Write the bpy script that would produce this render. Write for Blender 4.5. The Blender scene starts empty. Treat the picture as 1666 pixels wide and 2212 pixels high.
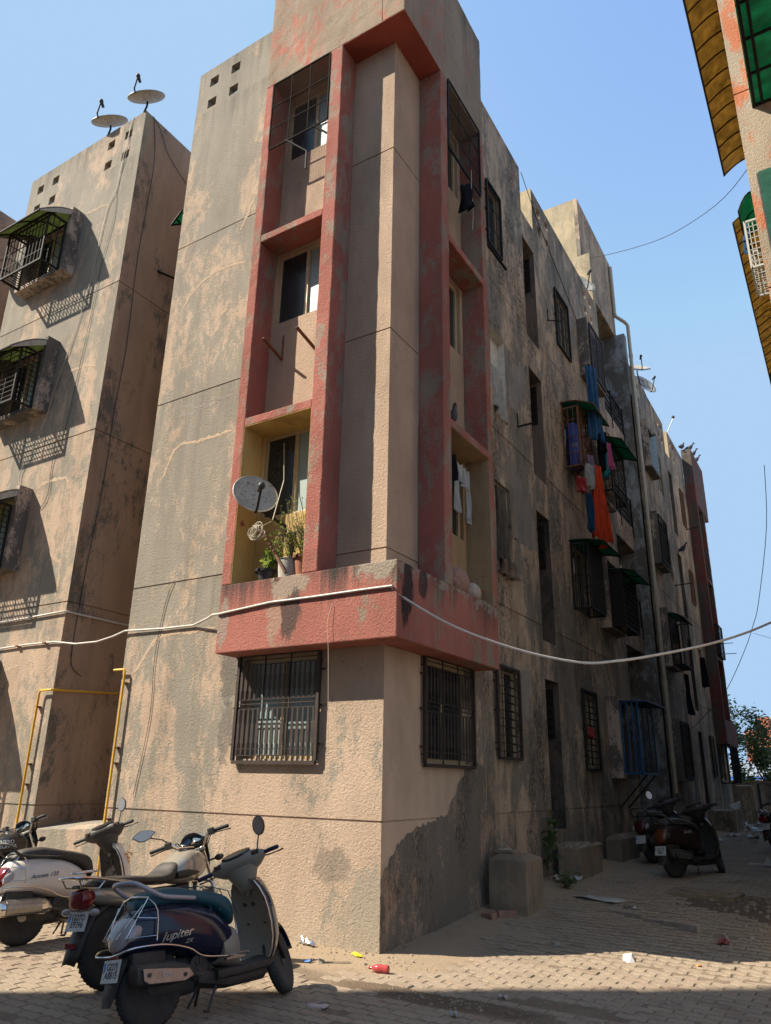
import bpy, bmesh, math, random
from mathutils import Vector, Matrix
from mathutils import noise as mnoise
C = bpy.context.scene
COL = C.collection
R_ = math.radians
rnd = random.Random(7)
# ------------------------------------------------------------------ camera
cam = bpy.data.cameras.new('camera')
camo = bpy.data.objects.new('camera', cam)
COL.objects.link(camo)
C.camera = camo
cam.sensor_fit = 'VERTICAL'
cam.sensor_height = 36.0
cam.sensor_width = 36.0
cam.lens = 1597.52 / 2212 * 36.0
cam.shift_x = -1.42 / 2212
cam.shift_y = 28.62 / 2212
cam.clip_start = 0.05
cam.clip_end = 2000
CAMP = Vector((4.356, -7.039, 1.65))
_pit, _rol, _yaw = 0.3316, 0.0182, -0.555
_fw = Vector((math.sin(_yaw) * math.cos(_pit), math.cos(_yaw) * math.cos(_pit), math.sin(_pit)))
_r0 = Vector((math.cos(_yaw), -math.sin(_yaw), 0))
_u0 = _r0.cross(_fw)
_r = math.cos(_rol) * _r0 + math.sin(_rol) * _u0
_u = -math.sin(_rol) * _r0 + math.cos(_rol) * _u0
camo.matrix_world = Matrix(((_r.x, _u.x, -_fw.x, CAMP.x), (_r.y, _u.y, -_fw.y, CAMP.y), (_r.z, _u.z, -_fw.z, CAMP.z), (0, 0, 0, 1)))
# ------------------------------------------------------------------ sky, sun, exposure
LDIR = Vector((1.34, 1.0, -1.6)).normalized()
SUN_EL = math.asin(-LDIR.z)
w = bpy.data.worlds.new('World')
C.world = w
w.use_nodes = True
_nt = w.node_tree
_bg = _nt.nodes['Background']
_sky = _nt.nodes.new('ShaderNodeTexSky')
_sky.sky_type = 'NISHITA'
_sky.sun_disc = False
_sky.sun_elevation = SUN_EL
_sky.sun_rotation = math.atan2(-LDIR.x, -LDIR.y)
_sky.air_density = 1.0
_sky.dust_density = 0.6
_sky.ozone_density = 1.6
_cap = _nt.nodes.new('ShaderNodeVectorMath')      # cap on sky brightness: the sky never gets brighter than this towards the horizon and the sun
_cap.operation = 'MINIMUM'
_cap.inputs[1].default_value = (1.08, 1.62, 2.32)
_nt.links.new(_sky.outputs[0], _cap.inputs[0])
_nt.links.new(_cap.outputs[0], _bg.inputs[0])
_bg.inputs[1].default_value = 0.146
sl = bpy.data.lights.new('sun', 'SUN')
sl.energy = 4.0
sl.angle = R_(0.53)
sl.color = (1.0, 0.92, 0.77)
so = bpy.data.objects.new('sun', sl)
COL.objects.link(so)
so.rotation_euler = LDIR.to_track_quat('-Z', 'Y').to_euler()
so.location = (-20, -15, 30)
C.view_settings.view_transform = 'Standard'
C.view_settings.look = 'None'
C.view_settings.gamma = 1.0
C.view_settings.exposure = 1.42
C.cycles.max_bounces = 8
C.cycles.use_denoising = True

# ------------------------------------------------------------------ object helpers
def tag(o, label=None, cat=None, group=None, kind=None):
    if label: o['label'] = label
    if cat: o['category'] = cat
    if group: o['group'] = group
    if kind: o['kind'] = kind
    return o

def empty(name, loc=(0, 0, 0), label=None, cat=None, group=None, rz=0, rx=0):
    o = bpy.data.objects.new(name, None)
    COL.objects.link(o)
    o.location = loc
    o.rotation_euler = (rx, 0, rz)
    o.empty_display_size = 0.1
    return tag(o, label, cat, group)

class MB:
    def __init__(s):
        s.v = []; s.f = []; s.uv = None
    def add(s, vs, fs):
        b = len(s.v)
        s.v += [tuple(p) for p in vs]
        s.f += [tuple(i + b for i in f) for f in fs]
        return s
    def quad(s, a, b, c, d):
        return s.add([a, b, c, d], [(0, 1, 2, 3)])
    def box(s, x0, x1, y0, y1, z0, z1):
        vs = [(x, y, z) for x in (x0, x1) for y in (y0, y1) for z in (z0, z1)]
        return s.add(vs, [(0, 1, 3, 2), (4, 6, 7, 5), (0, 4, 5, 1), (2, 3, 7, 6), (0, 2, 6, 4), (1, 5, 7, 3)])
    def bar(s, a, b, w, h=None, up=(0, 0, 1)):
        a = Vector(a); b = Vector(b); d = (b - a).normalized(); h = h or w
        u = Vector(up)
        if abs(d.dot(u)) > 0.95: u = Vector((1, 0, 0)) if abs(d.x) < .9 else Vector((0, 1, 0))
        r = d.cross(u).normalized(); u = r.cross(d)
        vs = []
        for p in (a, b):
            for sx, sy in ((-1, -1), (1, -1), (1, 1), (-1, 1)):
                vs.append(p + r * sx * w / 2 + u * sy * h / 2)
        return s.add(vs, [(0, 3, 2, 1), (4, 5, 6, 7), (0, 1, 5, 4), (1, 2, 6, 5), (2, 3, 7, 6), (3, 0, 4, 7)])
    def tube(s, pts, r, n=8, closed=False, caps=True):
        pts = [Vector(p) for p in pts]
        m = len(pts)
        rs = r if isinstance(r, (list, tuple)) else [r] * m
        tang = []
        for i in range(m):
            if closed:
                t = pts[(i + 1) % m] - pts[i - 1]
            else:
                t = pts[min(i + 1, m - 1)] - pts[max(i - 1, 0)]
            tang.append(t.normalized())
        u = tang[0].orthogonal().normalized()
        rings = []
        for i in range(m):
            if i:
                u = u - tang[i] * u.dot(tang[i])
                u = u.normalized() if u.length > 1e-6 else tang[i].orthogonal().normalized()
            v = tang[i].cross(u)
            rings.append([pts[i] + (u * math.cos(2 * math.pi * k / n) + v * math.sin(2 * math.pi * k / n)) * rs[i] for k in range(n)])
        return s.loft(rings, closed, caps)
    def loft(s, rings, closed=False, caps=True):
        n = len(rings[0]); m = len(rings); fs = []
        for i in range(m if closed else m - 1):
            j = (i + 1) % m
            for k in range(n):
                l = (k + 1) % n
                fs.append((i * n + k, i * n + l, j * n + l, j * n + k))
        if caps and not closed:
            fs.append(tuple(range(n))[::-1])
            fs.append(tuple((m - 1) * n + k for k in range(n)))
        return s.add([p for r in rings for p in r], fs)
    def sheet(s, rows):
        n = len(rows[0]); fs = []
        for i in range(len(rows) - 1):
            for k in range(n - 1):
                fs.append((i * n + k, i * n + k + 1, (i + 1) * n + k + 1, (i + 1) * n + k))
        return s.add([p for r in rows for p in r], fs)
    def lathe(s, prof, n=24, M=None):
        # profile (r, h) revolved around local Z, then transformed by M
        rings = []
        for r, h in prof:
            rings.append([Vector((r * math.cos(2 * math.pi * k / n), r * math.sin(2 * math.pi * k / n), h)) for k in range(n)])
        if M is not None: rings = [[M @ p for p in q] for q in rings]
        return s.loft(rings, False, True)
    def prism(s, poly, t, M):
        # polygon in local xy, thickness t along z
        n = len(poly)
        vs = [M @ Vector((x, y, -t / 2)) for x, y in poly] + [M @ Vector((x, y, t / 2)) for x, y in poly]
        fs = [tuple(range(n))[::-1], tuple(range(n, 2 * n))] + [(k, (k + 1) % n, n + (k + 1) % n, n + k) for k in range(n)]
        return s.add(vs, fs)
    def ball(s, c, rx, ry=None, rz=None, M=None, n=14, m=9):
        ry = ry or rx; rz = rz or rx
        rings = []
        for i in range(m):
            a = math.pi * (i + 0.02) / (m - 1 + 0.04)
            rings.append([Vector((rx * math.sin(a) * math.cos(2 * math.pi * k / n), ry * math.sin(a) * math.sin(2 * math.pi * k / n), -rz * math.cos(a))) for k in range(n)])
        if M is not None: rings = [[M @ p for p in q] for q in rings]
        c = Vector(c)
        return s.loft([[p + c for p in q] for q in rings])
    def xf(s, M):
        s.v = [tuple(M @ Vector(p)) for p in s.v]
        return s
    def build(s, name, mat, parent=None, smooth=None, solid=0, bevel=0, sub=0, fixn=True, loc=None):
        me = bpy.data.meshes.new(name)
        me.from_pydata(s.v, [], s.f)
        if fixn:
            bm = bmesh.new(); bm.from_mesh(me)
            bmesh.ops.recalc_face_normals(bm, faces=bm.faces)
            bm.to_mesh(me); bm.free()
        me.materials.append(mat)
        if smooth is not None:
            for p in me.polygons: p.use_smooth = True
            me.set_sharp_from_angle(angle=R_(smooth))
        o = bpy.data.objects.new(name, me)
        COL.objects.link(o)
        if loc: o.location = loc
        if solid:
            md = o.modifiers.new('solid', 'SOLIDIFY'); md.thickness = solid; md.offset = 0
        if bevel:
            md = o.modifiers.new('bev', 'BEVEL'); md.width = bevel; md.segments = 2; md.limit_method = 'ANGLE'
        if sub:
            md = o.modifiers.new('sub', 'SUBSURF'); md.levels = sub; md.render_levels = sub
        if parent: o.parent = parent
        return o

def text(name, body, mat, parent, M, size, ext=0.0015, align='CENTER', shear=0.0, sx=1.0, bold=0.0):
    cu = bpy.data.curves.new(name, 'FONT')
    cu.body = body; cu.size = size; cu.extrude = ext; cu.align_x = align; cu.align_y = 'CENTER'; cu.shear = shear; cu.offset = bold
    cu.space_line = 0.85
    t = bpy.data.objects.new(name, cu)
    COL.objects.link(t)
    dg = bpy.context.evaluated_depsgraph_get()
    me = bpy.data.meshes.new_from_object(t.evaluated_get(dg))
    bpy.data.objects.remove(t); bpy.data.curves.remove(cu)
    me.transform(M @ Matrix.Diagonal((sx, 1, 1, 1)))
    me.materials.clear(); me.materials.append(mat)
    me.name = name
    o = bpy.data.objects.new(name, me)
    COL.objects.link(o)
    o.parent = parent
    return o

def frame(o, x, y):
    # matrix with given origin, x axis and y axis (z = x cross y)
    x = Vector(x).normalized(); y = Vector(y); y = (y - x * y.dot(x)).normalized(); z = x.cross(y)
    return Matrix(((x.x, y.x, z.x, o[0]), (x.y, y.y, z.y, o[1]), (x.z, y.z, z.z, o[2]), (0, 0, 0, 1)))

def copy_tree(o, parent=None):
    c = o.copy(); COL.objects.link(c); c.parent = parent
    for ch in [q for q in bpy.data.objects if q.parent == o]: copy_tree(ch, c)
    return c

# ------------------------------------------------------------------ materials
class NT:
    def __init__(s, name):
        s.m = bpy.data.materials.new(name); s.m.use_nodes = True
        s.t = s.m.node_tree; s.b = s.t.nodes['Principled BSDF']
        s.pos = None
    def n(s, typ, **kw):
        x = s.t.nodes.new('ShaderNode' + typ)
        for k, v in kw.items(): setattr(x, k, v)
        return x
    def l(s, a, b): s.t.links.new(a, b); return s
    def P(s, scale=(1, 1, 1), rot=(0, 0, 0), off=(0, 0, 0)):
        if s.pos is None: s.pos = s.n('NewGeometry').outputs['Position']
        m = s.n('Mapping'); m.inputs['Scale'].default_value = scale; m.inputs['Rotation'].default_value = rot; m.inputs['Location'].default_value = off
        s.l(s.pos, m.inputs['Vector']); return m.outputs[0]
    def noise(s, vec, scale, detail=6, rough=0.6, dist=0.0):
        x = s.n('TexNoise'); x.inputs['Scale'].default_value = scale; x.inputs['Detail'].default_value = detail
        x.inputs['Roughness'].default_value = rough; x.inputs['Distortion'].default_value = dist
        s.l(vec, x.inputs['Vector']); return x.outputs['Fac']
    def vor(s, vec, scale, feature='F1', out='Distance', rand=1.0):
        x = s.n('TexVoronoi'); x.feature = feature; x.inputs['Scale'].default_value = scale; x.inputs['Randomness'].default_value = rand
        s.l(vec, x.inputs['Vector']); return x.outputs[out]
    def ramp(s, fac, a, b, ca=(0, 0, 0, 1), cb=(1, 1, 1, 1), ease=False):
        x = s.n('ValToRGB'); e = x.color_ramp.elements
        if ease: x.color_ramp.interpolation = 'EASE'
        e[0].position = a; e[1].position = b; e[0].color = ca; e[1].color = cb
        s.l(fac, x.inputs[0]); return x.outputs[0]
    def math(s, op, a, b=None, clamp=False):
        x = s.n('Math'); x.operation = op; x.use_clamp = clamp
        for i, q in enumerate((a, b)):
            if q is None: continue
            if isinstance(q, (int, float)): x.inputs[i].default_value = q
            else: s.l(q, x.inputs[i])
        return x.outputs[0]
    def mix(s, fac, a, b, typ='MIX'):
        x = s.n('MixRGB'); x.blend_type = typ
        for i, q in ((0, fac), (1, a), (2, b)):
            if isinstance(q, (int, float)): x.inputs[i].default_value = q
            elif isinstance(q, tuple): x.inputs[i].default_value = q if len(q) == 4 else q + (1,)
            else: s.l(q, x.inputs[i])
        return x.outputs[0]
    def bump(s, h, strength=0.5, dist=0.01, prev=None):
        x = s.n('Bump'); x.inputs['Strength'].default_value = strength; x.inputs['Distance'].default_value = dist
        s.l(h, x.inputs['Height'])
        if prev is not None: s.l(prev, x.inputs['Normal'])
        return x.outputs[0]
    def done(s, col=None, rough=0.9, normal=None, metal=0.0, spec=0.3, **kw):
        def put(k, v):
            if isinstance(v, (int, float)): s.b.inputs[k].default_value = v
            elif isinstance(v, tuple): s.b.inputs[k].default_value = v if len(v) == 4 else v + (1,)
            else: s.l(v, s.b.inputs[k])
        if col is not None: put('Base Color', col)
        put('Roughness', rough); put('Metallic', metal); put('Specular IOR Level', spec)
        for k, v in kw.items(): put(k.replace('_', ' '), v)
        if normal is not None: s.l(normal, s.b.inputs['Normal'])
        return s.m

def plaster(name, paint, cement, black=(0.035, 0.03, 0.027), cover=0.5, soft=0.03, streak=0.35, blackness=0.45, seed=0.0, fine=0.30, stucco=0.5, vary=0.25, vstretch=0.5, speck=0.0, low=None, bias=(), clean=None, scale=1.25, drip=None, ledge=0.0, hugeamt=0.16, spots=()):
    k = NT(name)
    p = k.P((1, 1, vstretch), off=(seed, seed * 1.7, seed * .6))
    big = k.noise(p, scale, 12, 0.70, 0.35)
    mid = k.noise(p, 7.5, 10, 0.78, 0.25)
    fin = k.noise(k.P((1, 1, 0.8)), 46, 4, 0.7)
    s1 = k.math('MULTIPLY', big, 1 - fine)
    s2 = k.math('MULTIPLY', mid, fine * 0.60)
    s3 = k.math('MULTIPLY', fin, fine * 0.40)
    m = k.math('ADD', k.math('ADD', s1, s2), s3)
    huge = k.noise(k.P((1, 1, .6), off=(seed, 11, 3)), 0.42, 3, 0.5)
    m = k.math('ADD', m, k.math('MULTIPLY', k.math('SUBTRACT', huge, 0.5), hugeamt))
    def along(ax, a, b):
        z = k.n('SeparateXYZ'); k.l(k.pos, z.inputs[0])
        wob = k.math('MULTIPLY', k.math('SUBTRACT', k.noise(k.P(off=(seed, 2, 2)), 1.3, 6, 0.6), 0.5), 1.6 * abs(b - a))
        q = k.math('DIVIDE', k.math('SUBTRACT', k.math('ADD', z.outputs[ax], wob), a), b - a, True)
        return q
    for ax, a, b, amt in bias:
        m = k.math('ADD', m, k.math('MULTIPLY', along(ax, a, b), amt))
    cl = along(*clean) if clean else 1.0
    mask = k.ramp(m, cover - soft, cover + soft)
    # slow tone variation of both layers
    tone = k.noise(k.P((1, 1, 0.4), off=(seed + 3, 0, 0)), 1.7, 6, 0.6)
    tonev = k.ramp(tone, 0.25, 0.75, (1 - vary,) * 3 + (1,), (1 + vary * .5,) * 3 + (1,))
    c = k.mix(mask, cement, paint)
    c = k.mix(1.0, c, tonev, 'MULTIPLY')
    # rain streaks, black mould
    st = k.noise(k.P((1, 1, 0.10), off=(seed, 5, 1)), 2.6, 8, 0.72, 0.15)
    stm = k.ramp(st, 0.50, 0.74)
    c = k.mix(k.math('MULTIPLY', k.math('MULTIPLY', stm, streak), cl), c, tuple(x * 0.42 for x in cement))
    mo = k.noise(k.P((1, 1, 0.42), off=(2.2 + seed, 9, 4)), 1.25, 12, 0.78, 0.3)
    mom = k.ramp(mo, 0.66 - blackness * 0.22, 0.74 - blackness * 0.2)
    mo2 = k.ramp(k.noise(k.P((1, 1, .7)), 20, 5, .7), 0.40, 0.62)
    c = k.mix(k.math('MULTIPLY', k.math('MULTIPLY', k.math('MULTIPLY', mom, mo2), min(1, 0.3 + blackness)), cl), c, black)
    if ledge:    # dirt washed down below every floor joint
        z = k.n('SeparateXYZ'); k.l(k.pos, z.inputs[0])
        d = k.math('MULTIPLY', k.math('FRACT', k.math('DIVIDE', k.math('SUBTRACT', 16.22, z.outputs[2]), 3.0)), 3.0)
        run = k.noise(k.P((1, 1, 0.03), off=(seed, 1, 7)), 5.5, 6, 0.75)
        f = k.math('SUBTRACT', k.ramp(run, 0.46, 0.66), k.math('DIVIDE', d, 1.5), True)
        c = k.mix(k.math('MULTIPLY', k.math('MULTIPLY', f, ledge), cl), c, tuple(x * 0.36 for x in cement))
    if drip:     # soot runs below the top edge at drip[0], reaching drip[1] metres down
        z = k.n('SeparateXYZ'); k.l(k.pos, z.inputs[0])
        d = k.math('DIVIDE', k.math('SUBTRACT', drip[0], z.outputs[2]), drip[1])
        run = k.ramp(k.noise(k.P((1, 1, 0.05), off=(seed + 1, 3, 7)), drip[3] if len(drip) > 3 else 2.3, 7, 0.72), 0.40, 0.72)
        f = k.math('SUBTRACT', run, k.math('MULTIPLY', d, 0.72), True)
        f = k.math('MULTIPLY', k.math('MULTIPLY', f, drip[2], True), k.math('GREATER_THAN', d, -0.02))
        c = k.mix(f, c, (0.055, 0.045, 0.04, 1))
    for ax, u0, ru, z0, rz, col, amt in spots:    # stains and bare places with a shape of their own
        z = k.n('SeparateXYZ'); k.l(k.pos, z.inputs[0])
        a_ = k.math('DIVIDE', k.math('SUBTRACT', z.outputs[ax], u0), ru); b_ = k.math('DIVIDE', k.math('SUBTRACT', z.outputs[2], z0), rz)
        q = k.math('SQRT', k.math('ADD', k.math('MULTIPLY', a_, a_), k.math('MULTIPLY', b_, b_)))
        q = k.math('ADD', q, k.math('MULTIPLY', k.math('SUBTRACT', k.noise(k.P((1, 1, .3 if col[0] < .1 else .9), off=(seed, 4, 1)), 7, 8, .72), .5), 2.3))
        c = k.mix(k.math('MULTIPLY', k.ramp(q, .70, .86, (1, 1, 1, 1), (0, 0, 0, 1)), amt), c, col + (1,))
    # fine grain
    g = k.ramp(k.noise(k.P(), 120, 3, 0.7), 0.3, 0.7, (0.80, 0.80, 0.80, 1), (1.12, 1.12, 1.12, 1))
    c = k.mix(1.0, c, g, 'MULTIPLY')
    if speck:
        sp = k.ramp(k.noise(k.P((1, 1, .45)), 26, 3, 0.55), 0.66, 0.72)
        c = k.mix(k.math('MULTIPLY', sp, speck), c, black)
    if low:   # splash-back dirt rising from the ground
        z = k.n('SeparateXYZ'); k.l(k.pos, z.inputs[0])
        zz = k.math('ADD', z.outputs[2], k.math('MULTIPLY', k.noise(k.P(), 1.6, 6, .65), low[2]))
        lm = k.ramp(zz, low[0], low[1], (1, 1, 1, 1), (0, 0, 0, 1))
        c = k.mix(k.math('MULTIPLY', lm, low[4]), c, low[3])
    h1 = k.noise(k.P((1, 1, 1)), 34, 4, 0.65, 0.6)
    h2 = k.noise(k.P(), 95, 3, 0.6)
    nb = k.bump(k.math('ADD', h1, k.math('MULTIPLY', h2, 0.5)), stucco, 0.022)
    nb = k.bump(mask, 0.35, 0.004, nb)
    return k.done(c, 0.93, nb, 0, 0.2)

def simple(name, col, rough=0.5, metal=0.0, spec=0.5, var=0.0, vscale=12, bump=0.0, bscale=60, rust=None, rustcover=.55, dust=None, dustamt=0.35, **kw):
    k = NT(name)
    c = col + (1,)
    cc = c
    if var:
        f = k.ramp(k.noise(k.P(), vscale, 6, 0.65), 0.3, 0.7, (1 - var,) * 3 + (1,), (1 + var,) * 3 + (1,))
        cc = k.mix(1.0, cc, f, 'MULTIPLY')
    if rust:
        f = k.ramp(k.noise(k.P(), 18, 9, 0.72), rustcover, rustcover + .1)
        cc = k.mix(f, cc, rust)
    ro = rough
    if dust:
        g = k.n('NewGeometry'); z = k.n('SeparateXYZ'); k.l(g.outputs['Normal'], z.inputs[0])
        up = k.math('ADD', k.math('MULTIPLY', z.outputs[2], 0.5), 0.35, True)
        f = k.math('MULTIPLY', k.math('MULTIPLY', up, k.ramp(k.noise(k.P(), 9, 8, .7), .3, .75)), dustamt)
        cc = k.mix(f, cc, dust)
        ro = k.math('ADD', k.math('MULTIPLY', f, 0.8), rough, True)
    nb = k.bump(k.noise(k.P(), bscale, 4, 0.6), bump, 0.01) if bump else None
    return k.done(cc, ro, nb, metal, spec, **kw)

PEACH = (0.485, 0.355, 0.258); GREY = (0.285, 0.250, 0.200)
DUST = (0.36, 0.29, 0.21)
M = {}
M['front'] = plaster('sunlit_plaster', PEACH, GREY, cover=0.515, soft=0.016, streak=0.40, blackness=0.26, seed=1.3, speck=.22, spots=((0, -.62, .28, .78, .22, (.17, .145, .12), .55), (0, -.12, .42, .35, .55, (.30, .255, .2), .85), (0, -2.3, .2, 2.9, .5, (.12, .105, .09), .7), (0, -2.28, .16, 2.2, .45, (.13, .11, .095), .6)), fine=0.54, ledge=.45, vstretch=.5, scale=1.5, drip=(14.35, 1.1, .8, 3.0), stucco=0.8, bias=((0, -2.5, -1.7, 0.05), (2, 4, 12, -0.03)), clean=(0, -1.0, -2.6), low=(0.25, 1.1, 0.7, (0.33, 0.28, 0.21, 1), 0.55))
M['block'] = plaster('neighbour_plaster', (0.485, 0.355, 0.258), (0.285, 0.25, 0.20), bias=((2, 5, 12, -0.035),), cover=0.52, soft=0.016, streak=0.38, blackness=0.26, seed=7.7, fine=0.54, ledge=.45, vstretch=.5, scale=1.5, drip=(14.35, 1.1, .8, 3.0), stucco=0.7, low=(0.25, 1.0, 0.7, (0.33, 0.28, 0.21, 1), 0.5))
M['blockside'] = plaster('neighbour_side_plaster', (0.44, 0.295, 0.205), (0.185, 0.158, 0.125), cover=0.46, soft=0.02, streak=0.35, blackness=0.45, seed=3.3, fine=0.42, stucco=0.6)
M['right'] = plaster('grimy_plaster', (0.52, 0.385, 0.275), (0.25, 0.212, 0.17), black=(0.030, 0.027, 0.024), cover=0.495, soft=0.016, streak=0.6, blackness=0.74, seed=2.2, speck=.4, fine=0.50, ledge=.6, scale=1.4, drip=(14.5, 1.3, 1.1, 2.6), hugeamt=.25, stucco=0.6, vary=0.35, bias=((1, 2.6, 1.6, 0.20), (2, 5.5, 3.2, -0.03)), clean=(1, 1.2, 2.4), low=(0.2, 0.9, 0.8, (0.24, 0.18, 0.13, 1), 0.5))
M['rightlow'] = M['right']
M['damp'] = plaster('damp_dark_render', (0.39, 0.275, 0.19), (0.20, 0.165, 0.13), black=(0.04, 0.028, 0.025), cover=0.525, soft=0.014, streak=0.5, blackness=0.6, seed=3.6, fine=0.5, stucco=0.9, scale=2.0, low=(0.1, 0.5, 0.6, (0.17, 0.125, 0.085, 1), 0.6))
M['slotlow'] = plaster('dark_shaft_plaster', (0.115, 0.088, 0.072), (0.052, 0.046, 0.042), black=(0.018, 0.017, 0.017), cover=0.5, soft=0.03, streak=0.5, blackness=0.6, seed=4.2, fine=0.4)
M['tan'] = plaster('shaded_yellow_plaster', (0.40, 0.27, 0.15), (0.29, 0.19, 0.11), black=(0.06, 0.045, 0.02), cover=0.45, soft=0.06, streak=0.4, blackness=0.3, seed=7.4, fine=0.4, stucco=0.7)  # yellow recess plaster with the lane side's shade mixed into its colour
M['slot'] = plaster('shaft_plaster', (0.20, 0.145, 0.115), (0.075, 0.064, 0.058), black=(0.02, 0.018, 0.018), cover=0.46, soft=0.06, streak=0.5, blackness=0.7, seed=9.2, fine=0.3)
M['pil'] = plaster('pilaster_plaster', (0.47, 0.335, 0.24), (0.33, 0.24, 0.18), cover=0.40, soft=0.10, streak=0.12, blackness=0.06, seed=6.0, fine=0.4, stucco=0.8, speck=0.35)
M['red'] = plaster('red_paint_plaster', (0.385, 0.142, 0.108), (0.29, 0.22, 0.165), cover=0.455, soft=0.016, streak=0.22, blackness=0.08, seed=8.4, fine=0.40, stucco=0.9, vary=0.25, scale=2.0, drip=(3.97, .8, 1.9, 2.0), spots=((0, .12, .36, 3.90, .20, (.31, .255, .20), .95), (0, -1.12, .34, 3.82, .20, (.33, .26, .20), .9), (0, -1.08, .17, 3.45, .36, (.07, .055, .048), .85), (0, -1.32, .14, 3.38, .34, (.36, .25, .18), .7), (1, -.16, .17, 3.62, .42, (.035, .028, .026), .92), (1, .22, .14, 3.78, .22, (.04, .032, .03), .8), (0, -2.12, .10, 3.45, .42, (.30, .245, .2), .8)))
M['redfin'] = plaster('red_fin_plaster', (0.375, 0.132, 0.10), (0.30, 0.235, 0.18), cover=0.482, soft=0.02, streak=0.2, blackness=0.05, seed=2.9, scale=2.4, fine=0.5, stucco=0.9, vary=.3, ledge=.4)
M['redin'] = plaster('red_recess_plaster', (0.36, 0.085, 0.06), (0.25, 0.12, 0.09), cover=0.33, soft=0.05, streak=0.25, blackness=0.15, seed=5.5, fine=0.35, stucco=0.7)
M['redtop'] = plaster('faded_red_plaster', (0.42, 0.15, 0.105), (0.31, 0.235, 0.17), cover=0.56, soft=0.03, streak=0.45, blackness=0.35, seed=1.9, fine=0.42, stucco=0.8, drip=(14.8, 1.7, 1.1, 1.5))
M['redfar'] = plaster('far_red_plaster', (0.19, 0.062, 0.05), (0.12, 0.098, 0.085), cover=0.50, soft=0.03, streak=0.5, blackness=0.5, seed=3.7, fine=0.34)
M['yellow'] = plaster('yellow_recess_plaster', (0.56, 0.375, 0.145), (0.36, 0.225, 0.09), black=(0.06, 0.045, 0.02), cover=0.40, soft=0.08, streak=0.45, blackness=0.25, seed=7.1, fine=0.35, stucco=0.6)
M['white_wash'] = plaster('blue_whitewash', (0.36, 0.37, 0.38), (0.15, 0.135, 0.12), scale=2.2, cover=0.51, soft=0.04, streak=0.3, blackness=0.35, seed=2.6, fine=0.35)
M['boxfin'] = plaster('window_box_plaster', (0.52, 0.40, 0.32), (0.15, 0.13, 0.115), cover=0.53, soft=0.015, streak=0.3, blackness=0.4, seed=6.6, fine=0.45)
M['repair'] = plaster('peach_repair_plaster', (0.53, 0.39, 0.275), (0.46, 0.335, 0.235), cover=0.45, soft=0.06, streak=0.0, blackness=0.0, seed=3.0, fine=0.4, stucco=1.0)
M['grey_patch'] = plaster('grey_render_patch', (0.30, 0.265, 0.235), (0.20, 0.178, 0.158), cover=0.48, soft=0.06, streak=0.25, blackness=0.15, seed=8.0, fine=0.4, stucco=0.6)
M['orange'] = plaster('orange_plaster', (0.56, 0.20, 0.10), (0.42, 0.34, 0.25), cover=0.47, soft=0.02, streak=0.25, blackness=0.25, seed=5.9, fine=0.3, stucco=0.9)
M['concrete'] = plaster('bare_concrete', (0.33, 0.245, 0.17), (0.20, 0.155, 0.112), cover=0.5, soft=0.06, streak=0.4, blackness=0.3, seed=1.1, fine=0.35, stucco=0.8)
M['roofside'] = plaster('roof_parapet_plaster', (0.45, 0.36, 0.24), (0.27, 0.235, 0.17), cover=0.48, soft=0.05, streak=0.3, blackness=0.15, seed=3.9, fine=0.4)
M['groove'] = simple('groove_shadow_line', (0.10, 0.08, 0.065), 0.95, var=.3)
M['black_iron'] = simple('black_painted_iron', (0.020, 0.017, 0.016), 0.75, 0.0, 0.2, var=0.3, rust=(0.10, 0.045, 0.022, 1), rustcover=.62)
M['brown_iron'] = simple('brown_painted_iron', (0.032, 0.020, 0.017), 0.6, 0, 0.3, var=0.3, dust=DUST + (1,), dustamt=.16)
M['rust_iron'] = simple('rusty_iron', (0.17, 0.075, 0.04), 0.8, 0, 0.3, var=.4, rust=(0.06, 0.03, 0.02, 1))
M['blue_iron'] = simple('blue_painted_iron', (0.015, 0.075, 0.17), 0.5, 0, 0.4, var=.25)
M['alu'] = simple('beige_window_frame', (0.42, 0.33, 0.20), 0.5, 0.1, 0.4, var=.15)
M['yellow_pipe'] = simple('yellow_pipe_paint', (0.62, 0.33, 0.018), 0.45, 0, 0.4, var=.15)
M['pvc'] = simple('ivory_pvc', (0.42, 0.355, 0.275), 0.5, 0, 0.4, var=.15, rust=(0.25, 0.17, 0.11, 1), rustcover=.66)
M['conduit'] = simple('white_conduit', (0.50, 0.455, 0.41), 0.45, 0, 0.4, var=.12)
M['wire'] = simple('black_wire', (0.02, 0.02, 0.022), 0.6)
M['wire_pale'] = simple('pale_wire', (0.42, 0.36, 0.26), 0.6)
M['dish'] = simple('weathered_dish_paint', (0.36, 0.33, 0.28), 0.5, 0.0, 0.4, var=.2, vscale=14, rust=(0.11, 0.085, 0.065, 1), rustcover=.54)
M['dishmark'] = simple('dish_print', (0.14, 0.11, 0.09), 0.6)
def glass(name, col, rough=.08, var=.35):
    k = NT(name)
    c = k.mix(1.0, col, k.ramp(k.noise(k.P((1, 1, .3)), 3.5, 6, .6), .3, .75, (1 - var,) * 3 + (1,), (1 + var,) * 3 + (1,)), 'MULTIPLY')
    r = k.ramp(k.noise(k.P((1, 1, .5)), 6, 8, .7), .35, .8, (rough,) * 3 + (1,), (rough + .35,) * 3 + (1,))
    nb = k.bump(k.noise(k.P(), 1.1, 2, .5), .12, .02)
    return k.done(c, r, nb, 0, 0.6)
M['glass'] = glass('dark_window_glass', (0.022, 0.028, 0.030))
M['frost'] = glass('frosted_window_glass', (0.22, 0.28, 0.27), .35, .2)
M['dark'] = simple('dark_interior', (0.012, 0.011, 0.011), 0.9)
M['room'] = simple('dim_room', (0.05, 0.05, 0.05), .9, var=.4, vscale=3)
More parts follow.
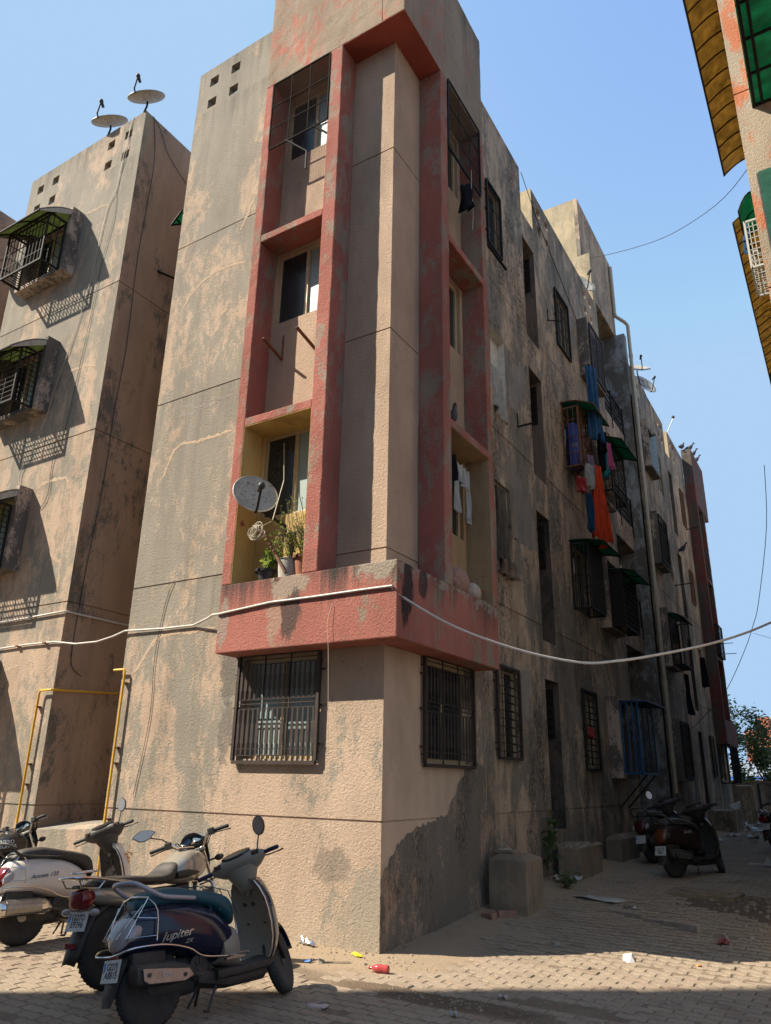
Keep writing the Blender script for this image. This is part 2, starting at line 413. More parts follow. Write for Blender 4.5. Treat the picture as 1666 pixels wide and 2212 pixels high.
def translucent(name, col, tcol, amt, rib=None):
    k = NT(name)
    v = k.ramp(k.noise(k.P(), 6, 9, .7), .3, .7, (.55,) * 3 + (1,), (1.2,) * 3 + (1,))
    c = k.mix(1.0, col, v, 'MULTIPLY'); tc = k.mix(1.0, tcol, v, 'MULTIPLY')
    d = k.b; k.l(c, d.inputs['Base Color']); d.inputs['Roughness'].default_value = .5
    t = k.n('BsdfTranslucent'); k.l(tc, t.inputs[0])
    m = k.n('MixShader'); m.inputs[0].default_value = amt
    k.l(d.outputs[0], m.inputs[1]); k.l(t.outputs[0], m.inputs[2])
    out = [n for n in k.t.nodes if n.type == 'OUTPUT_MATERIAL'][0]
    k.l(m.outputs[0], out.inputs[0]); return k.m
M['green_sheet'] = translucent('green_fibre_sheet', (0.03, 0.14, 0.09), (0.04, 0.27, 0.16), .6)
M['moss_sheet'] = translucent('mossy_green_sheet', (0.10, 0.12, 0.06), (0.22, 0.25, 0.12), .6)
M['amber_sheet'] = translucent('amber_fibre_sheet', (0.26, 0.18, 0.06), (0.38, 0.265, 0.10), .6)
def cloth(name, col, var=.25):
    k = NT(name)
    c = k.mix(1.0, col, k.ramp(k.noise(k.P((3, 3, .6)), 6, 6, .6), .3, .7, (1 - var,) * 3 + (1,), (1 + var,) * 3 + (1,)), 'MULTIPLY')
    return k.done(c, .9, k.bump(k.noise(k.P((2, 2, .5)), 30, 4, .6), .4, .01), 0, .1)
# ------------------------------------------------------------------ building pieces
GRV = (1.235, 4.23, 7.23, 10.25, 13.18)
def facade(name, mat, O, U, N, u0, u1, v0, v1, rects=(), grooves=(), parent=None, hole_t=0.12, gd=0.014, gh=0.010, jit=0.0):
    """Wall sheet with real recesses: rects are (ua, ub, va, vb, depth), depth None = a hole through."""
    O = Vector(O); U = Vector(U); N = Vector(N); Z = Vector((0, 0, 1))
    us = {u0, u1}; vs = {v0, v1}
    R = [(u0, u1, g - gh, g + gh, gd) for g in grooves if v0 < g < v1] + list(rects)
    for a, b, c, d, _ in R:
        for q in (a, b):
            if u0 < q < u1: us.add(q)
        for q in (c, d):
            if v0 < q < v1: vs.add(q)
    us = sorted(us); vs = sorted(vs)
    D = []
    for i in range(len(us) - 1):
        cu = (us[i] + us[i + 1]) / 2; row = []
        for j in range(len(vs) - 1):
            cv = (vs[j] + vs[j + 1]) / 2; d = 0.0
            for a, b, c, e, dd in R:
                if a < cu < b and c < cv < e: d = dd
            row.append(d)
        D.append(row)
    m = MB()
    P = lambda u, v, d: O + U * u + Z * v - N * d
    dep = lambda d: hole_t if d is None else d
    for i in range(len(us) - 1):
        for j in range(len(vs) - 1):
            d = D[i][j]
            a, b, c, e = us[i], us[i + 1], vs[j], vs[j + 1]
            if d is not None: m.quad(P(a, c, d), P(b, c, d), P(b, e, d), P(a, e, d))
            if i + 1 < len(us) - 1 and dep(D[i + 1][j]) != dep(d):
                m.quad(P(b, c, dep(d)), P(b, c, dep(D[i + 1][j])), P(b, e, dep(D[i + 1][j])), P(b, e, dep(d)))
            if j + 1 < len(vs) - 1 and dep(D[i][j + 1]) != dep(d):
                m.quad(P(a, e, dep(d)), P(b, e, dep(d)), P(b, e, dep(D[i][j + 1])), P(a, e, dep(D[i][j + 1])))
    return m.build(name, mat, parent, fixn=False)

def bxo(name, mat, parent, *dims, bevel=0.0, rough=0.0):
    m = MB()
    for d in dims: m.box(*d)
    o = m.build(name, mat, parent, bevel=0 if rough else bevel)
    if rough:      # hand-plastered arrises: not quite straight
        bm = bmesh.new(); bm.from_mesh(o.data)
        for ax in range(3):
            es = [e for e in bm.edges if abs((e.verts[0].co - e.verts[1].co)[ax]) > .3]
            if es:
                L = max((e.verts[0].co - e.verts[1].co).length for e in es)
                bmesh.ops.subdivide_edges(bm, edges=es, cuts=min(60, max(2, int(L / .14))), use_grid_fill=True)
        for v in bm.verts:
            c = v.co
            v.co = c + Vector((mnoise.noise(c * 5.3), mnoise.noise(c * 5.3 + Vector((9, 0, 0))), mnoise.noise(c * 5.3 + Vector((0, 9, 0))))) * rough
        bm.normal_update(); bm.to_mesh(o.data); bm.free()
        if bevel:
            md = o.modifiers.new('bev', 'BEVEL'); md.width = bevel; md.segments = 2; md.limit_method = 'ANGLE'; md.angle_limit = R_(50)
    return o

def window(parent, O, U, N, w, h, mull=(0.5,), panes=None, fw=0.05, mat=None, label=None):
    O = Vector(O); U = Vector(U); N = Vector(N); Z = Vector((0, 0, 1))
    m = MB()
    t = 0.05
    def bar(a, b, c, d, dd=0.0, tt=t):
        p = O + U * a + Z * c - N * dd; q = O + U * b + Z * d - N * (dd + tt)
        m.box(min(p.x, q.x), max(p.x, q.x), min(p.y, q.y), max(p.y, q.y), min(p.z, q.z), max(p.z, q.z))
    bar(0, w, 0, fw); bar(0, w, h - fw, h); bar(0, fw, fw, h - fw); bar(w - fw, w, fw, h - fw)
    cuts = [fw] + [w * q for q in mull] + [w - fw]
    for q in mull: bar(w * q - .026, w * q + .026, fw, h - fw, 0.003, t)
    f = m.build('window', mat or M['alu'], parent, bevel=0.004)
    if label: f['label'] = label
    panes = panes or [M['glass']] * (len(cuts) - 1)
    for i in range(len(cuts) - 1):
        q = MB()
        a = cuts[i]; b = cuts[i + 1]; dd = 0.022 + 0.012 * (i % 2)
        P = lambda u, v: O + U * u + Z * v - N * dd
        q.quad(P(a, fw), P(b, fw), P(b, h - fw), P(a, h - fw))
        q.build('pane', panes[i], f, fixn=False)
    return f

def grille(parent, O, U, N, w, h, mat, style='twist', nb=15, off=0.06, fr=0.04, rows=4):
    """welded window guard standing a little off the wall"""
    O = Vector(O) + Vector(N) * off; U = Vector(U); N = Vector(N); Z = Vector((0, 0, 1)); m = MB()
    P = lambda u, v, d=0: O + U * u + Z * v + N * d
    for a, b in ((P(0, 0), P(w, 0)), (P(0, h), P(w, h))): m.bar(a, b, fr, fr)
    for a, b in ((P(0, fr / 2), P(0, h - fr / 2)), (P(w, fr / 2), P(w, h - fr / 2))): m.bar(a, b, fr, fr, N)
    for v in (.12, h * .5, h - .12):
        for u in (0, w): m.bar(P(u, v), P(u, v, -off), .03, .02)
    for v in (0.16 * h, 0.5 * h, .82 * h):
        for u, s in ((0, -1), (w, 1)): m.bar(P(u, v, -.02), P(u + s * .07, v, -.02), .02, .02)
    if style == 'twist':
        for v in (h * .06, h * .12, h * .485, h * .53, h * .57, h * .90, h * .945): m.bar(P(fr / 2, v), P(w - fr / 2, v), .010, .010)
        for u in (w * .34, w * .66): m.bar(P(u, fr / 2), P(u, h - fr / 2), .016, .014, N)
        for lo, hi in ((.06, .485), (.57, .90)):
            a = lo * h; b = hi * h; L = b - a
            for i in range(nb):
                u = w * (i + .7) / (nb + .4)
                for f0, f1, ww in ((0, .26, .026), (.26, .68, .044), (.68, 1, .026)):
                    m.bar(P(u, a + L * f0, .004), P(u, a + L * f1, .004), ww, .006, N)
    elif style == 'rungs':
        for i in range(rows):
            v = h * (i + .8) / (rows + .3)
            m.bar(P(fr / 2, v), P(w - fr / 2, v), .012, .012)
            m.bar(P(w * .3, v), P(w * .7, v), .012, .024)
        for u in (w * .22, w * .78): m.bar(P(u, fr / 2), P(u, h - fr / 2), .010, .010, N)
    elif style == 'scroll':
        for i in range(3):
            u = w * (i + 1) / 4
            m.bar(P(u, fr / 2), P(u, h - fr / 2), .018, .012, N)
        for v in (.25, .5, .75): m.bar(P(fr / 2, h * v), P(w - fr / 2, h * v), .016, .012)
        q = random.Random(int(O.y * 100 + O.z * 7))
        for i in range(7):
            for j in range(16):
                u = fr + (w - 2 * fr) * (i + .5) / 7; v = fr + (h - 2 * fr) * (j + .5) / 16
                r = min(w / 17, h / 38)
                pts = [P(u + r * math.cos(t * .9 + i), v + r * math.sin(t * .9 + i)) for t in range(6)]
                m.tube(pts, .0045, 4)
    elif style == 'mesh':
        nx = int(w / .048); nz = int(h / .048)
        for i in range(1, nx): m.bar(P(w * i / nx, 0), P(w * i / nx, h), .0026, .0026, N)
        for j in range(1, nz): m.bar(P(0, h * j / nz, .003), P(w, h * j / nz, .003), .0026, .0026)
        for u in (w * .34, w * .67): m.bar(P(u, fr / 2), P(u, h - fr / 2), .012, .012, N)
        for v in (.3, .64): m.bar(P(fr / 2, h * v, .004), P(w - fr / 2, h * v, .004), .012, .012)
    elif style == 'diamond':
        s = .085
        n = int((w + h) / s)
        for i in range(1, n):
            t = i * s
            a0 = max(0, t - h); a1 = min(w, t)
            m.bar(P(a0, t - a0), P(a1, t - a1), .012, .006, N)
            m.bar(P(w - a0, t - a0, .004), P(w - a1, t - a1, .004), .012, .006, N)
        m.bar(P(w / 2, 0, .01), P(w / 2, h, .01), .025, .02, N)
    return m.build('window_grille', mat, parent)

def cage(parent, O, U, N, w, h, d, mat, front='bars', side='bars', nb=9, hood=True, sheet=None, ho=0.3, hd=0.10, floor=True, hs=(0.05, 0.25), rise=0.10, label=None, matf=None, bw=.013, gap=.11):
    """projecting balcony cage. O = lower near corner on the wall; U along wall, N outward."""
    O = Vector(O); U = Vector(U); N = Vector(N); Z = Vector((0, 0, 1))
    P = lambda u, v, q: O + U * u + Z * v + N * q
    root = MB(); fr = .035
    for v in (0, h):
        root.bar(P(0, v, 0), P(0, v, d), fr); root.bar(P(w, v, 0), P(w, v, d), fr); root.bar(P(-fr / 2, v, d), P(w + fr / 2, v, d), fr)
    for u in (0, w):
        root.bar(P(u, fr / 2, d), P(u, h - fr / 2, d), fr, fr, N); root.bar(P(u, fr / 2, fr / 2), P(u, h - fr / 2, fr / 2), fr, fr, N)
    c = root.build('window_cage', mat, parent)
    if label: c['label'] = label
    b = MB()
    def panel(A, B, L, style):
        # A(t, v) point function over t in [0, L]
        if style == 'bars':
            n = max(3, int(L / gap))
            for i in range(1, n): b.bar(A(L * i / n, fr / 2), A(L * i / n, h - fr / 2), bw, bw, N)
            for v in (.22, .5, .78): b.bar(A(0, h * v), A(L, h * v), .014, .012)
        elif style == 'rungs':
            n = int(h / .10)
            for i in range(1, n): b.bar(A(0, h * i / n), A(L, h * i / n), .012, .012)
            for i in range(1, 4): b.bar(A(L * i / 4, fr / 2), A(L * i / 4, h - fr / 2), .014, .014, N)
        elif style == 'grid':
            n = int(h / .12)
            for i in range(1, n): b.bar(A(0, h * i / n), A(L, h * i / n), .012, .012)
            n = max(3, int(L / .17))
            for i in range(1, n):
                b.bar(A(L * i / n, fr / 2), A(L * i / n, h - fr / 2), .012, .012, N)
        elif style == 'mesh':
            n = int(L / .06)
            for i in range(1, n): b.bar(A(L * i / n, 0), A(L * i / n, h), .005, .005, N)
            n = int(h / .06)
            for i in range(1, n): b.bar(A(0, h * i / n), A(L, h * i / n), .005, .005)
        elif style == 'weave':
            q = random.Random(3)
            n = int(h / .045)
            for i in range(1, n):
                for t0 in range(int(L / .09)):
                    a = t0 * .09; v = h * i / n + (.02 if t0 % 2 else 0)
                    b.bar(A(a, v), A(min(L, a + .09), v + q.uniform(-.02, .02)), .016, .006)
            for i in range(1, 4): b.bar(A(L * i / 4, fr / 2), A(L * i / 4, h - fr / 2), .018, .014, N)
        elif style == 'solid':
            b.quad(A(0, 0), A(L, 0), A(L, h), A(0, h))
    panel(lambda t, v: P(t, v, d), None, w, front)
    if matf: b.build('bars', matf, c, fixn=False); b = MB()
    for u in (0, w): panel(lambda t, v, u=u: P(u, v, fr + t), None, d - fr, side)
    if floor:
        for i in range(int(w / .075)):
            u = .04 + i * .075
            b.bar(P(u, 0, 0), P(u, 0, d), .016, .008)
    b.build('bars', mat, c, fixn=False)
    if hood:
        sh = MB(); rb = MB(); n = 7
        rows = []
        for i in range(n):
            t = i / (n - 1)
            q = t * (d + ho); v = h + hd + rise * math.sin(math.pi * (0.25 + .75 * t) ) - hd * 1.2 * t
            rows.append([P(u, v, q) for u in (-hs[0], w * .5, w + hs[1])])
        sh.sheet(rows)
        s = sh.build('awning_sheet', sheet or M['green_sheet'], c, solid=.006, fixn=False)
        for col in range(3): rb.tube([r[col] - Z * .018 for r in rows], .014, 6)
        for r in (0, 3, n - 1): rb.tube([p - Z * .02 for p in rows[r]], .013, 6)
        rb.build('awning_rib', mat, c)
    return c

X1 = (1, 0, 0); Y1 = (0, 1, 0); NF = (0, -1, 0); NR = (1, 0, 0)
E_ = 0.38; LEN = 25.2; TOP = 14.28; ROOF = 13.18
A = empty('apartment_building', (0, 0, 0), 'long four storey apartment block with red framed corner bay and grimy peeling shaded side', 'building')
mir = lambda y: LEN - y

# ---- front wall (y = 0)
fw_rects = [(-2.05, -0.90, 1.86, 3.06, .13)]
for z0, z1 in ((4.90, 6.13), (7.94, 9.17), (10.98, 12.22)): fw_rects.append((-2.035, -0.955, z0, z1, .11))
facade('wall', M['front'], (0, 0, 0), X1, NF, -4.34, -2.06, -.3, ROOF, [r for r in fw_rects if 0], GRV[:4], A)
facade('wall', M['front'], (0, 0, 0), X1, NF, -2.06, 0, -.3, 3.94, fw_rects[:1], GRV[:1], A)
facade('wall', M['yellow'], (0, 0, 0), X1, NF, -2.06, -.93, 3.94, 6.14, fw_rects[1:2], (), A)
facade('wall', M['pil'], (0, 0, 0), X1, NF, -2.06, -.93, 6.14, ROOF, fw_rects[2:], (), A)
facade('wall', M['pil'], (0, 0, 0), X1, NF, -.93, 0, 3.94, ROOF, (), GRV[1:4], A)
hole = .105
pholes = [(-3.42 - hole, -3.42 + hole, 13.92 - hole, 13.92 + hole, None), (-3.95 - hole, -3.95 + hole, 13.92 - hole, 13.92 + hole, None),
          (-3.42 - hole, -3.42 + hole, 13.39 - hole, 13.39 + hole, None), (-3.95 - hole, -3.95 + hole, 13.39 - hole, 13.39 + hole, None)]
def parapet(parent, mat, O, U, N, u0, u1, v0, v1, holes=(), t=.12):
    facade('parapet', mat, O, U, N, u0, u1, v0, v1, holes, (), parent, hole_t=t)
    Ob = Vector(O) - Vector(N) * t
    facade('parapet', M['roofside'], Ob, U, -Vector(N), u0, u1, v0, v1, holes, (), parent, hole_t=0.0)
    m = MB(); P = lambda u, v, d: Vector(O) + Vector(U) * u + Vector((0, 0, v)) - Vector(N) * d
    m.quad(P(u0, v1, 0), P(u1, v1, 0), P(u1, v1, t), P(u0, v1, t))
    for u in (u0, u1): m.quad(P(u, v0, 0), P(u, v1, 0), P(u, v1, t), P(u, v0, t))
    m.build('parapet', M['roofside'], parent, fixn=False)
facade('wall', M['front'], (0, 0, 0), X1, NF, -4.34, -2.22, ROOF, ROOF + .012, (), (), A)
parapet(A, M['front'], (0, 0, 0), X1, NF, -4.34, -2.22, ROOF + .012, TOP, pholes)
# ---- right wall (x = 0)
sl_z = ((.93, 3.32), (3.98, 6.37), (7.08, 9.37), (10.1, 12.52))
wz = ((1.95, 3.26), (4.93, 6.30), (7.98, 9.20), (11.0, 12.44))
rr = []
for f in (lambda a, b: (a, b), lambda a, b: (mir(b), mir(a))):
    for k in range(4):
        a, b = f(5.18, 5.86); rr.append((a, b, sl_z[k][0], sl_z[k][1], .9))
        a, b = f(3.30, 3.94); rr.append((a, b, wz[k][0], wz[k][1], .14))
        a, b = f(7.12, 8.0); rr.append((a, b, (1.92, 4.95, 7.98, 10.98)[k], (3.34, 6.28, 9.32, 12.44)[k], .14))
        a, b = f(8.92, 10.02); rr.append((a, b, (1.86, 4.95, 7.98, 11.1)[k], (3.30, 6.4, 9.4, 12.42)[k], .12))
    a, b = f(.90, 2.19); rr.append((a, b, 1.85, 3.07, .13))
    for z0, z1 in ((4.90, 6.13), (7.94, 9.17), (10.98, 12.22)):
        a, b = f(.97, 2.10); rr.append((a, b, z0, z1, .11))
near = [r for r in rr if r[1] < 10.96]; far = [r for r in rr if r[0] > 14.2]
facade('wall', M['right'], (0, 0, 0), Y1, NR, 0, 10.96, -.3, 4.1, near, GRV[:1], A)
facade('wall', M['pil'], (0, 0, 0), Y1, NR, 0, 0.74, 4.1, ROOF, (), GRV[1:4], A)
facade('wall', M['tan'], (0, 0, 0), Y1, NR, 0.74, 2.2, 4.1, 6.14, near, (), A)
facade('wall', M['pil'], (0, 0, 0), Y1, NR, 0.74, 2.2, 6.14, ROOF, near, (), A)
facade('wall', M['right'], (0, 0, 0), Y1, NR, 2.2, 10.96, 4.1, ROOF, near, GRV[1:4], A)
facade('wall', M['right'], (0, 0, 0), Y1, NR, 14.24, LEN, -.3, 4.1, far, GRV[:1], A)
facade('wall', M['right'], (0, 0, 0), Y1, NR, 14.24, LEN, 4.1, ROOF, far, GRV[1:4], A)
def rh(*ys): return [(y - hole, y + hole, z - hole, z + hole, None) for y, z in ys]
parapet(A, M['right'], (0, 0, 0), Y1, NR, 2.36, 5.2, ROOF, TOP + .05)
parapet(A, M['right'], (0, 0, 0), Y1, NR, 5.9, 10.68, ROOF, TOP + .05, rh((6.32, 13.97), (6.33, 13.47), (6.85, 14.02), (6.86, 13.5), (9.75, 13.97), (9.75, 13.47), (10.25, 13.97), (10.25, 13.47)))
parapet(A, M['right'], (0, 0, 0), Y1, NR, 14.48, mir(5.9), ROOF, TOP + .05, rh((14.95, 13.97), (14.95, 13.47), (15.45, 13.97), (15.45, 13.47), (18.35, 13.97), (18.35, 13.47), (18.85, 13.97), (18.85, 13.47)))
parapet(A, M['right'], (0, 0, 0), Y1, NR, mir(5.2), LEN - 2.36, ROOF, TOP + .05, rh((20.4, 13.97), (20.4, 13.47), (20.95, 13.97), (20.95, 13.47)))
bxo('roof', M['concrete'], A, (-4.34, -.13, .13, 5.2, 13.02, 13.14), (-4.34, -.92, 5.2, 5.9, 13.02, 13.14), (-4.34, -.13, 5.9, 10.9, 13.02, 13.14), (-4.34, -.13, 14.5, 19.3, 13.02, 13.14), (-4.34, -.92, 19.3, 20.0, 13.02, 13.14), (-4.34, -.13, 20.0, LEN, 13.02, 13.14))
# sunlit return walls of the raised roof parapets
for d_ in ((-1.4, -.122, 5.9, 6.02, ROOF - .02, TOP + .05), (-1.4, -.122, 5.08, 5.2, ROOF - .02, TOP + .05), (-1.4, -.122, mir(5.2), mir(5.2) + .12, ROOF - .02, TOP + .05), (-1.4, -.122, 14.49, 14.61, ROOF - .02, TOP + .05), (-1.4, -.122, mir(5.9) - .12, mir(5.9), ROOF - .02, TOP + .05)): bxo('parapet', M['roofside'], A, d_)
# hidden sides so that the block is closed
bxo('wall', M['concrete'], A, (-4.34, -4.2, .15, LEN, -.3, TOP), (-4.2, 0, LEN - .01, LEN + .14, -.3, ROOF), (-4.2, -1.0, 10.8, 10.95, 0, ROOF), (-4.2, -1.0, 2.4, 2.5, 0, 13))
# ---- stair opening
bxo('stair_wall', M['white_wash'], A, (-3.2, 0, 14.243, 14.48, -.3, 15.33))
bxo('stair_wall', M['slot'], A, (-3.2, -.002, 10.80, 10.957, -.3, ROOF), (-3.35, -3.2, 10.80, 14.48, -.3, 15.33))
for zb, zt, rt in ((11.03, 11.76, 12.69), (8.03, 8.75, 9.68), (5.05, 5.78, 6.6)):
    bxo('landing', M['right'], A, (-1.4, -.30, 10.957, 14.243, zb, zb + .14), (-.42, -.30, 10.957, 14.243, zb + .14, zt))
    r = MB()
    r.bar((-.36, 10.99, rt), (-.36, 14.22, rt), .045); r.bar((-.36, 11.0, zt - .3), (-.36, 11.0, rt), .04, .04, Y1)
    for y in (12.9, 14.20): r.bar((-.30, y, zt - .3), (-.30, y, rt - .02), .045, .045, Y1)
    for q in (.2, .4, .6, .8): r.bar((-.36, 10.99, zt + (rt - zt) * q), (-.36, 14.22, zt + (rt - zt) * q), .022)
    r.build('railing', M['black_iron'], A)
for z0 in (1.2, 4.2, 7.2, 10.2):
    st = MB()
    for k in range(9): st.box(-2.9 + .28 * k * .9, -2.9 + .28 * (k + 1) * .9, 11.1, 12.5, z0 + .165 * k, z0 + .165 * (k + 1))
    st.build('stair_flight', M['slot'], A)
# roof head over the stair
bxo('stair_tower', M['right'], A, (-.42, -.30, 10.96, 14.48, 15.34, 18.25))
bxo('stair_tower', M['roofside'], A, (-3.2, -.42, 10.96, 11.08, 13.2, 18.25), (-3.2, -.42, 14.36, 14.48, 15.34, 18.25), (-3.32, -3.2, 10.96, 14.48, 13.2, 18.25), (-3.2, -.42, 11.08, 14.36, 18.13, 18.24), (-3.2, -.42, 11.08, 14.36, 15.36, 15.48))
bxo('parapet', M['roofside'], A, (-.75, 0, 10.682, 10.957, ROOF, 15.95))
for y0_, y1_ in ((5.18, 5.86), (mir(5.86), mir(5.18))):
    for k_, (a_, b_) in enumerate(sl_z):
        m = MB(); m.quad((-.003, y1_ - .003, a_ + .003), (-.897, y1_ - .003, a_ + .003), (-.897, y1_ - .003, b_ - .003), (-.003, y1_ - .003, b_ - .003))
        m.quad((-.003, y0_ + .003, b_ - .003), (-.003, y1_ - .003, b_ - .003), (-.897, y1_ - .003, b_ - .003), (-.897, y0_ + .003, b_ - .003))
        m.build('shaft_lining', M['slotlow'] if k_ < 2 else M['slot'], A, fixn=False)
# ---- shaft louvres on the return walls
for y in (5.86, mir(5.18)):
    for k in range(4):
        t = sl_z[k][1]
        m = MB(); m.box(-.62, -.10, y - .02, y - .006, t - .95, t - .10)
        o = m.build('vent_window', M['dark'], A)
        s_ = MB()
        for i in range(6):
            z = t - .92 + i * .135
            s_.add([(-.61, y - .03, z), (-.11, y - .03, z), (-.11, y - .075, z + .06), (-.61, y - .075, z + .06)], [(0, 1, 2, 3)])
        s_.build('louvre', M['black_iron'], o, solid=.006, fixn=False)
# ---- red corner frame, near and far end of the lane side
def red_frame(y0, y1, front, mats):
    """y0..y1 along the lane side; front: also the wing on the street front"""
    mr, mf, mt = mats
    s = 1 if front else -1
    b = [(0, E_, min(y0, y1), max(y0, y1), 3.08, 3.94)]; t = [(0.002, E_, min(y0, y1), max(y0, y1), 12.30, 14.68)]
    if front:
        b = []
        m = MB(); Lp = [(-2.22, -E_), (E_, -E_), (E_, y1), (.002, y1), (.002, -.002), (-2.22, -.002)]
        m.loft([[(x, y, z) for x, y in Lp] for z in (3.08, 3.94)]); m.build('corner_frame_base', mr, A, bevel=.014)
        t = [(-2.22, 0.0, -E_, .12, 12.30, 14.68), (0.0, E_, -E_, y1, 12.30, 14.68), (-.5, 0, .12, y1, ROOF, 14.68)]
    if b: bxo('corner_frame_base', mr, A, *b, bevel=.014, rough=.009)
    bxo('corner_frame_head', mt, A, *t, bevel=.014, rough=.009)
    fins = []; led = []
    if front:
        fins += [(-2.22, -2.06, -E_, 0, 3.94, 12.30), (-.93, -.71, -E_, 0, 3.94, 12.30)]
        led += [(-2.06, -.93, -E_, 0, z, z + .12) for z in (6.14, 9.18)]
    Yv = (lambda a, b: (a, b)) if front else (lambda a, b: (mir(b), mir(a)))
    for a, b in (Yv(.76, .98), Yv(2.2, 2.36)): fins.append((0, E_, a, b, 3.94, 12.30))
    a, b = Yv(.98, 2.2)
    led += [(0, E_, a, b, z, z + .12) for z in (6.14, 9.18)]
    for f in fins: bxo('corner_fin', mf, A, f, bevel=.012, rough=.009)
    for f in led: bxo('ledge', mf, A, f, bevel=.012, rough=.009)
red_frame(-E_, 2.36, True, (M['red'], M['redfin'], M['redtop']))
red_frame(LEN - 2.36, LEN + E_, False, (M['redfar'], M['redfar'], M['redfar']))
bxo('soffit_lining', M['redin'], A, (-.71, .001, -E_ + .003, -.002, 12.294, 12.299), (.002, E_ - .003, -E_ + .003, .758, 12.294, 12.299))
# lining of the first-floor recesses: yellow, with its shade-darkened copy on the lane side
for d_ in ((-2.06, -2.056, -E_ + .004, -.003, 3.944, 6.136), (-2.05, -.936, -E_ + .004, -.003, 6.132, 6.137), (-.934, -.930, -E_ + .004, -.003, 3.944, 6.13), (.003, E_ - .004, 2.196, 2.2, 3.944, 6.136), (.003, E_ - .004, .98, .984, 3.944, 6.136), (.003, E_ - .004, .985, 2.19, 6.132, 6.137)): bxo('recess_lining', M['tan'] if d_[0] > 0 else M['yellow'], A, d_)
# ---- windows of the front bay and the lane side bay
for k, (z0, z1) in enumerate(((4.90, 6.13), (7.94, 9.17), (10.98, 12.22))):
    window(A, (-2.035, .055, z0), X1, NF, 1.08, z1 - z0, (.5,), [M['glass'], M['frost']])
    window(A, (-.055, .97, z0), Y1, NR, 1.13, z1 - z0, (.5,), [M['glass'], M['glass']])
    window(A, (-.055, mir(2.10), z0), Y1, NR, 1.13, z1 - z0, (.5,))
window(A, (-2.05, .075, 1.86), X1, NF, 1.15, 1.20, (.5,), [M['frost'], M['frost']])
grille(A, (-2.10, 0, 1.82), X1, NF, 1.24, 1.27, M['brown_iron'], 'twist', 16, .045)
window(A, (-.075, .90, 1.85), Y1, NR, 1.29, 1.22, (.5,))
grille(A, (0, .86, 1.82), Y1, NR, 1.36, 1.28, M['brown_iron'], 'twist', 15, .045)
window(A, (-.075, mir(2.19), 1.85), Y1, NR, 1.29, 1.22, (.5,))
# top-floor mesh guards of both bays, the front one propped open at its foot
g = grille(A, (-2.06, -E_, 10.93), X1, NF, 1.12, 1.35, simple('dark_rusty_mesh', (.012, .008, .007), .9, 0, .1), 'mesh', off=.004, fr=.020)
g2 = grille(A, (E_, 1.0, 10.95), Y1, NR, 1.19, 1.40, M['black_iron'], 'mesh', off=.004, fr=.03)
m = MB(); m.bar((-1.72, -.39, 10.95), (-1.36, -.30, 10.62), .022); m.bar((-1.36, -.30, 10.62), (-1.36, -.30, 10.28), .022, .022, X1); m.bar((-1.20, -.39, 10.95), (-.94, -.30, 10.72), .022)
m.build('guard_bracket', M['black_iron'], g)
# kitchen windows and guards of the lane side
for k in range(4):
    z0, z1 = wz[k]
    for far_ in (0, 1):
        yy = mir(3.94) if far_ else 3.30
        if not far_ and k == 2:   # gutted opening with cream reveals
            bxo('window_lining', simple('cream_reveal', (.55, .52, .46), .8, var=.2), A, (-.135, -.004, 3.934, 3.94, z0, z1), (-.139, -.132, 3.30, 3.93, z0, z1), (-.13, -.004, 3.30, 3.93, z1 - .006, z1))
            continue
        window(A, (-.06, yy, z0), Y1, NR, .64, z1 - z0, (.34,), [M['glass'], M['glass']])
    if k == 0:
        grille(A, (0, 3.02, 1.97), Y1, NR, .86, 1.30, M['brown_iron'], 'rungs', off=.05, rows=11)
        grille(A, (0, mir(3.9), 1.97), Y1, NR, .62, 1.30, M['black_iron'], 'rungs', off=.05, rows=11)
    if k == 3:
        grille(A, (0, 3.30, 11.0), Y1, NR, .64, 1.42, M['black_iron'], 'mesh', off=.03)
        grille(A, (0, mir(3.94), 11.0), Y1, NR, .64, 1.42, M['rust_iron'], 'scroll', off=.03)
    if k == 2: grille(A, (0, mir(3.94), 7.98), Y1, NR, .64, 1.22, M['rust_iron'], 'scroll', off=.03)
    for yy in (7.12, mir(8.0)):
        z0 = (1.92, 4.95, 7.98, 10.98)[k]; z1 = (3.34, 6.28, 9.32, 12.44)[k]
        window(A, (-.06, yy, z0), Y1, NR, .88, z1 - z0, (.34, .67))
    for yy in (8.92, mir(10.02)):
        z0 = (1.86, 4.95, 7.98, 11.1)[k]; z1 = (3.30, 6.4, 9.4, 12.42)[k]
        window(A, (-.06, yy, z0), Y1, NR, 1.10, z1 - z0, (.34, .67))
        # projecting window box: two fins, sill slab, head slab
        y0 = yy - .12; y1 = yy + 1.22; zb = (1.76, 4.82, 7.86, 11.0)[k]; zt = (3.38, 6.52, 9.5, 12.6)[k]
        m = MB(); m.box(0, .25, y0, y0 + .08, zb, zt); m.box(0, .25, y1 - .08, y1, zb, zt); m.box(.001, .25, y0 + .08, y1 - .08, zb, zb + .09); m.box(.001, .16, y0 + .08, y1 - .08, zt - .08, zt - .012)
        m.build('window_box', M['boxfin'], A, bevel=.006)
grille(A, (0, 7.12, 1.9), Y1, NR, .90, 1.45, M['black_iron'], 'rungs', off=.03, rows=12)
grille(A, (0, 7.10, 10.96), Y1, NR, .92, 1.48, M['black_iron'], 'mesh', off=.03)
grille(A, (.25, 8.95, 11.1), Y1, NR, 1.1, 1.40, M['brown_iron'], 'diamond', off=.02)
grille(A, (.25, mir(10.05), 7.95), Y1, NR, 1.1, 1.45, M['black_iron'], 'mesh', off=.02)
grille(A, (.25, mir(10.05), 1.86), Y1, NR, 1.1, 1.45, M['black_iron'], 'mesh', off=.02)
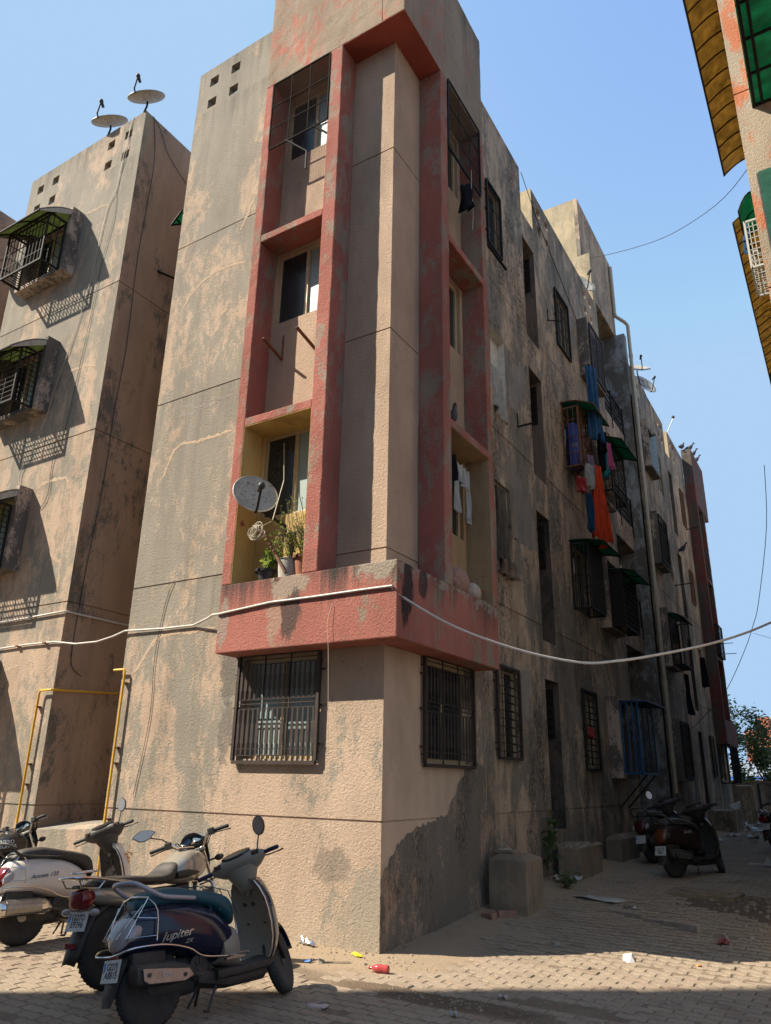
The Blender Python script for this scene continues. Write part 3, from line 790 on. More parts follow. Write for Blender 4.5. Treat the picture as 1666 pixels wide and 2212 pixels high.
bxo('window_lining', simple('pale_blue_reveal', (.42, .52, .58), .8, var=.25), A, (.02, .249, mir(8.8) - .086, mir(8.8) - .081, 11.09, 12.5))
c_f2 = cage(A, (0, 7.06, 7.92), Y1, NR, .92, 1.36, .36, M['rust_iron'], 'weave', 'bars', ho=.34, hs=(.02, .30), rise=.10)
c_f1 = cage(A, (0, 7.06, 4.9), Y1, NR, .94, 1.32, .36, M['black_iron'], 'bars', 'bars', ho=.34, hs=(.04, .28), rise=.05, hd=.06, bw=.02, gap=.075)
c_b1 = cage(A, (.25, 8.92, 4.86), Y1, NR, 1.22, 1.20, .27, M['black_iron'], 'grid', 'solid', ho=.28, hs=(.02, .2), rise=.04, hd=.05)
c_b2 = cage(A, (.25, 8.92, 7.98), Y1, NR, 1.22, 1.22, .26, M['black_iron'], 'grid', 'bars', ho=.30, hs=(.02, .2), rise=.06)
c_g = cage(A, (.25, 8.90, 1.86), Y1, NR, 1.3, 1.42, .36, M['blue_iron'], 'mesh', 'bars', ho=.22, hs=(.05, .2), rise=.0, hd=.02, sheet=M['rust_iron'], matf=M['black_iron'], bw=.03, gap=.10)
MB().bar((.02, 9.2, 1.18), (.56, 9.42, 1.84), .032).build('prop', M['black_iron'], c_g); MB().bar((.02, 9.9, 1.18), (.58, 10.1, 1.84), .032).build('prop', M['black_iron'], c_g)
c_far = cage(A, (.25, mir(10.1), 4.86), Y1, NR, 1.2, 1.35, .32, M['black_iron'], 'mesh', 'mesh', ho=.12, hs=(.0, .1), rise=.08)
c_end = cage(A, (0, mir(2.3), 1.75), Y1, NR, 1.9, 1.28, .42, M['black_iron'], 'bars', 'bars', hood=False)
c_end2 = cage(A, (E_, mir(2.1), 6.25), Y1, NR, 1.05, 1.2, .12, M['black_iron'], 'mesh', 'bars', hood=False)
# ---- wall marks that stand proud of the plaster: repaired cracks, re-rendered patches
def ribbon(parent, name, mat, O, U, N, pts, wd, seed=1, t=.003, sub=7):
    q = random.Random(seed); O = Vector(O); U = Vector(U); N = Vector(N); L = []; Rr = []
    dense = []
    for i in range(len(pts) - 1):
        for s_ in range(sub):
            f = s_ / sub; dense.append((pts[i][0] * (1 - f) + pts[i + 1][0] * f, pts[i][1] * (1 - f) + pts[i + 1][1] * f))
    dense.append(pts[-1]); n = len(dense)
    P = lambda u, v, d: O + U * u + Vector((0, 0, v)) + N * d
    rows = []
    for i, (u, v) in enumerate(dense):
        a = dense[max(0, i - 1)]; b = dense[min(n - 1, i + 1)]
        dx, dz = b[0] - a[0], b[1] - a[1]; l = math.hypot(dx, dz) or 1; nx, nz = -dz / l, dx / l
        w1 = wd * q.uniform(.35, 1.1) * min(1, .25 + min(i, n - 1 - i) * .3); w2 = wd * q.uniform(.35, 1.1) * min(1, .25 + min(i, n - 1 - i) * .3)
        u += q.uniform(-.012, .012); v += q.uniform(-.012, .012)
        rows.append([P(u + nx * w1, v + nz * w1, .0015), P(u + nx * w1 * .5, v + nz * w1 * .5, t), P(u - nx * w2 * .5, v - nz * w2 * .5, t), P(u - nx * w2, v - nz * w2, .0015)])
    m = MB(); m.sheet(rows)
    return m.build(name, mat, parent, fixn=False)
def patch(parent, name, mat, O, U, N, outline, seed=1, t=.004, amp=.035):
    q = random.Random(seed); O = Vector(O); U = Vector(U); N = Vector(N); pts = []
    n = len(outline)
    for i in range(n):
        a = outline[i]; b = outline[(i + 1) % n]; L = math.hypot(b[0] - a[0], b[1] - a[1]); k = max(2, int(L / .05))
        for s_ in range(k):
            f = s_ / k; pts.append((a[0] * (1 - f) + b[0] * f + q.uniform(-amp, amp), a[1] * (1 - f) + b[1] * f + q.uniform(-amp, amp)))
    m = MB(); m.add([O + U * u + Vector((0, 0, v)) + N * t for u, v in pts], [tuple(range(len(pts)))])
    return m.build(name, mat, parent, fixn=False)
FA = dict(O=(0, 0, 0), U=X1, N=NF)
for i, pts in enumerate(([(-4.05, 8.93), (-3.89, 9.16), (-3.65, 9.33), (-3.37, 9.42), (-3.07, 9.4), (-2.65, 9.36)], [(-2.64, 10.62), (-2.72, 10.43), (-2.81, 10.2), (-2.9, 10.04)],
        [(-4.0, 5.93), (-3.91, 6.16), (-3.83, 6.33), (-3.67, 6.41), (-3.32, 6.38), (-2.99, 6.38), (-2.63, 6.4)], [(-4.12, 2.96), (-3.93, 3.2), (-3.77, 3.42), (-3.59, 3.49), (-3.23, 3.5), (-2.92, 3.49), (-2.62, 3.5)])):
    ribbon(A, 'repaired_crack', M['repair'], (0, 0, 0), X1, NF, pts, .036, i)
for i, pts in enumerate(([(-3.77, 7.05), (-3.59, 7.06), (-3.39, 6.92), (-3.27, 7.03), (-2.96, 6.98), (-2.66, 6.99)], [(-3.8, 7.02), (-3.7, 6.9), (-3.5, 6.88), (-3.42, 6.95)], [(-3.3, 6.98), (-3.2, 6.9), (-3.0, 6.93)])):
    ribbon(A, 'salt_stain', M['grey_patch'], (0, 0, 0), X1, NF, pts, .02, 20 + i, t=.002)
PR = dict(O=(0, 0, 0), U=Y1, N=NR)
for i, (o, mt) in enumerate((([(3.92, 3.2), (4.29, 3.39), (4.5, 3.3), (4.44, 2.88), (4.36, 2.61), (3.92, 2.43)], 'grey_patch'), ([(4.05, 8.8), (5.06, 9.29), (4.87, 8.54), (4.55, 8.09), (4.05, 7.97)], 'grey_patch'),
        ([(4.05, 6.6), (4.45, 6.84), (4.71, 6.46), (4.97, 6.03), (5.04, 5.57), (4.55, 5.47), (4.05, 5.53)], 'grey_patch'), ([(6.26, 3.09), (6.59, 3.03), (6.98, 3.05), (6.95, 2.67), (6.6, 2.73)], 'grey_patch'))):
    patch(A, 'render_patch', M[mt], (0, 0, 0), Y1, NR, o, i, amp=.055)
patch(A, 'damp_patch', M['damp'], (0, 0, 0), Y1, NR, [(.012, -.1), (.012, .68), (.12, .82), (.32, 1.0), (.69, 1.15), (1.1, 1.2), (1.5, 1.28), (1.72, 1.5), (1.86, 1.68), (2.05, 1.78), (2.4, 1.9), (2.9, 1.75), (2.95, -.1)], 9, t=.0025, amp=.022)
crk = MB()
q_ = random.Random(5)
for x0, z0, z1 in ((2.62, 1.3, 3.05), (2.75, 2.2, 3.0)):
    pts = [(.003, x0 + q_.uniform(-.05, .05), z0 + (z1 - z0) * i / 16) for i in range(17)]
    crk.tube(pts, .006, 4)
crk.build('wall_crack', M['repair'], A)

# ------------------------------------------------------------------ neighbouring block on the left, same plane
B = empty('apartment_building', (-7.7, 0, 0), 'grey and pink plastered neighbour block with hooded window cages, left of a narrow gap', 'building')
B.location = (0, 0, 0)
bx0, bx1 = -9.56, -5.85
brects = []
for k in range(4):
    brects.append((-8.75, -7.45, 1.95 + 3 * k, 3.3 + 3 * k, .1))
facade('wall', M['block'], (0, 0, 0), X1, NF, bx0, bx1, -.3, ROOF - .03, brects, (1.22, 4.21, 7.2, 10.2), B)
facade('wall', M['block'], (0, 0, 0), X1, NF, bx0, bx1, ROOF - .03, ROOF - .02, (), (), B)
bh = []
for x, z in ((-6.3, 13.9), (-6.82, 13.9), (-6.3, 13.37), (-6.82, 13.37), (-8.63, 13.87), (-9.16, 13.87), (-8.63, 13.34), (-9.16, 13.34)): bh.append((x - hole, x + hole, z - hole, z + hole, None))
parapet(B, M['block'], (0, 0, 0), X1, NF, bx0, bx1, ROOF - .02, TOP, bh)
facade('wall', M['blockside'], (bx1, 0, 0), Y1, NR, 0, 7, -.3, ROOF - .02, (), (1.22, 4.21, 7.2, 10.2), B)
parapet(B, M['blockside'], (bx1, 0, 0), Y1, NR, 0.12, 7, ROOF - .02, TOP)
bxo('roof', M['concrete'], B, (bx0, bx1 - .13, .13, 7, 13.0, 13.12))
bxo('wall', M['concrete'], B, (bx0, bx0 + .12, .15, 7, -.3, TOP), (bx0 + .12, bx1 - .13, 6.9, 7, -.3, 13), (-9.4, -6.2, 1.0, 1.1, 0, 13))
for i, pts in enumerate(([(-7.27, 12.35), (-6.96, 12.31), (-6.76, 12.32), (-6.52, 12.23)], [(-6.93, 8.61), (-6.64, 8.6), (-6.36, 8.58), (-6.11, 8.49)], [(-7.3, 6.32), (-7.07, 6.43), (-6.8, 6.45), (-6.43, 6.41), (-6.26, 6.18), (-6.12, 5.77)],
        [(-6.59, 5.15), (-6.37, 4.98), (-6.19, 4.87), (-6.17, 4.54), (-6.19, 4.27)], [(-7.32, 3.21), (-7.05, 3.22), (-6.81, 3.27)], [(-6.72, 3.41), (-6.52, 3.32), (-6.41, 3.08)])):
    ribbon(B, 'repaired_crack', M['repair'], (0, 0, 0), X1, NF, pts, .034, 40 + i)
PALE = simple('pale_grey_end_plate', (.36, .34, .30), .8, var=.25)
for k in range(4):
    z0 = 1.88 + 3.0 * k
    m = MB(); m.box(-7.43, -7.33, -.25, 0, z0, z0 + 1.50); m.box(-8.87, -8.77, -.25, 0, z0, z0 + 1.50); m.box(-8.77, -7.43, -.25, -.001, z0, z0 + .09)
    m.build('window_box', M['boxfin'], B, bevel=.006)
    window(B, (-8.75, .05, 1.95 + 3 * k), X1, NF, 1.30, 1.35, (.33, .67), [M['glass'], M['frost'], M['glass']], mat=M['alu'])
    # cage hung on the box, curved mossy hood with pale end plates
    st = ('rungs', 'rungs', 'rungs', 'bars')[k]
    c = cage(B, (-8.72, -.25, z0 + .02), X1, NF, 1.27, 1.10, .38, M['black_iron'], st, st, hood=False)
    P = lambda u, q, z: (u, -q, z)
    rows = []; n = 9
    prof = []
    for i in range(n):
        t = i / (n - 1); q = .02 + t * .86; z = z0 + 1.49 + .10 * math.sin(math.pi * t) - .52 * t
        prof.append((q, z))
    xs = (-8.85, -8.1, -7.36)
    sh = MB(); sh.sheet([[P(x, q, z) for x in xs] for q, z in prof])
    s = sh.build('hood', M['moss_sheet'], c, solid=.008, fixn=False)
    rb = MB()
    for x in xs: rb.tube([P(x, q, z - .02) for q, z in prof], .015, 6)
    for i in (0, 4, n - 1): rb.bar(P(xs[0], prof[i][0], prof[i][1] - .025), P(xs[2], prof[i][0], prof[i][1] - .025), .03, .025)
    rb.build('hood_rib', M['black_iron'], s)
    for x in (xs[0] - .006, xs[2] + .006):
        e = MB(); poly = [P(x, q, z) for q, z in prof]; low = [P(x, q, prof[0][1] + (prof[-1][1] - prof[0][1]) * (i / (n - 1)) - .05) for i, (q, z) in enumerate(prof)]
        e.sheet([poly, low]); e.build('end_plate', PALE if k else M['green_sheet'], s, solid=.012, fixn=False)
# floor ledge closing the gap
Lg = empty('concrete_ledge', (0, 0, 0), 'low plastered concrete ledge closing the gap between the two blocks', 'ledge')
m = MB(); m.add([(bx1 + .003, .0, -.3), (-4.343, .0, -.3), (-4.343, 0, .97), (bx1 + .003, 0, .90), (bx1 + .003, .5, .98), (-4.343, .5, 1.08), (bx1 + .003, 3, 1.0), (-4.343, 3, 1.1), (bx1 + .003, 3, -.3), (-4.343, 3, -.3)],
    [(0, 1, 2, 3), (3, 2, 5, 4), (4, 5, 7, 6), (6, 7, 9, 8), (0, 3, 4, 6, 8), (1, 9, 7, 5, 2)])
m.build('slab', M['block'], Lg)
# third block at the far left edge
Cc = empty('apartment_building', (0, 0, 0), 'dark sliver of a third block behind the window cage at the far left edge', 'building')
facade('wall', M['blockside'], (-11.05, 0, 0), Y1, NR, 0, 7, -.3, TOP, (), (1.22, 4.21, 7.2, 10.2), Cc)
facade('wall', M['block'], (0, 0, 0), X1, NF, -15, -11.05, -.3, TOP, (), (1.22, 4.21, 7.2, 10.2), Cc)
bxo('roof', M['concrete'], Cc, (-15, -11.06, .01, 7, 13.0, 13.12))

# ------------------------------------------------------------------ block across the lane, at the right edge
D = empty('apartment_building', (0, 0, 0), 'orange plastered block at the right edge with amber awnings and green hoods', 'building')
dx = 4.29; dy = 1.5
facade('wall', M['orange'], (0, dy, 0), X1, NF, dx, 13, -.3, 15.5, (), (4.2, 7.2, 10.2), D)
facade('wall', plaster('lane_bounce_plaster', (.58, .50, .41), (.42, .36, .29), cover=.45, soft=.06, blackness=.1, streak=.2), (dx, 0, 0), Y1, (-1, 0, 0), dy, 25, -.3, 12.9, [(a, a + 1.1, z, z + 1.3, .12) for a in (3, 6, 9, 14, 18) for z in (1.9, 4.9, 7.9, 10.9)], (4.2, 7.2, 10.2), D)  # unseen lane face, made pale and low to put more light into the lane
bxo('roof', M['concrete'], D, (dx + .01, 13, 4, 25, 12.75, 12.88), (dx + .01, 13, dy + .01, 3.99, 15.3, 15.45))
for a in (3, 6, 9, 14, 18):
    for z in (1.9, 4.9, 7.9, 10.9): window(D, (dx + .05, a + 1.1, z), (0, -1, 0), (-1, 0, 0), 1.1, 1.3, (.5,))
def lane_awning(y0, y1, z, w_, nr, name='awning', seed=0):
    rows = []; n = 6
    for i in range(n):
        t = i / (n - 1); rows.append([(dx - w_ * t, y, z + .10 * math.sin(math.pi * (.35 + .65 * t)) - .12 * t) for y in [y0 + (y1 - y0) * j / nr for j in range(nr + 1)]])
    sh = MB(); sh.sheet(rows); s = sh.build(name, M['amber_sheet'], D, solid=.006, fixn=False)
    rb = MB()
    for j in range(nr + 1): rb.tube([(r[j][0], r[j][1], r[j][2] - .018) for r in rows], .014, 6)
    for i in (0, n - 1): rb.bar((rows[i][0][0], y0, rows[i][0][2] - .02), (rows[i][-1][0], y1, rows[i][-1][2] - .02), .03, .04)
    rb.build('awning_rib', M['brown_iron'], s)
lane_awning(1.55, 5.5, 12.58, .41, 11); lane_awning(6.75, 11.7, 12.45, .445, 13); lane_awning(11.75, 17.5, 12.75, .455, 14)
# green canopies on its end wall
sh = MB(); rows = [[(x, y, 9.92 + .05 * math.sin((1.5 - y) * 1.2)) for x in (4.47, 5.3, 6.3)] for y in (1.49, 1.0, .5, 0, -.4)]
sh.sheet(rows); s = sh.build('canopy', M['green_sheet'], D, solid=.008, fixn=False)
rb = MB()
for r in rows: rb.tube([(p[0], p[1], p[2] - .03) for p in r], .022, 6)
for i in (0, 1): rb.bar((4.50 + .09 * i * 1, 1.49, 9.88), (4.50 + .09 * i, -.4, 9.9), .035, .03)
rb.build('canopy_rib', M['black_iron'], s)
sh = MB(); prof = [(1.49, 8.72), (1.3, 8.70), (1.1, 8.35), (.95, 7.95), (.8, 7.5), (.6, 7.05)]
sh.sheet([[(x, y, z) for x in (4.40, 5.4)] for y, z in prof]); s = sh.build('canopy', M['green_sheet'], D, solid=.008, fixn=False)
rb = MB(); rb.tube([(4.40, y + .02, z - .02) for y, z in prof], .02, 6); rb.build('canopy_rib', M['black_iron'], s)
# lane-side hood and white lattice cage
sh = MB(); rows = [[(dx - .29 * t, y, 12.1 - .45 * t ** 2 + .12 * t) for y in (5.75, 6.3, 6.85)] for t in (0, .25, .5, .75, 1)]
sh.sheet(rows); s = sh.build('hood', M['green_sheet'], D, solid=.008, fixn=False)
rb = MB()
for j in (0, 1, 2): rb.tube([(r[j][0], r[j][1], r[j][2] - .02) for r in rows], .014, 6)
rb.bar((rows[-1][0][0], 5.75, rows[-1][0][2] - .02), (rows[-1][2][0], 6.85, rows[-1][2][2] - .02), .025); rb.build('hood_rib', M['black_iron'], s)
cage(D, (dx, 6.75, 10.5), (0, -1, 0), (-1, 0, 0), .95, 1.0, .23, simple('white_iron', (.36, .36, .34), .5), 'grid', 'grid', hood=False)

# block behind the camera whose shadow crosses the foreground
Bk = empty('apartment_building', (0, 0, 0), 'block behind the viewer that throws the foreground shadow', 'building')
bxo('wall', M['block'], Bk, (-10.0, 3.0, -22, -9.0, -.3, 14.05))
bxo('stair_tower', M['roofside'], Bk, (-10.0, -9.45, -12, -9.02, 14.05, 19))
for x in range(-8, -4, 3):
    for z in (1.9, 4.9, 7.9, 10.9): window(Bk, (x + 1.2, -8.99, z), (-1, 0, 0), (0, 1, 0), 1.2, 1.3, (.5,))

# ------------------------------------------------------------------ ground
def sst(a, b, t):
    t = max(0, min(1, (t - a) / (b - a))); return t * t * (3 - 2 * t)
def gh(x, y):
    z = .25 * sst(.5, 4.6, y) + .05 * sst(4.6, 7, y)
    d = math.hypot(max(x, 0), max(-y, 0))
    if -12 < x < 3 and -2 < y < 26:
        z += .045 * (1 - sst(.05, .7, d)) * (1 if y > .3 else .5)
        z += .012 * mnoise.noise(Vector((x * 1.6, y * 1.6, 0))) + .006 * mnoise.noise(Vector((x * 5, y * 5, 3)))
    return z
def axis(fine, coarse):
    out = set(round(v, 3) for v in coarse)
    a, b, st = fine
    n = int((b - a) / st)
    for i in range(n + 1): out.add(round(a + i * st, 3))
    return sorted(out)
xs = axis((-11, 5, .12), (-400, -150, -60, -30, -18, -13, 7, 10, 16, 30, 60, 150, 400))
ys = axis((-9, 27, .14), (-400, -150, -60, -25, -14, 30, 36, 45, 60, 100, 200, 600))
gm = MB(); gm.sheet([[(x, y, gh(x, y)) for x in xs] for y in ys])
PV = (-6.0, 4.2, -4.2, 7.0)
def ground_mat():
    k = NT('interlocking_pavers')
    pos = k.P()
    sx = k.n('SeparateXYZ'); k.l(pos, sx.inputs[0])
    X, Y = sx.outputs[0], sx.outputs[1]
    wob = k.math('MULTIPLY', k.math('SUBTRACT', k.noise(k.P((1, 1, 0)), 2.2, 3, .5), .5), .05)
    tri = k.math('MULTIPLY', k.math('PINGPONG', k.math('ADD', X, wob), .115), .26)
    yy = k.math('ADD', k.math('ADD', Y, tri), wob)
    tri2 = k.math('MULTIPLY', k.math('PINGPONG', k.math('ADD', Y, .03), .06), .22)
    xx = k.math('ADD', k.math('ADD', X, tri2), wob)
    cb = k.n('CombineXYZ'); k.l(xx, cb.inputs[0]); k.l(yy, cb.inputs[1])
    b = k.n('TexBrick'); k.l(cb.outputs[0], b.inputs['Vector'])
    b.inputs['Scale'].default_value = 1.0; b.inputs['Brick Width'].default_value = .245; b.inputs['Row Height'].default_value = .118
    b.inputs['Mortar Size'].default_value = .0075; b.inputs['Mortar Smooth'].default_value = .35; b.inputs['Bias'].default_value = 0
    b.inputs['Color1'].default_value = (.28, .213, .152, 1); b.inputs['Color2'].default_value = (.215, .163, .118, 1); b.inputs['Mortar'].default_value = (.075, .055, .040, 1)
    # pink pavers here and there
    pk = k.ramp(k.noise(k.P((1, 1, 0), off=(4, 2, 0)), .9, 3, .5), .52, .64)
    c = k.mix(k.math('MULTIPLY', pk, .35), b.outputs['Color'], (.26, .15, .115, 1))
    # sand and dust over the joints
    dn = k.noise(k.P((1, 1, 0)), 1.1, 10, .7, .2)
    dust = k.ramp(dn, .42, .62)
    fin = k.ramp(k.noise(k.P((1, 1, 0)), 55, 5, .7), .3, .7, (.7, .7, .7, 1), (1.15, 1.15, 1.15, 1))
    c = k.mix(k.math('MULTIPLY', dust, .62), c, (.325, .253, .18, 1))
    # bare soil beside the walls and in a hollow where pavers are missing
    dxn = k.math('MAXIMUM', X, 0.0); dyn = k.math('MAXIMUM', k.math('MULTIPLY', Y, -1.0), 0.0)
    d = k.math('SQRT', k.math('ADD', k.math('MULTIPLY', dxn, dxn), k.math('MULTIPLY', dyn, dyn)))
    sn = k.math('MULTIPLY', k.math('SUBTRACT', k.noise(k.P((1, 1, 0), off=(7, 0, 0)), 1.5, 8, .65), .5), 1.3)
    soil = k.ramp(k.math('ADD', d, sn), .72, 1.0, (1, 1, 1, 1), (0, 0, 0, 1))
    def blob(cx, cy, rx, ry):
        a = k.math('DIVIDE', k.math('SUBTRACT', X, cx), rx); e = k.math('DIVIDE', k.math('SUBTRACT', Y, cy), ry)
        q = k.math('SQRT', k.math('ADD', k.math('MULTIPLY', a, a), k.math('MULTIPLY', e, e)))
        return k.ramp(k.math('ADD', q, k.math('MULTIPLY', sn, .7)), .75, 1.05, (1, 1, 1, 1), (0, 0, 0, 1))
    hollow = k.math('MAXIMUM', blob(1.15, -1.0, 1.0, .22), blob(3.2, 4.0, 1.3, 1.0))
    scol = k.mix(k.noise(k.P((1, 1, 0)), 6, 8, .7), (.265, .193, .127, 1), (.345, .262, .177, 1))
    scol2 = k.mix(k.noise(k.P((1, 1, 0)), 9, 8, .7), (.085, .06, .042, 1), (.17, .12, .08, 1))
    inx = k.math('MULTIPLY', k.math('GREATER_THAN', X, PV[0]), k.math('LESS_THAN', X, PV[1])); iny = k.math('MULTIPLY', k.math('GREATER_THAN', Y, PV[2]), k.math('LESS_THAN', Y, PV[3]))
    ins = k.math('MULTIPLY', inx, iny)
    c = k.mix(ins, c, k.mix(k.noise(k.P((1, 1, 0)), 3.5, 9, .72), (.085, .062, .044, 1), (.28, .21, .145, 1)))
    c = k.mix(soil, c, scol); c = k.mix(hollow, c, scol2)
    # dirt stains
    st = k.ramp(k.noise(k.P((1, 1, 0), off=(1, 5, 0)), .7, 8, .7), .52, .72)
    c = k.mix(k.math('MULTIPLY', st, .45), c, (.13, .10, .078, 1))
    c = k.mix(1.0, c, fin, 'MULTIPLY')
    any_soil = k.math('MAXIMUM', k.math('MAXIMUM', soil, hollow), ins)
    joint = k.math('MULTIPLY', k.math('SUBTRACT', 1.0, b.outputs['Fac']), k.math('SUBTRACT', 1.0, any_soil))
    n1 = k.bump(joint, .9, .018)
    gr = k.noise(k.P((1, 1, 0)), 28, 8, .72)
    n2 = k.bump(gr, .55, .02, n1)
    return k.done(c, .93, n2, 0, .2)
go = gm.build('ground', ground_mat(), smooth=40, fixn=False)
tag(go, 'dusty interlocking paver yard and lane', None, None, 'structure')
# the pavers themselves where they can be told apart
pm = MB(); q_ = random.Random(77); PL, PH = .236, .1185
def tri(t): return 4 * abs(t - math.floor(t + .5)) - 1
def soily(x, y):
    d = math.hypot(max(x, 0), max(-y, 0)); n = mnoise.noise(Vector((x * 1.3 + 9, y * 1.3, 2))) + .5 * mnoise.noise(Vector((x * 3.1, y * 3.1, 7)))
    if d + .38 * n < (.86 if y < 0 else .66): return True
    for cx, cy, rx, ry in ((1.15, -1.02, 1.15, .20), (3.3, 4.1, 1.2, .9), (2.1, -.62, .5, .12)):
        if math.hypot((x - cx) / rx, (y - cy) / ry) + .35 * n < .92: return True
    return False
row = 0; y = PV[2] + .06
while y < PV[3]:
    x = PV[0] + (PL / 2 if row % 2 else 0) + .1
    while x < PV[1]:
        xx, yy = x + .03 * mnoise.noise(Vector((x * .5, y * .5, 0))), y + .05 * mnoise.noise(Vector((x * .4, y * .4, 5)))
        if not (xx < -.02 and yy > -.02) and not soily(xx, yy) and q_.random() > .004:
            loose = max(0, mnoise.noise(Vector((x * .7, y * .7, 11))))
            ang = q_.gauss(0, .007 + .03 * loose); dz = q_.gauss(.005, .0010 + .003 * loose); tx, ty = q_.gauss(0, .003 + .010 * loose), q_.gauss(0, .004 + .014 * loose)
            ca, sa = math.cos(ang), math.sin(ang); out = []
            for i in range(9):
                u = -PL / 2 + PL * i / 8; out.append((u, -PH / 2 + .010 * tri((u + PL / 2) / (PL / 2) + .25)))
            out2 = [(u, v + PH) for u, v in out][::-1]
            poly = out + out2
            zc = gh(xx, yy); n = len(poly); rings = []
            for ins_, z_ in ((.006, -.03), (.006, dz - .006), (.012, dz)):
                r = []
                for u, v in poly:
                    u2 = u * (1 - 2 * ins_ / PL); v2 = v * (1 - 2 * ins_ / PH); px = xx + u2 * ca - v2 * sa; py = yy + u2 * sa + v2 * ca
                    r.append((px, py, zc + z_ + u2 * tx + v2 * ty))
                rings.append(r)
            b = len(pm.v)
            for r in rings: pm.v += r
            for k_ in (0, 1):
                for i in range(n):
                    j = (i + 1) % n; pm.f.append((b + k_ * n + i, b + k_ * n + j, b + (k_ + 1) * n + j, b + (k_ + 1) * n + i))
            pm.f.append(tuple(b + 2 * n + i for i in range(n)))
        x += PL
    y += PH; row += 1
def paver_mat():
    k = NT('worn_paver'); g = k.n('NewGeometry'); rp = g.outputs['Random Per Island']
    c = k.mix(k.ramp(rp, .0, 1.0), (.242, .186, .137, 1), (.295, .23, .168, 1))
    c = k.mix(k.math('MULTIPLY', k.math('GREATER_THAN', k.math('FRACT', k.math('MULTIPLY', rp, 7.3)), .86), .4), c, (.26, .165, .12, 1))
    dn = k.ramp(k.noise(k.P((1, 1, 0)), 1.4, 10, .72, .2), .38, .66)
    c = k.mix(k.math('MULTIPLY', dn, .7), c, (.32, .25, .18, 1))
    st = k.ramp(k.noise(k.P((1, 1, 0), off=(1, 5, 0)), 1.1, 9, .75), .54, .70)
    c = k.mix(k.math('MULTIPLY', st, .6), c, (.115, .088, .066, 1))
    c = k.mix(1.0, c, k.ramp(k.noise(k.P((1, 1, 0)), 60, 5, .72), .3, .7, (.68, .68, .68, 1), (1.18, 1.18, 1.18, 1)), 'MULTIPLY')
    return k.done(c, .92, k.bump(k.noise(k.P(), 45, 6, .7), .5, .008), 0, .2)
tag(pm.build('pavement', paver_mat(), fixn=False), 'individual zigzag pavers of the yard', None, None, 'structure')
# gravel and crumbs: nobody could count them
gv = MB(); q_ = random.Random(11)
def pebble(m, x, y, z, r, q):
    a = q.uniform(0, 6.28)
    vs = []
    for i in range(6):
        t = a + i * 1.047; rr = r * q.uniform(.7, 1.15); vs.append((x + rr * math.cos(t), y + rr * math.sin(t), z - r * .2))
    for i in range(5):
        t = a + .4 + i * 1.257; rr = r * q.uniform(.35, .7); vs.append((x + rr * math.cos(t), y + rr * math.sin(t), z + r * q.uniform(.35, .7)))
    b = len(m.v)
    m.v += vs
    top = tuple(b + 6 + i for i in range(5)); m.f.append(top)
    for i in range(6):
        j = (i + 1) % 6; ti = min(4, int(i * 5 / 6)); tj = min(4, int(((i + 1) % 6) * 5 / 6))
        m.f.append((b + i, b + j, b + 6 + tj, b + 6 + ti) if ti != tj else (b + i, b + j, b + 6 + ti))
for i in range(2400):
    r_ = q_.random()
    if r_ < .34: x = q_.uniform(-3, 3.6); y = -abs(q_.gauss(0, .35)) - .02
    elif r_ < .55: x = abs(q_.gauss(0, .4)) + .02; y = q_.uniform(0, 14)
    elif r_ < .75: x = q_.gauss(3.0, .6); y = q_.gauss(4.4, .7)
    elif r_ < .85: x = q_.gauss(1.2, .5); y = q_.gauss(-1.0, .15)
    else: x = q_.uniform(-5, 3.8); y = q_.uniform(-3.5, 13)
    if x < 0 and y > 0: continue
    r = min(.030, .004 + q_.expovariate(1 / .0045))
    pebble(gv, x, y, gh(x, y), r, q_)
tag(gv.build('gravel', simple('gravel_stone', (.25, .19, .135), .95, var=.5, vscale=22)), 'loose gravel and crumbs scattered along the wall foot', None, None, 'stuff')
# ------------------------------------------------------------------ plinths by the lane wall
def plinth(x, y0, y1, zt, label, cap=.05, rag=False, seed=0, x0=.12):
    q = random.Random(seed)
    o = empty('concrete_plinth', (0, (y0 + y1) / 2, .2), label, 'plinth', 'concrete plinths along the lane wall')
    m = MB(); b = .0
    oy = (y0 + y1) / 2; oz = .2
    rings = []
    for z, ins in ((-.2, 0), (zt - cap, 0.006), (zt, .10)):
        rings.append([(x0 + ins, y0 + ins - oy, z - oz), (x - ins, y0 + ins - oy, z - oz), (x - ins, y1 - ins - oy, z - oz), (x0 + ins, y1 - ins - oy, z - oz)])
    m.loft(rings)
    m.build('block', M['concrete'], o, bevel=.012)
    return o
plinth(.64, 2.38, 2.96, .78, 'tall stained concrete plinth nearest the building corner')
plinth(.48, 5.0, 6.14, .72, 'cracked plinth with rubbish and weeds on top, below the drain shaft', .01, seed=1)
plinth(.42, 7.6, 8.9, .76, 'plain low plinth against the wall behind the other two', .06, seed=2)
t = empty('utility_ledge', (0, 20.4, .2), 'low broken utility ledge carrying grey pipes at the far end of the wall', 'ledge')
m = MB(); m.box(.003, .74, -.8, 1.0, -.3, .72); m.build('block', M['right'], t, bevel=.02)
m = MB()
for i in range(4): m.tube([(.75 - i * .05, -.9 + i * .1, .76 + i * .04), (.72, .3, .78 + i * .05), (.68, 1.2, .82 + i * .05)], .02, 8)
m.build('pipe', M['pvc'], t)
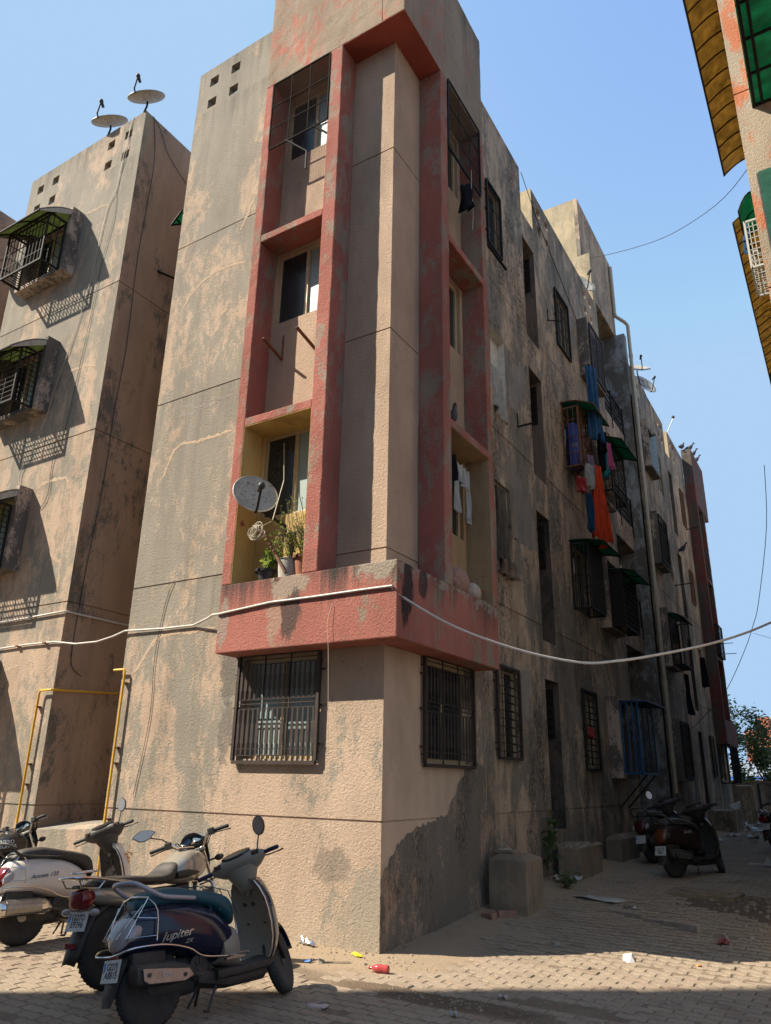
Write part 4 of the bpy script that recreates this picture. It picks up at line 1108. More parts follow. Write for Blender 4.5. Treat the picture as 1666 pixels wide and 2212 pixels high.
# lid and rubbish on the plinths
# ------------------------------------------------------------------ far end of the lane
fw = empty('boundary_wall', (3, 26.4, 0), 'stained boundary wall closing the far end of the lane', 'wall')
m = MB(); m.box(-6, 9, 0, .2, -.2, 1.78); m.build('wall', M['right'], fw)
m = MB(); m.box(-6, 9, -.03, .23, 1.782, 1.84); m.build('coping', M['concrete'], fw)
o = MB().tube([(.02, 26.3, 1.66), (.55, 26.3, 1.68), (.62, 26.3, 1.6), (.7, 26.3, .25)], .03, 8).build('water_pipe', M['pvc']); tag(o, 'bent grey pipe running down the far boundary wall', 'pipe')
o = MB().tube([(.80, 26.3, 1.75), (.82, 26.3, .25)], .05, 8).build('drain_pipe', M['wire']); tag(o, 'dark straight pipe beside the bent one on the far boundary wall', 'pipe')
sh_ = empty('roof_shed', (2, 31, 0), 'long shed with blue and white sheet roof behind the boundary wall', 'shed')
m = MB(); m.box(-9, 9, -1, 3, 0, 1.9); m.build('wall', M['concrete'], sh_)
m = MB(); m.box(-9.2, 9.2, -1.2, -.9, 1.92, 2.05); m.build('fascia', simple('blue_sheet_edge', (.03, .12, .42), .5), sh_)
m = MB(); m.add([(-9.2, -1.2, 2.06), (9.2, -1.2, 2.06), (9.2, 3.2, 2.75), (-9.2, 3.2, 2.75)], [(0, 1, 2, 3)]); m.build('roof', simple('white_sheet_roof', (.22, .24, .27), .5, var=.2), sh_, solid=.03)
def far_building(name, label, x, y, w_, d_, h, mat, seed):
    o = empty(name, (x, y, 0), label, 'building')
    m = MB(); m.box(-w_ / 2, w_ / 2, 0, d_, -.2, h); m.box(-w_ * .2, w_ * .15, d_ * .2, d_ * .6, h, h + 1.4); m.build('wall', mat, o)
    nx = int(w_ / 2.4); nz = int(h / 3)
    for i in range(nx):
        for j in range(nz):
            u = -w_ / 2 + w_ * (i + .5) / nx
            q = MB(); q.box(u - .5, u + .5, -.04, -.004, j * 3 + 1.0, j * 3 + 2.3); q.build('window', M['glass'], o)
            q = MB(); q.box(u - .65, u + .65, -.4, -.004, j * 3 + 2.36, j * 3 + 2.44); q.build('sunshade', M['concrete'], o)
    return o
far_building('apartment_building', 'distant pale beige flats above the tree at the right', 1.5, 95, 14, 10, 9.6, simple('pale_beige_wall', (.30, .27, .22), .9, var=.15, vscale=2), 1)
far_building('apartment_building', 'small distant salmon red building seen left through the tree', -3.6, 78, 3.4, 8, 7.0, simple('salmon_wall', (.34, .115, .075), .9, var=.15, vscale=2), 2)
# thorn tree with feathery foliage
def leafmat(name, col, tc):
    k = NT(name)
    v = k.ramp(k.noise(k.P(), 2.5, 4, .6), .3, .7, (.6, .6, .6, 1), (1.3, 1.3, 1.3, 1))
    c = k.mix(1.0, col, v, 'MULTIPLY'); k.l(c, k.b.inputs['Base Color']); k.b.inputs['Roughness'].default_value = .6
    t = k.n('BsdfTranslucent'); k.l(k.mix(1.0, tc, v, 'MULTIPLY'), t.inputs[0]); m = k.n('MixShader'); m.inputs[0].default_value = .4
    k.l(k.b.outputs[0], m.inputs[1]); k.l(t.outputs[0], m.inputs[2])
    k.l(m.outputs[0], [n for n in k.t.nodes if n.type == 'OUTPUT_MATERIAL'][0].inputs[0]); return k.m
M['leaf'] = leafmat('thorn_leaf', (.06, .09, .025), (.12, .17, .03))
M['leaf2'] = leafmat('pot_plant_leaf', (.10, .15, .035), (.22, .28, .05))
M['bark'] = simple('grey_bark', (.09, .07, .05), .9, var=.3)
def tree(loc, h, spread, label, seed, nl=2600, leaf=.10):
    q = random.Random(seed); o = empty('thorn_tree', loc, label, 'tree')
    tr = MB(); tips = []
    def grow(p, d, L, r, lev):
        pts = [p]; rs = [r]
        n = 5
        for i in range(n):
            d = (d + Vector((q.uniform(-.25, .25), q.uniform(-.25, .25), q.uniform(-.08, .16))) * (1 if lev else .4)).normalized()
            p = p + d * L / n; pts.append(p); rs.append(r * (1 - .55 * (i + 1) / n))
            if lev >= 2: tips.append(p)
        tr.tube(pts, rs, 5)
        if lev < 4:
            for i in range(3 if lev else 5):
                k_ = q.randint(2, n); a = q.uniform(0, 6.28); e = q.uniform(.2, 1.0)
                nd = (d * .5 + Vector((math.cos(a) * e * spread, math.sin(a) * e * spread, q.uniform(.0, .7)))).normalized()
                grow(pts[k_], nd, L * q.uniform(.55, .8), rs[k_] * .7, lev + 1)
    grow(Vector((0, 0, -.1)), Vector((.12, 0, 1)), h * .42, .11, 0)
    tr.build('trunk', M['bark'], o)
    lf = MB()
    for i in range(nl):
        p = q.choice(tips) + Vector((q.gauss(0, .18), q.gauss(0, .18), q.gauss(0, .12)))
        a = Vector((q.uniform(-1, 1), q.uniform(-1, 1), q.uniform(-.5, .5))).normalized(); b = a.orthogonal().normalized()
        l = leaf * q.uniform(.6, 1.5); w2 = l * .3
        lf.add([p - a * l * .5, p + b * w2, p + a * l * .5, p - b * w2], [(0, 1, 2, 3)])
    lf.build('crown', M['leaf'], o, fixn=False)
    return o
tree((.95, 28.6, .1), 4.6, 1.0, 'thin leaved thorn tree rising behind the far boundary wall', 4, 5200, .13)
tree((3.4, 30, .1), 4.2, 1.1, 'second thorn tree further right behind the boundary wall', 9, 3000, .13)

# ------------------------------------------------------------------ pipes, cables, wires
def pipe(name, label, cat, pts, r, mat, clips=(), group=None, n=8):
    o = empty(name, (0, 0, 0), label, cat, group)
    MB().tube(pts, r, n).build('pipe', mat, o, smooth=50)
    for c_, ax in clips:
        m = MB(); m.box(c_[0] - .035, c_[0] + .035, c_[1] - .03, c_[1] + .03, c_[2] - .012, c_[2] + .012); m.build('clip', M['rust_iron'], o)
    return o
pipe('gas_pipe', 'yellow gas riser on the corner block wall beside the white scooter', 'pipe', [(-4.45, -.06, 3.05), (-4.24, -.06, 3.05), (-4.22, -.06, 3.02), (-4.235, -.06, .1)], .017, M['yellow_pipe'], [((-4.22, -.03, z), 0) for z in (2.86, 2.0, 1.80, 1.1, .5)])
pipe('gas_pipe', 'yellow gas riser turning into the gap between the blocks', 'pipe', [(-6.12, -.06, .1), (-6.09, -.06, 2.80), (-6.06, -.06, 2.84), (-5.80, -.06, 2.84), (-5.79, -.02, 2.84), (-5.80, 2.0, 2.95)], .017, M['yellow_pipe'], [((-6.10, -.03, z), 0) for z in (2.6, 1.78, 1.5, .95)])
for p in ((-4.238, -.075, 1.88), (-6.105, -.075, 1.62)):
    pass
pipe('drain_pipe', 'ivory drain pipe running down the wall beside the stairwell', 'pipe', [(-.24, 14.30, 18.0), (-.24, 14.30, 16.2), (-.22, 14.32, 16.08), (.0, 14.55, 15.92), (.07, 14.60, 15.80), (.07, 14.60, 1.45)], .055, M['pvc'], [((.05, 14.60, z), 0) for z in (13.9, 11.6, 9.4, 7.2, 5.0, 2.8, 1.7)], n=10)
m = [o for o in bpy.data.objects if o.name.startswith('drain_pipe')][-1]
for z in (14.6, 12.6, 10.7, 8.9, 6.6, 4.2, 2.2):
    MB().tube([(.07, 14.6, z), (.07, 14.6, z + .14)], .066, 10).build('collar', M['pvc'], m)
cond = [(-7.44, -.03, 3.57), (-6.7, -.03, 3.585), (-5.97, -.03, 3.575), (-5.43, -.04, 3.50), (-4.94, -.04, 3.495), (-4.60, -.04, 3.545), (-4.35, -.04, 3.605), (-3.57, -.03, 3.573), (-3.0, -.03, 3.568), (-2.644, -.12, 3.62), (-2.40, -.30, 3.60), (-2.20, -.40, 3.57), (-1.366, -.40, 3.631), (-.737, -.40, 3.628), (-.042, -.40, 3.634), (.33, -.40, 3.633)]
o = pipe('cable_conduit', 'white cable conduit clipped along both block fronts and the red band', 'cable', [(-13, -.03, 3.55)] + cond, .0145, M['conduit'], [((x, -.03, 3.575), 0) for x in (-6.9, -6.2)])
pipe('cable_conduit', 'upper white conduit bending round the corner into the gap', 'cable', [(-13, -.03, 4.0), (-7.0, -.03, 4.02), (-5.86, -.03, 4.04), (-5.82, 0, 4.04), (-5.82, 2.2, 4.03)], .016, M['conduit'])
Bh = [(.33, -.40, 3.633), (.40, -.28, 3.57)]
cab = [(0.3, -0.4, 3.633), (0.41, -0.3, 3.518), (0.738, 0.05, 3.28), (1.054, 0.5, 3.129), (1.429, 0.95, 3.012), (1.824, 1.4, 2.956), (2.078, 1.8, 3.015), (2.348, 2.3, 3.123), (2.856, 3.2, 3.359), (3.232, 3.9, 3.585), (3.58, 4.5, 3.831), (4.3, 5.75, 4.38)]
def smooth_path(p, n=4):
    p = [Vector(q) for q in p]; out = []
    for i in range(len(p) - 1):
        a, b, c, d = p[max(0, i - 1)], p[i], p[i + 1], p[min(len(p) - 1, i + 2)]
        for s_ in range(n):
            t = s_ / n; out.append(0.5 * ((2 * b) + (c - a) * t + (2 * a - 5 * b + 4 * c - d) * t * t + (3 * b - a - 3 * c + d) * t ** 3))
    return out + [p[-1]]
o = empty('cable_conduit', (0, 0, 0), 'sagging white sleeved cable strung from the red band across the lane', 'cable')
sp = smooth_path(cab)
MB().tube(sp[4:21], .0145, 8).build('sleeve', M['conduit'], o, smooth=60)
MB().tube(sp[20:], .016, 8).build('sleeve', M['conduit'], o, smooth=60)
MB().tube(sp[:5], .009, 6).build('bare_wire', M['wire_pale'], o, smooth=60)
def wire(label, pts, r=.006, mat='wire', name='wire', n=4):
    o = MB().tube(smooth_path(pts, n), r, 5).build(name, M[mat]); return tag(o, label, 'wire')
wire('thin wire slung across the sky from the roof corner to the orange block', [(-0.596, 11.0, 16.186), (0.447, 10.5, 15.54), (1.873, 9.8, 14.897), (2.83, 9.0, 14.43), (3.71, 8.0, 14.011), (4.4, 6.6, 13.5)], .008)
wire('slack dark wire dropping from the sky to the far windows', [(3.4, 13.2, 9.6), (3.176, 14.0, 8.145), (2.644, 15.0, 6.384), (2.378, 15.6, 5.891), (2.025, 16.2, 5.326), (1.343, 17.0, 4.375), (0.681, 18.0, 3.885), (0.026, 18.4, 3.358)], .009)
wire('pale wire looping down the neighbour block from its roof edge, left one', [(-6.22, -.02, 14.3), (-6.32, -.02, 13.3), (-6.38, -.02, 12.5), (-6.55, -.02, 12.17), (-6.64, -.02, 11.22), (-6.7, -.02, 10.41), (-6.92, -.02, 9.3), (-7.15, -.03, 8.48), (-7.39, -.03, 7.4), (-7.77, -.03, 6.82), (-7.7, -.03, 6.42)], .006, 'wire_pale')
wire('dark wire hanging down the neighbour block beside the pale one', [(-6.29, -.02, 14.27), (-6.23, -.02, 13.46), (-6.37, -.02, 12.7), (-6.3, -.02, 11.86), (-6.43, -.02, 10.91), (-6.46, -.02, 10.39), (-6.53, -.02, 9.1), (-6.59, -.02, 8.32), (-6.67, -.02, 7.32), (-6.87, -.02, 6.85), (-6.84, -.02, 6.19), (-7.0, -.02, 5.95)], .005)
wire('long wire down the shaded side of the neighbour block', [(-5.84, .19, 14.28), (-5.83, .34, 13.32), (-5.83, .33, 12.0), (-5.83, .3, 10.89), (-5.83, .35, 8.96), (-5.83, .3, 7.7), (-5.83, .31, 6.45), (-5.83, .23, 4.82), (-5.83, .2, 3.61), (-5.83, .24, 3.23), (-5.83, .44, 3.1)], .006)
wire('wire curving from the neighbour roof corner into the gap', [(-5.84, .17, 14.28), (-5.83, .39, 14.1), (-5.83, .62, 13.74), (-5.83, .93, 13.53), (-5.83, 1.2, 13.41)], .006)
wire('two thin strands hanging from a nail on the corner block front', [(-3.5, -.015, 4.24), (-3.62, -.015, 3.9), (-3.7, -.015, 3.2), (-3.66, -.015, 2.4), (-3.8, -.015, 1.4)], .004)
wire('long lead running down the grimy lane parapet to the box window', [(.012, 5.3, 14.28), (.012, 6.2, 13.7), (.012, 7.4, 13.2), (.012, 8.4, 12.75), (.012, 9.3, 12.4)], .008)
wire('lead sagging over the stairwell beside the drain pipe', [(-.02, 10.6, 13.2), (-.02, 11.5, 12.3), (.03, 13.9, 10.4), (.03, 14.3, 9.5), (.02, 15.0, 8.6), (.02, 16.0, 7.9)], .008)
wire('looped black wire above the blue cage in the stairwell mouth', [(.02, 10.7, 3.9), (-.28, 12.0, 4.45), (-.28, 13.2, 4.4), (.02, 14.3, 3.6), (.02, 15.6, 3.0), (.02, 16.2, 2.8)], .008)
wire('thin strands dangling from a knot on the red band', [(-.46, -.40, 3.52), (-.5, -.42, 3.3), (-.47, -.42, 3.0), (-.45, -.40, 2.3), (-.44, -.39, 1.9)], .003, 'wire_pale')
wire('thin far line crossing the sky above the thorn tree', [(0.2, 40, 10.0), (3, 40, 9.0), (8, 40, 8.2)], .012)
# ------------------------------------------------------------------ satellite dishes
def dish(loc, face, r, label, rz_=0, stem=.35, lnb=True, mark=False, ry=None, base=None, group='satellite dishes on the roofs'):
    o = empty('satellite_dish', loc, label, 'dish', group)
    f = Vector(face).normalized(); up = Vector((0, 0, 1)); x = up.cross(f).normalized(); y = f.cross(x)
    Mx = Matrix(((x.x, y.x, f.x, 0), (x.y, y.y, f.y, 0), (x.z, y.z, f.z, 0), (0, 0, 0, 1)))
    ry = ry or r * 1.08
    m = MB(); rings = []
    for i in range(8):
        t = i / 7.0; rings.append([Mx @ Vector((r * t * math.cos(a), ry * t * math.sin(a), r * .16 * t * t)) for a in [k * math.pi / 16 for k in range(32)]])
    m.loft(rings, False, False)
    d = m.build('reflector', M['dish'], o, smooth=60, solid=.012, fixn=False)
    m = MB(); m.tube([Mx @ Vector((r * math.cos(a), ry * math.sin(a), r * .16)) for a in [k * math.pi / 16 for k in range(32)]], .009, 6, True); m.build('rim', M['dish'], d)
    if mark:
        m = MB(); m.tube([Mx @ Vector((r * .45 * math.cos(a) - r * .3, ry * .45 * math.sin(a) + .12, r * .10)) for a in [k * math.pi / 8 for k in range(16)]], .012, 5, True)
        m.build('print_ring', M['dishmark'], d)
    a = MB(); tip = Mx @ Vector((0, -ry * .35, r * 1.15)); foot = Mx @ Vector((0, -ry * 1.02, r * .1))
    a.tube([foot, Mx @ Vector((0, -ry * 1.0, r * .35)), tip], .016, 7); a.build('arm', M['black_iron'], o)
    b = MB(); b.ball(tip, .045, .045, .05); b.tube([tip, tip - f * .12 + y * .02], [.035, .028], 8); b.build('receiver', M['wire'], o)
    s = MB()
    bl = Vector(base) - Vector(loc) if base else Vector((0, 0, -stem - r * .3))
    s.tube([Mx @ Vector((0, 0, -.03)), Mx @ Vector((0, -.05, -.12)), bl + Vector((0, 0, .1)), bl], .02, 8); s.build('mast', M['black_iron'], o)
    return o
face = (.12, -.55, .83)
dish((-6.0, .08, 14.72), face, .36, 'weathered dish on the very corner of the neighbour roof', base=(-6.0, .06, 14.28))
dish((-7.12, .08, 14.70), face, .36, 'weathered dish on the neighbour roof edge, left of the corner one', base=(-7.10, .06, 14.28))
dish((-9.75, -.3, 11.95), (.2, -.6, .75), .36, 'dish peeping out left of the top hooded window cage', base=(-9.54, -.02, 11.7))
dish((-.1, 16.3, 15.1), (.35, -.55, .75), .42, 'dish on the far roof just right of the drain pipe', base=(-.06, 16.4, 14.33))
dish((-.1, 17.25, 14.95), (.75, -.5, .45), .42, 'dish with a dark round print on the far roof parapet', mark=True, base=(-.06, 17.2, 14.33))
dish((-.25, 10.35, 14.75), (.75, -.6, .5), .42, 'dish tucked in the sunlit roof corner below the stair tower', base=(-.2, 10.55, 14.3))
o = empty('antenna_arm', (-.06, 20.3, 14.33), 'lone receiver arm sticking up from the far roof edge', 'antenna')
MB().tube([(0, 0, 0), (.25, .1, .55), (.3, .12, .68)], .018, 6).build('arm', M['conduit'], o); MB().ball((.3, .12, .72), .06).build('receiver', M['wire'], o)
dd = dish((-1.69, -.47, 5.03), (.78, -.54, .34), .285, 'big weathered dish with coiled cable in the yellow first floor recess', base=(-1.5, -.05, 4.62), group=None, ry=.285)
m = MB(); q_ = random.Random(4)
for i in range(9):
    c = Vector((q_.uniform(.02, .14), q_.uniform(-.06, .02), -.50 + q_.uniform(-.06, .05))); rr = q_.uniform(.06, .11); a0 = q_.uniform(0, 6)
    ax_ = Vector((q_.uniform(-.5, .5), 1, q_.uniform(-.4, .4))).normalized(); u_ = ax_.orthogonal().normalized(); v_ = ax_.cross(u_)
    m.tube([c + u_ * rr * math.cos(a0 + t * .45) + v_ * rr * .8 * math.sin(a0 + t * .45) for t in range(15)], .005, 5)
m.tube([(.1, .0, -.45), (.15, .2, -.3), (.1, .43, .35), (.06, .43, .9)], .006, 5)
m.build('coiled_cable', M['wire_pale'], dd)
m = MB(); m.bar((.15, .30, -.50), (.75, .40, -.42), .05, .035); m.bar((.10, .1, -.45), (.5, .1, -1.05), .03); m.build('bracket', M['rust_iron'], dd)
# ------------------------------------------------------------------ pots and plants in the yellow recess
def pot(loc, r0, r1, h, mat, label, rim=.02):
    o = empty('plant_pot', loc, label, 'pot')
    m = MB(); m.lathe([(r0, 0), (r1, h), (r1 + rim, h), (r1 + rim, h - rim * 1.6), (r1 + rim, h + .002), (r1 - .01, h + .004), (r1 - .02, h - .03), (0.001, h - .03)], 22); m.build('pot', mat, o, smooth=35)
    return o
black_p = simple('black_pot_plastic', (.03, .03, .035), .5, var=.2); grey_p = plaster('cement_pot', (.45, .42, .37), (.28, .26, .24), cover=.5, soft=.05, blackness=.1, streak=.2, stucco=.3); terra = simple('terracotta', (.24, .085, .05), .8, var=.25)
pot((-1.60, -.24, 3.942), .085, .125, .15, black_p, 'black plastic pot with broad leaved seedling on the recess shelf')
pot((-1.26, -.22, 3.942), .125, .145, .24, grey_p, 'pale cement pot between the black and the terracotta pots', .006)
pot((-1.03, -.24, 3.942), .08, .11, .25, terra, 'terracotta pot at the right end of the recess shelf')
def bush(name, loc, label, n, hmin, hmax, sp, leaf, seed, nleaf, mat='leaf2', dry=0.4):
    q = random.Random(seed); o = empty(name, loc, label, 'plant'); st = MB(); lf = MB()
    for i in range(n):
        a = q.uniform(0, 6.28); h = q.uniform(hmin, hmax); e = q.uniform(.1, 1) * sp
        p = Vector((math.cos(a) * .03, math.sin(a) * .03, -.04)); pts = [p]
        for s_ in range(7):
            t = (s_ + 1) / 7; pts.append(Vector((math.cos(a) * e * t ** 1.3 + q.gauss(0, .012), math.sin(a) * e * t ** 1.3 * .6 + q.gauss(0, .012), h * t)))
        st.tube(pts, [.006 * (1 - .75 * k / 7) for k in range(8)], 4)
        for k in range(nleaf):
            t = q.uniform(.15, 1 if q.random() > dry else .6); f = t * 7; j = min(6, int(f)); p = pts[j].lerp(pts[j + 1], f - j) + Vector((q.gauss(0, .03), q.gauss(0, .03), q.gauss(0, .02)))
            d = Vector((q.uniform(-1, 1), q.uniform(-1, 1), q.uniform(-.3, .8))).normalized(); b = d.orthogonal().normalized(); l = leaf * q.uniform(.6, 1.3)
            lf.add([p, p + d * l * .5 + b * l * .28, p + d * l, p + d * l * .5 - b * l * .28], [(0, 1, 2, 3)])
    st.build('stems', simple('dry_stem', (.16, .13, .07), .9) if 'dry_stem' not in bpy.data.materials else bpy.data.materials['dry_stem'], o); lf.build('leaves', M[mat], o, fixn=False)
    return o
bush('seedling', (-1.60, -.24, 4.09), 'bright broad leaved seedling in the black pot', 7, .12, .28, .16, .11, 2, 5)
bush('trailing_plant', (-1.48, -.20, 4.05), 'thin leafy climber between black and cement pots', 6, .4, .75, .12, .045, 8, 26)
bush('basil_bush', (-1.25, -.22, 4.16), 'twiggy holy basil bush in the cement pot', 24, .35, .80, .30, .032, 3, 20)
bush('basil_bush', (-1.03, -.24, 4.17), 'twiggy holy basil bush in the terracotta pot', 24, .45, .90, .28, .030, 5, 13, dry=.7)
# ------------------------------------------------------------------ brackets
def bracket(label, base, tip, drop, mat='rust_iron'):
    o = empty('wall_bracket', base, label, 'bracket', None); b = Vector(base); t = Vector(tip) - b
    m = MB(); m.bar((0, 0, 0), (0, 0, drop), .035, .012, (1, 0, 0)); m.build('upright', M[mat], o)
    m = MB(); m.bar((0, 0, 0), t, .045, .02); m.build('arm', M[mat], o)
    return o
bracket('rusty air conditioner bracket under the middle bay window, left of two', (-1.80, -.01, 7.29), (-1.86, -.37, 7.47), .40)
bracket('rusty air conditioner bracket under the middle bay window, right of two', (-1.20, -.01, 7.27), (-1.27, -.37, 7.45), .40)
bracket('black angle bracket below the gutted lace curtained window', (.01, 4.43, 7.72), (.40, 4.15, 7.58), .28, 'black_iron')
bracket('black angle bracket beside the top mesh window near the drain shaft', (.01, 6.55, 11.23), (.42, 6.15, 10.83), .28, 'black_iron')
bracket('black angle bracket beside the far upper box window', (.01, 18.2, 7.9), (.55, 18.2, 7.92), .05, 'black_iron')
bracket('black bracket pair arm by the far scrolled guard', (.01, 21.9, 10.95), (.5, 21.9, 11.0), .05, 'black_iron')
bracket('black rod under the first mesh guard on the lane wall', (.02, 3.30, 10.9), (.12, 3.9, 10.72), .1, 'black_iron')
bracket('thin rod jutting from the far red bay, lower of two', (E_, 23.0, 6.3), (1.0, 23.4, 6.35), .05, 'black_iron')
bracket('thin rod jutting from the far red bay, upper of two', (E_, 23.4, 6.75), (.9, 23.7, 6.8), .05, 'black_iron')
o = bracket('dark rod across the gap high between the blocks', (-5.83, .8, 10.93), (-5.75, 1.25, 10.99), .03, 'black_iron')
m = MB(); m.add([(-4.36, -.02, 11.10), (-4.80, .15, 11.12), (-4.78, .62, 11.52), (-4.36, .5, 11.5)], [(0, 1, 2, 3)])
o = empty('window_hood', (0, 0, 0), 'dark green little hood poking out of the gap between the blocks', 'hood'); s = m.build('sheet', M['green_sheet'], o, solid=.01, fixn=False)
m = MB(); m.bar((-4.36, -.02, 11.08), (-4.80, .15, 11.10), .03); m.bar((-4.80, .15, 11.10), (-4.78, .62, 11.5), .03); m.bar((-4.6, .1, 11.08), (-4.36, .3, 10.8), .03); m.build('rib', M['black_iron'], o)
# ------------------------------------------------------------------ laundry
def drape(name, label, cat, mat, p0, p1, L, seed, fold=.04, taper=1.0, nx=26, nz=14, group='washing hung at the lane cages', thick=.006, twist=0.0):
    q = random.Random(seed); a = Vector(p0); b = Vector(p1); d = b - a; n = Vector((d.y, -d.x, 0)).normalized(); rows = []
    ph = [q.uniform(0, 6) for _ in range(4)]
    c = (a + b) / 2
    for j in range(nz + 1):
        t = j / nz; row = []
        wd = 1 + (taper - 1) * t + .08 * math.sin(5 * t + ph[3])
        for i in range(nx + 1):
            s_ = i / nx; p = c + d * (s_ - .5) * wd
            f = 1.25 * fold * (.45 + .8 * t) * (math.sin(s_ * 17 + ph[0] + t * 2.0) + .6 * math.sin(s_ * 31 + ph[1] - t * 1.5) + .5 * math.sin(s_ * 8 + ph[2]))
            p = p + n * (f + twist * t) + Vector((0, 0, -L * t * (1 + .06 * math.sin(s_ * 9 + ph[1])) + .01 * math.sin(s_ * 20)))
            row.append(p - c)
        rows.append(row)
    m = MB(); m.sheet(rows); o = m.build(name, mat, smooth=80, solid=thick, fixn=False); o.location = c
    return tag(o, label, cat, group)
blue = cloth('blue_denim_cloth', (.03, .085, .18), .4); red_c = cloth('orange_red_net_cloth', (.42, .045, .016), .4); teal = cloth('teal_cloth', (.03, .20, .24)); pink = cloth('pink_cloth', (.45, .10, .22)); blackc = cloth('black_cloth', (.012, .012, .016)); mauve = cloth('mauve_cloth', (.22, .15, .19)); greyc = cloth('grey_cotton', (.33, .31, .29)); navy = cloth('navy_cloth', (.015, .05, .10)); white = cloth('off_white_cotton', (.55, .53, .48), .12)
drape('sari', 'long wrinkled blue cloth hanging from a bracket by the diamond grille', 'washing', blue, (.50, 7.45, 10.45), (.66, 7.75, 10.45), 1.75, 1, .035, 1.25)
o = bracket('black angle holding the long blue cloth', (.26, 8.82, 10.6), (.55, 7.5, 10.47), .3, 'black_iron')
drape('trousers', 'dark trousers bunched under the long blue cloth', 'washing', blackc, (.55, 7.75, 8.95), (.68, 7.95, 8.95), .5, 2, .04, 1.0)
drape('sari', 'bright orange red net cloth hanging below the barrel cage', 'washing', red_c, (.50, 7.30, 8.00), (.62, 7.62, 8.00), 1.72, 3, .03, 1.7)
drape('towel', 'mauve cloth hung beside the orange cloth', 'washing', mauve, (.46, 7.12, 8.15), (.55, 7.32, 8.15), .45, 4, .03, 1.0)
drape('shirt', 'pale pink shirt hung just left of the orange cloth', 'washing', greyc, (.46, 7.05, 7.92), (.54, 7.25, 7.92), .55, 5, .03, .8)
drape('scarf', 'teal striped scarf beside the pink towel', 'washing', teal, (.55, 8.0, 8.85), (.62, 8.2, 8.85), .85, 6, .03, 1.0)
drape('scarf', 'black scarf left of the teal one', 'washing', blackc, (.55, 7.82, 8.85), (.62, 7.98, 8.85), .75, 7, .03, 1.1)
drape('towel', 'pink towel hanging right of the teal scarf', 'washing', pink, (.58, 8.25, 8.88), (.66, 8.48, 8.88), .58, 8, .03, .9)
drape('trousers', 'dark teal trousers hanging left of the orange cloth', 'washing', navy, (.44, 6.95, 7.25), (.5, 7.08, 7.25), .82, 9, .03, 1.0)
drape('bag', 'red plastic bag hung under the barrel cage', 'bag', simple('red_plastic', (.28, .015, .015), .4), (.36, 6.75, 7.55), (.44, 6.95, 7.55), .34, 10, .04, 1.3, group=None)
drape('jeans', 'dark blue jeans thrown over the white lattice cage on the orange block', 'washing', navy, (4.02, 6.5, 11.62), (4.08, 5.9, 11.62), .32, 31, .03, 1.0, group=None)
# clothes line in the lane-side yellow recess
drape('shirt', 'black shirt hung in the yellow lane side recess', 'washing', blackc, (.20, 1.16, 5.93), (.20, 1.42, 5.93), .42, 11, .03, .8, group=None)
drape('shirt', 'grey baby shirt with navy hem on the recess line', 'washing', greyc, (.20, 1.52, 5.86), (.20, 1.86, 5.84), .30, 12, .025, 1.0, group=None)
o = drape('trousers', 'pale grey trouser legs hanging under the baby shirt', 'washing', greyc, (.19, 1.44, 5.58), (.19, 1.58, 5.58), .46, 13, .02, .9, nx=8, group='grey trouser legs in the recess')
o = drape('trousers', 'longer pale grey trouser leg right of the first', 'washing', greyc, (.19, 1.80, 5.58), (.19, 1.95, 5.58), .52, 14, .02, .8, nx=8, group='grey trouser legs in the recess')
drape('rag', 'black tattered net bundle hung on the top lane side mesh', 'rag', blackc, (.40, 1.42, 10.55), (.42, 1.80, 10.85), .48, 15, .05, .9, nx=18, group=None)
wire('straw string dangling by the black net bundle', [(.42, 1.75, 11.1), (.43, 1.72, 10.7), (.42, 1.78, 10.3), (.42, 1.74, 9.9)], .006, 'wire_pale', 'string')
drape('curtain', 'torn dirty curtain hanging in the first floor lane window', 'curtain', cloth('dirty_curtain', (.11, .09, .07), .5), (-.01, 3.34, 6.20), (.02, 3.66, 6.20), 1.32, 16, .045, .7, group=None)
drape('net_curtain', 'torn white net draped over the gutted window sill', 'curtain', simple('white_net', (.33, .31, .28), .9, var=.2), (.01, 3.34, 8.45), (.02, 3.72, 8.35), .85, 17, .03, 1.2, group=None)
drape('rag', 'bundle of old rags stuffed on the first floor sill', 'rag', cloth('brown_rag', (.16, .11, .08), .4), (.05, 3.32, 4.99), (.06, 3.90, 4.97), .26, 18, .05, 1.0, group=None)
drape('rag', 'red rag tied to the second ground floor guard', 'rag', simple('red_rag', (.22, .02, .015), .8), (.07, 7.25, 2.66), (.09, 7.45, 2.66), .18, 19, .03, .8, group=None)
drape('rag', 'black strip hanging under the far hooded cage', 'rag', blackc, (.4, 15.9, 4.7), (.42, 16.2, 4.7), 1.1, 20, .04, .6, group=None)
drape('rag', 'dark wind blown cloth in the far first floor window', 'rag', blackc, (.06, 21.4, 6.0), (.08, 21.8, 6.0), 1.0, 21, .06, .8, group=None)
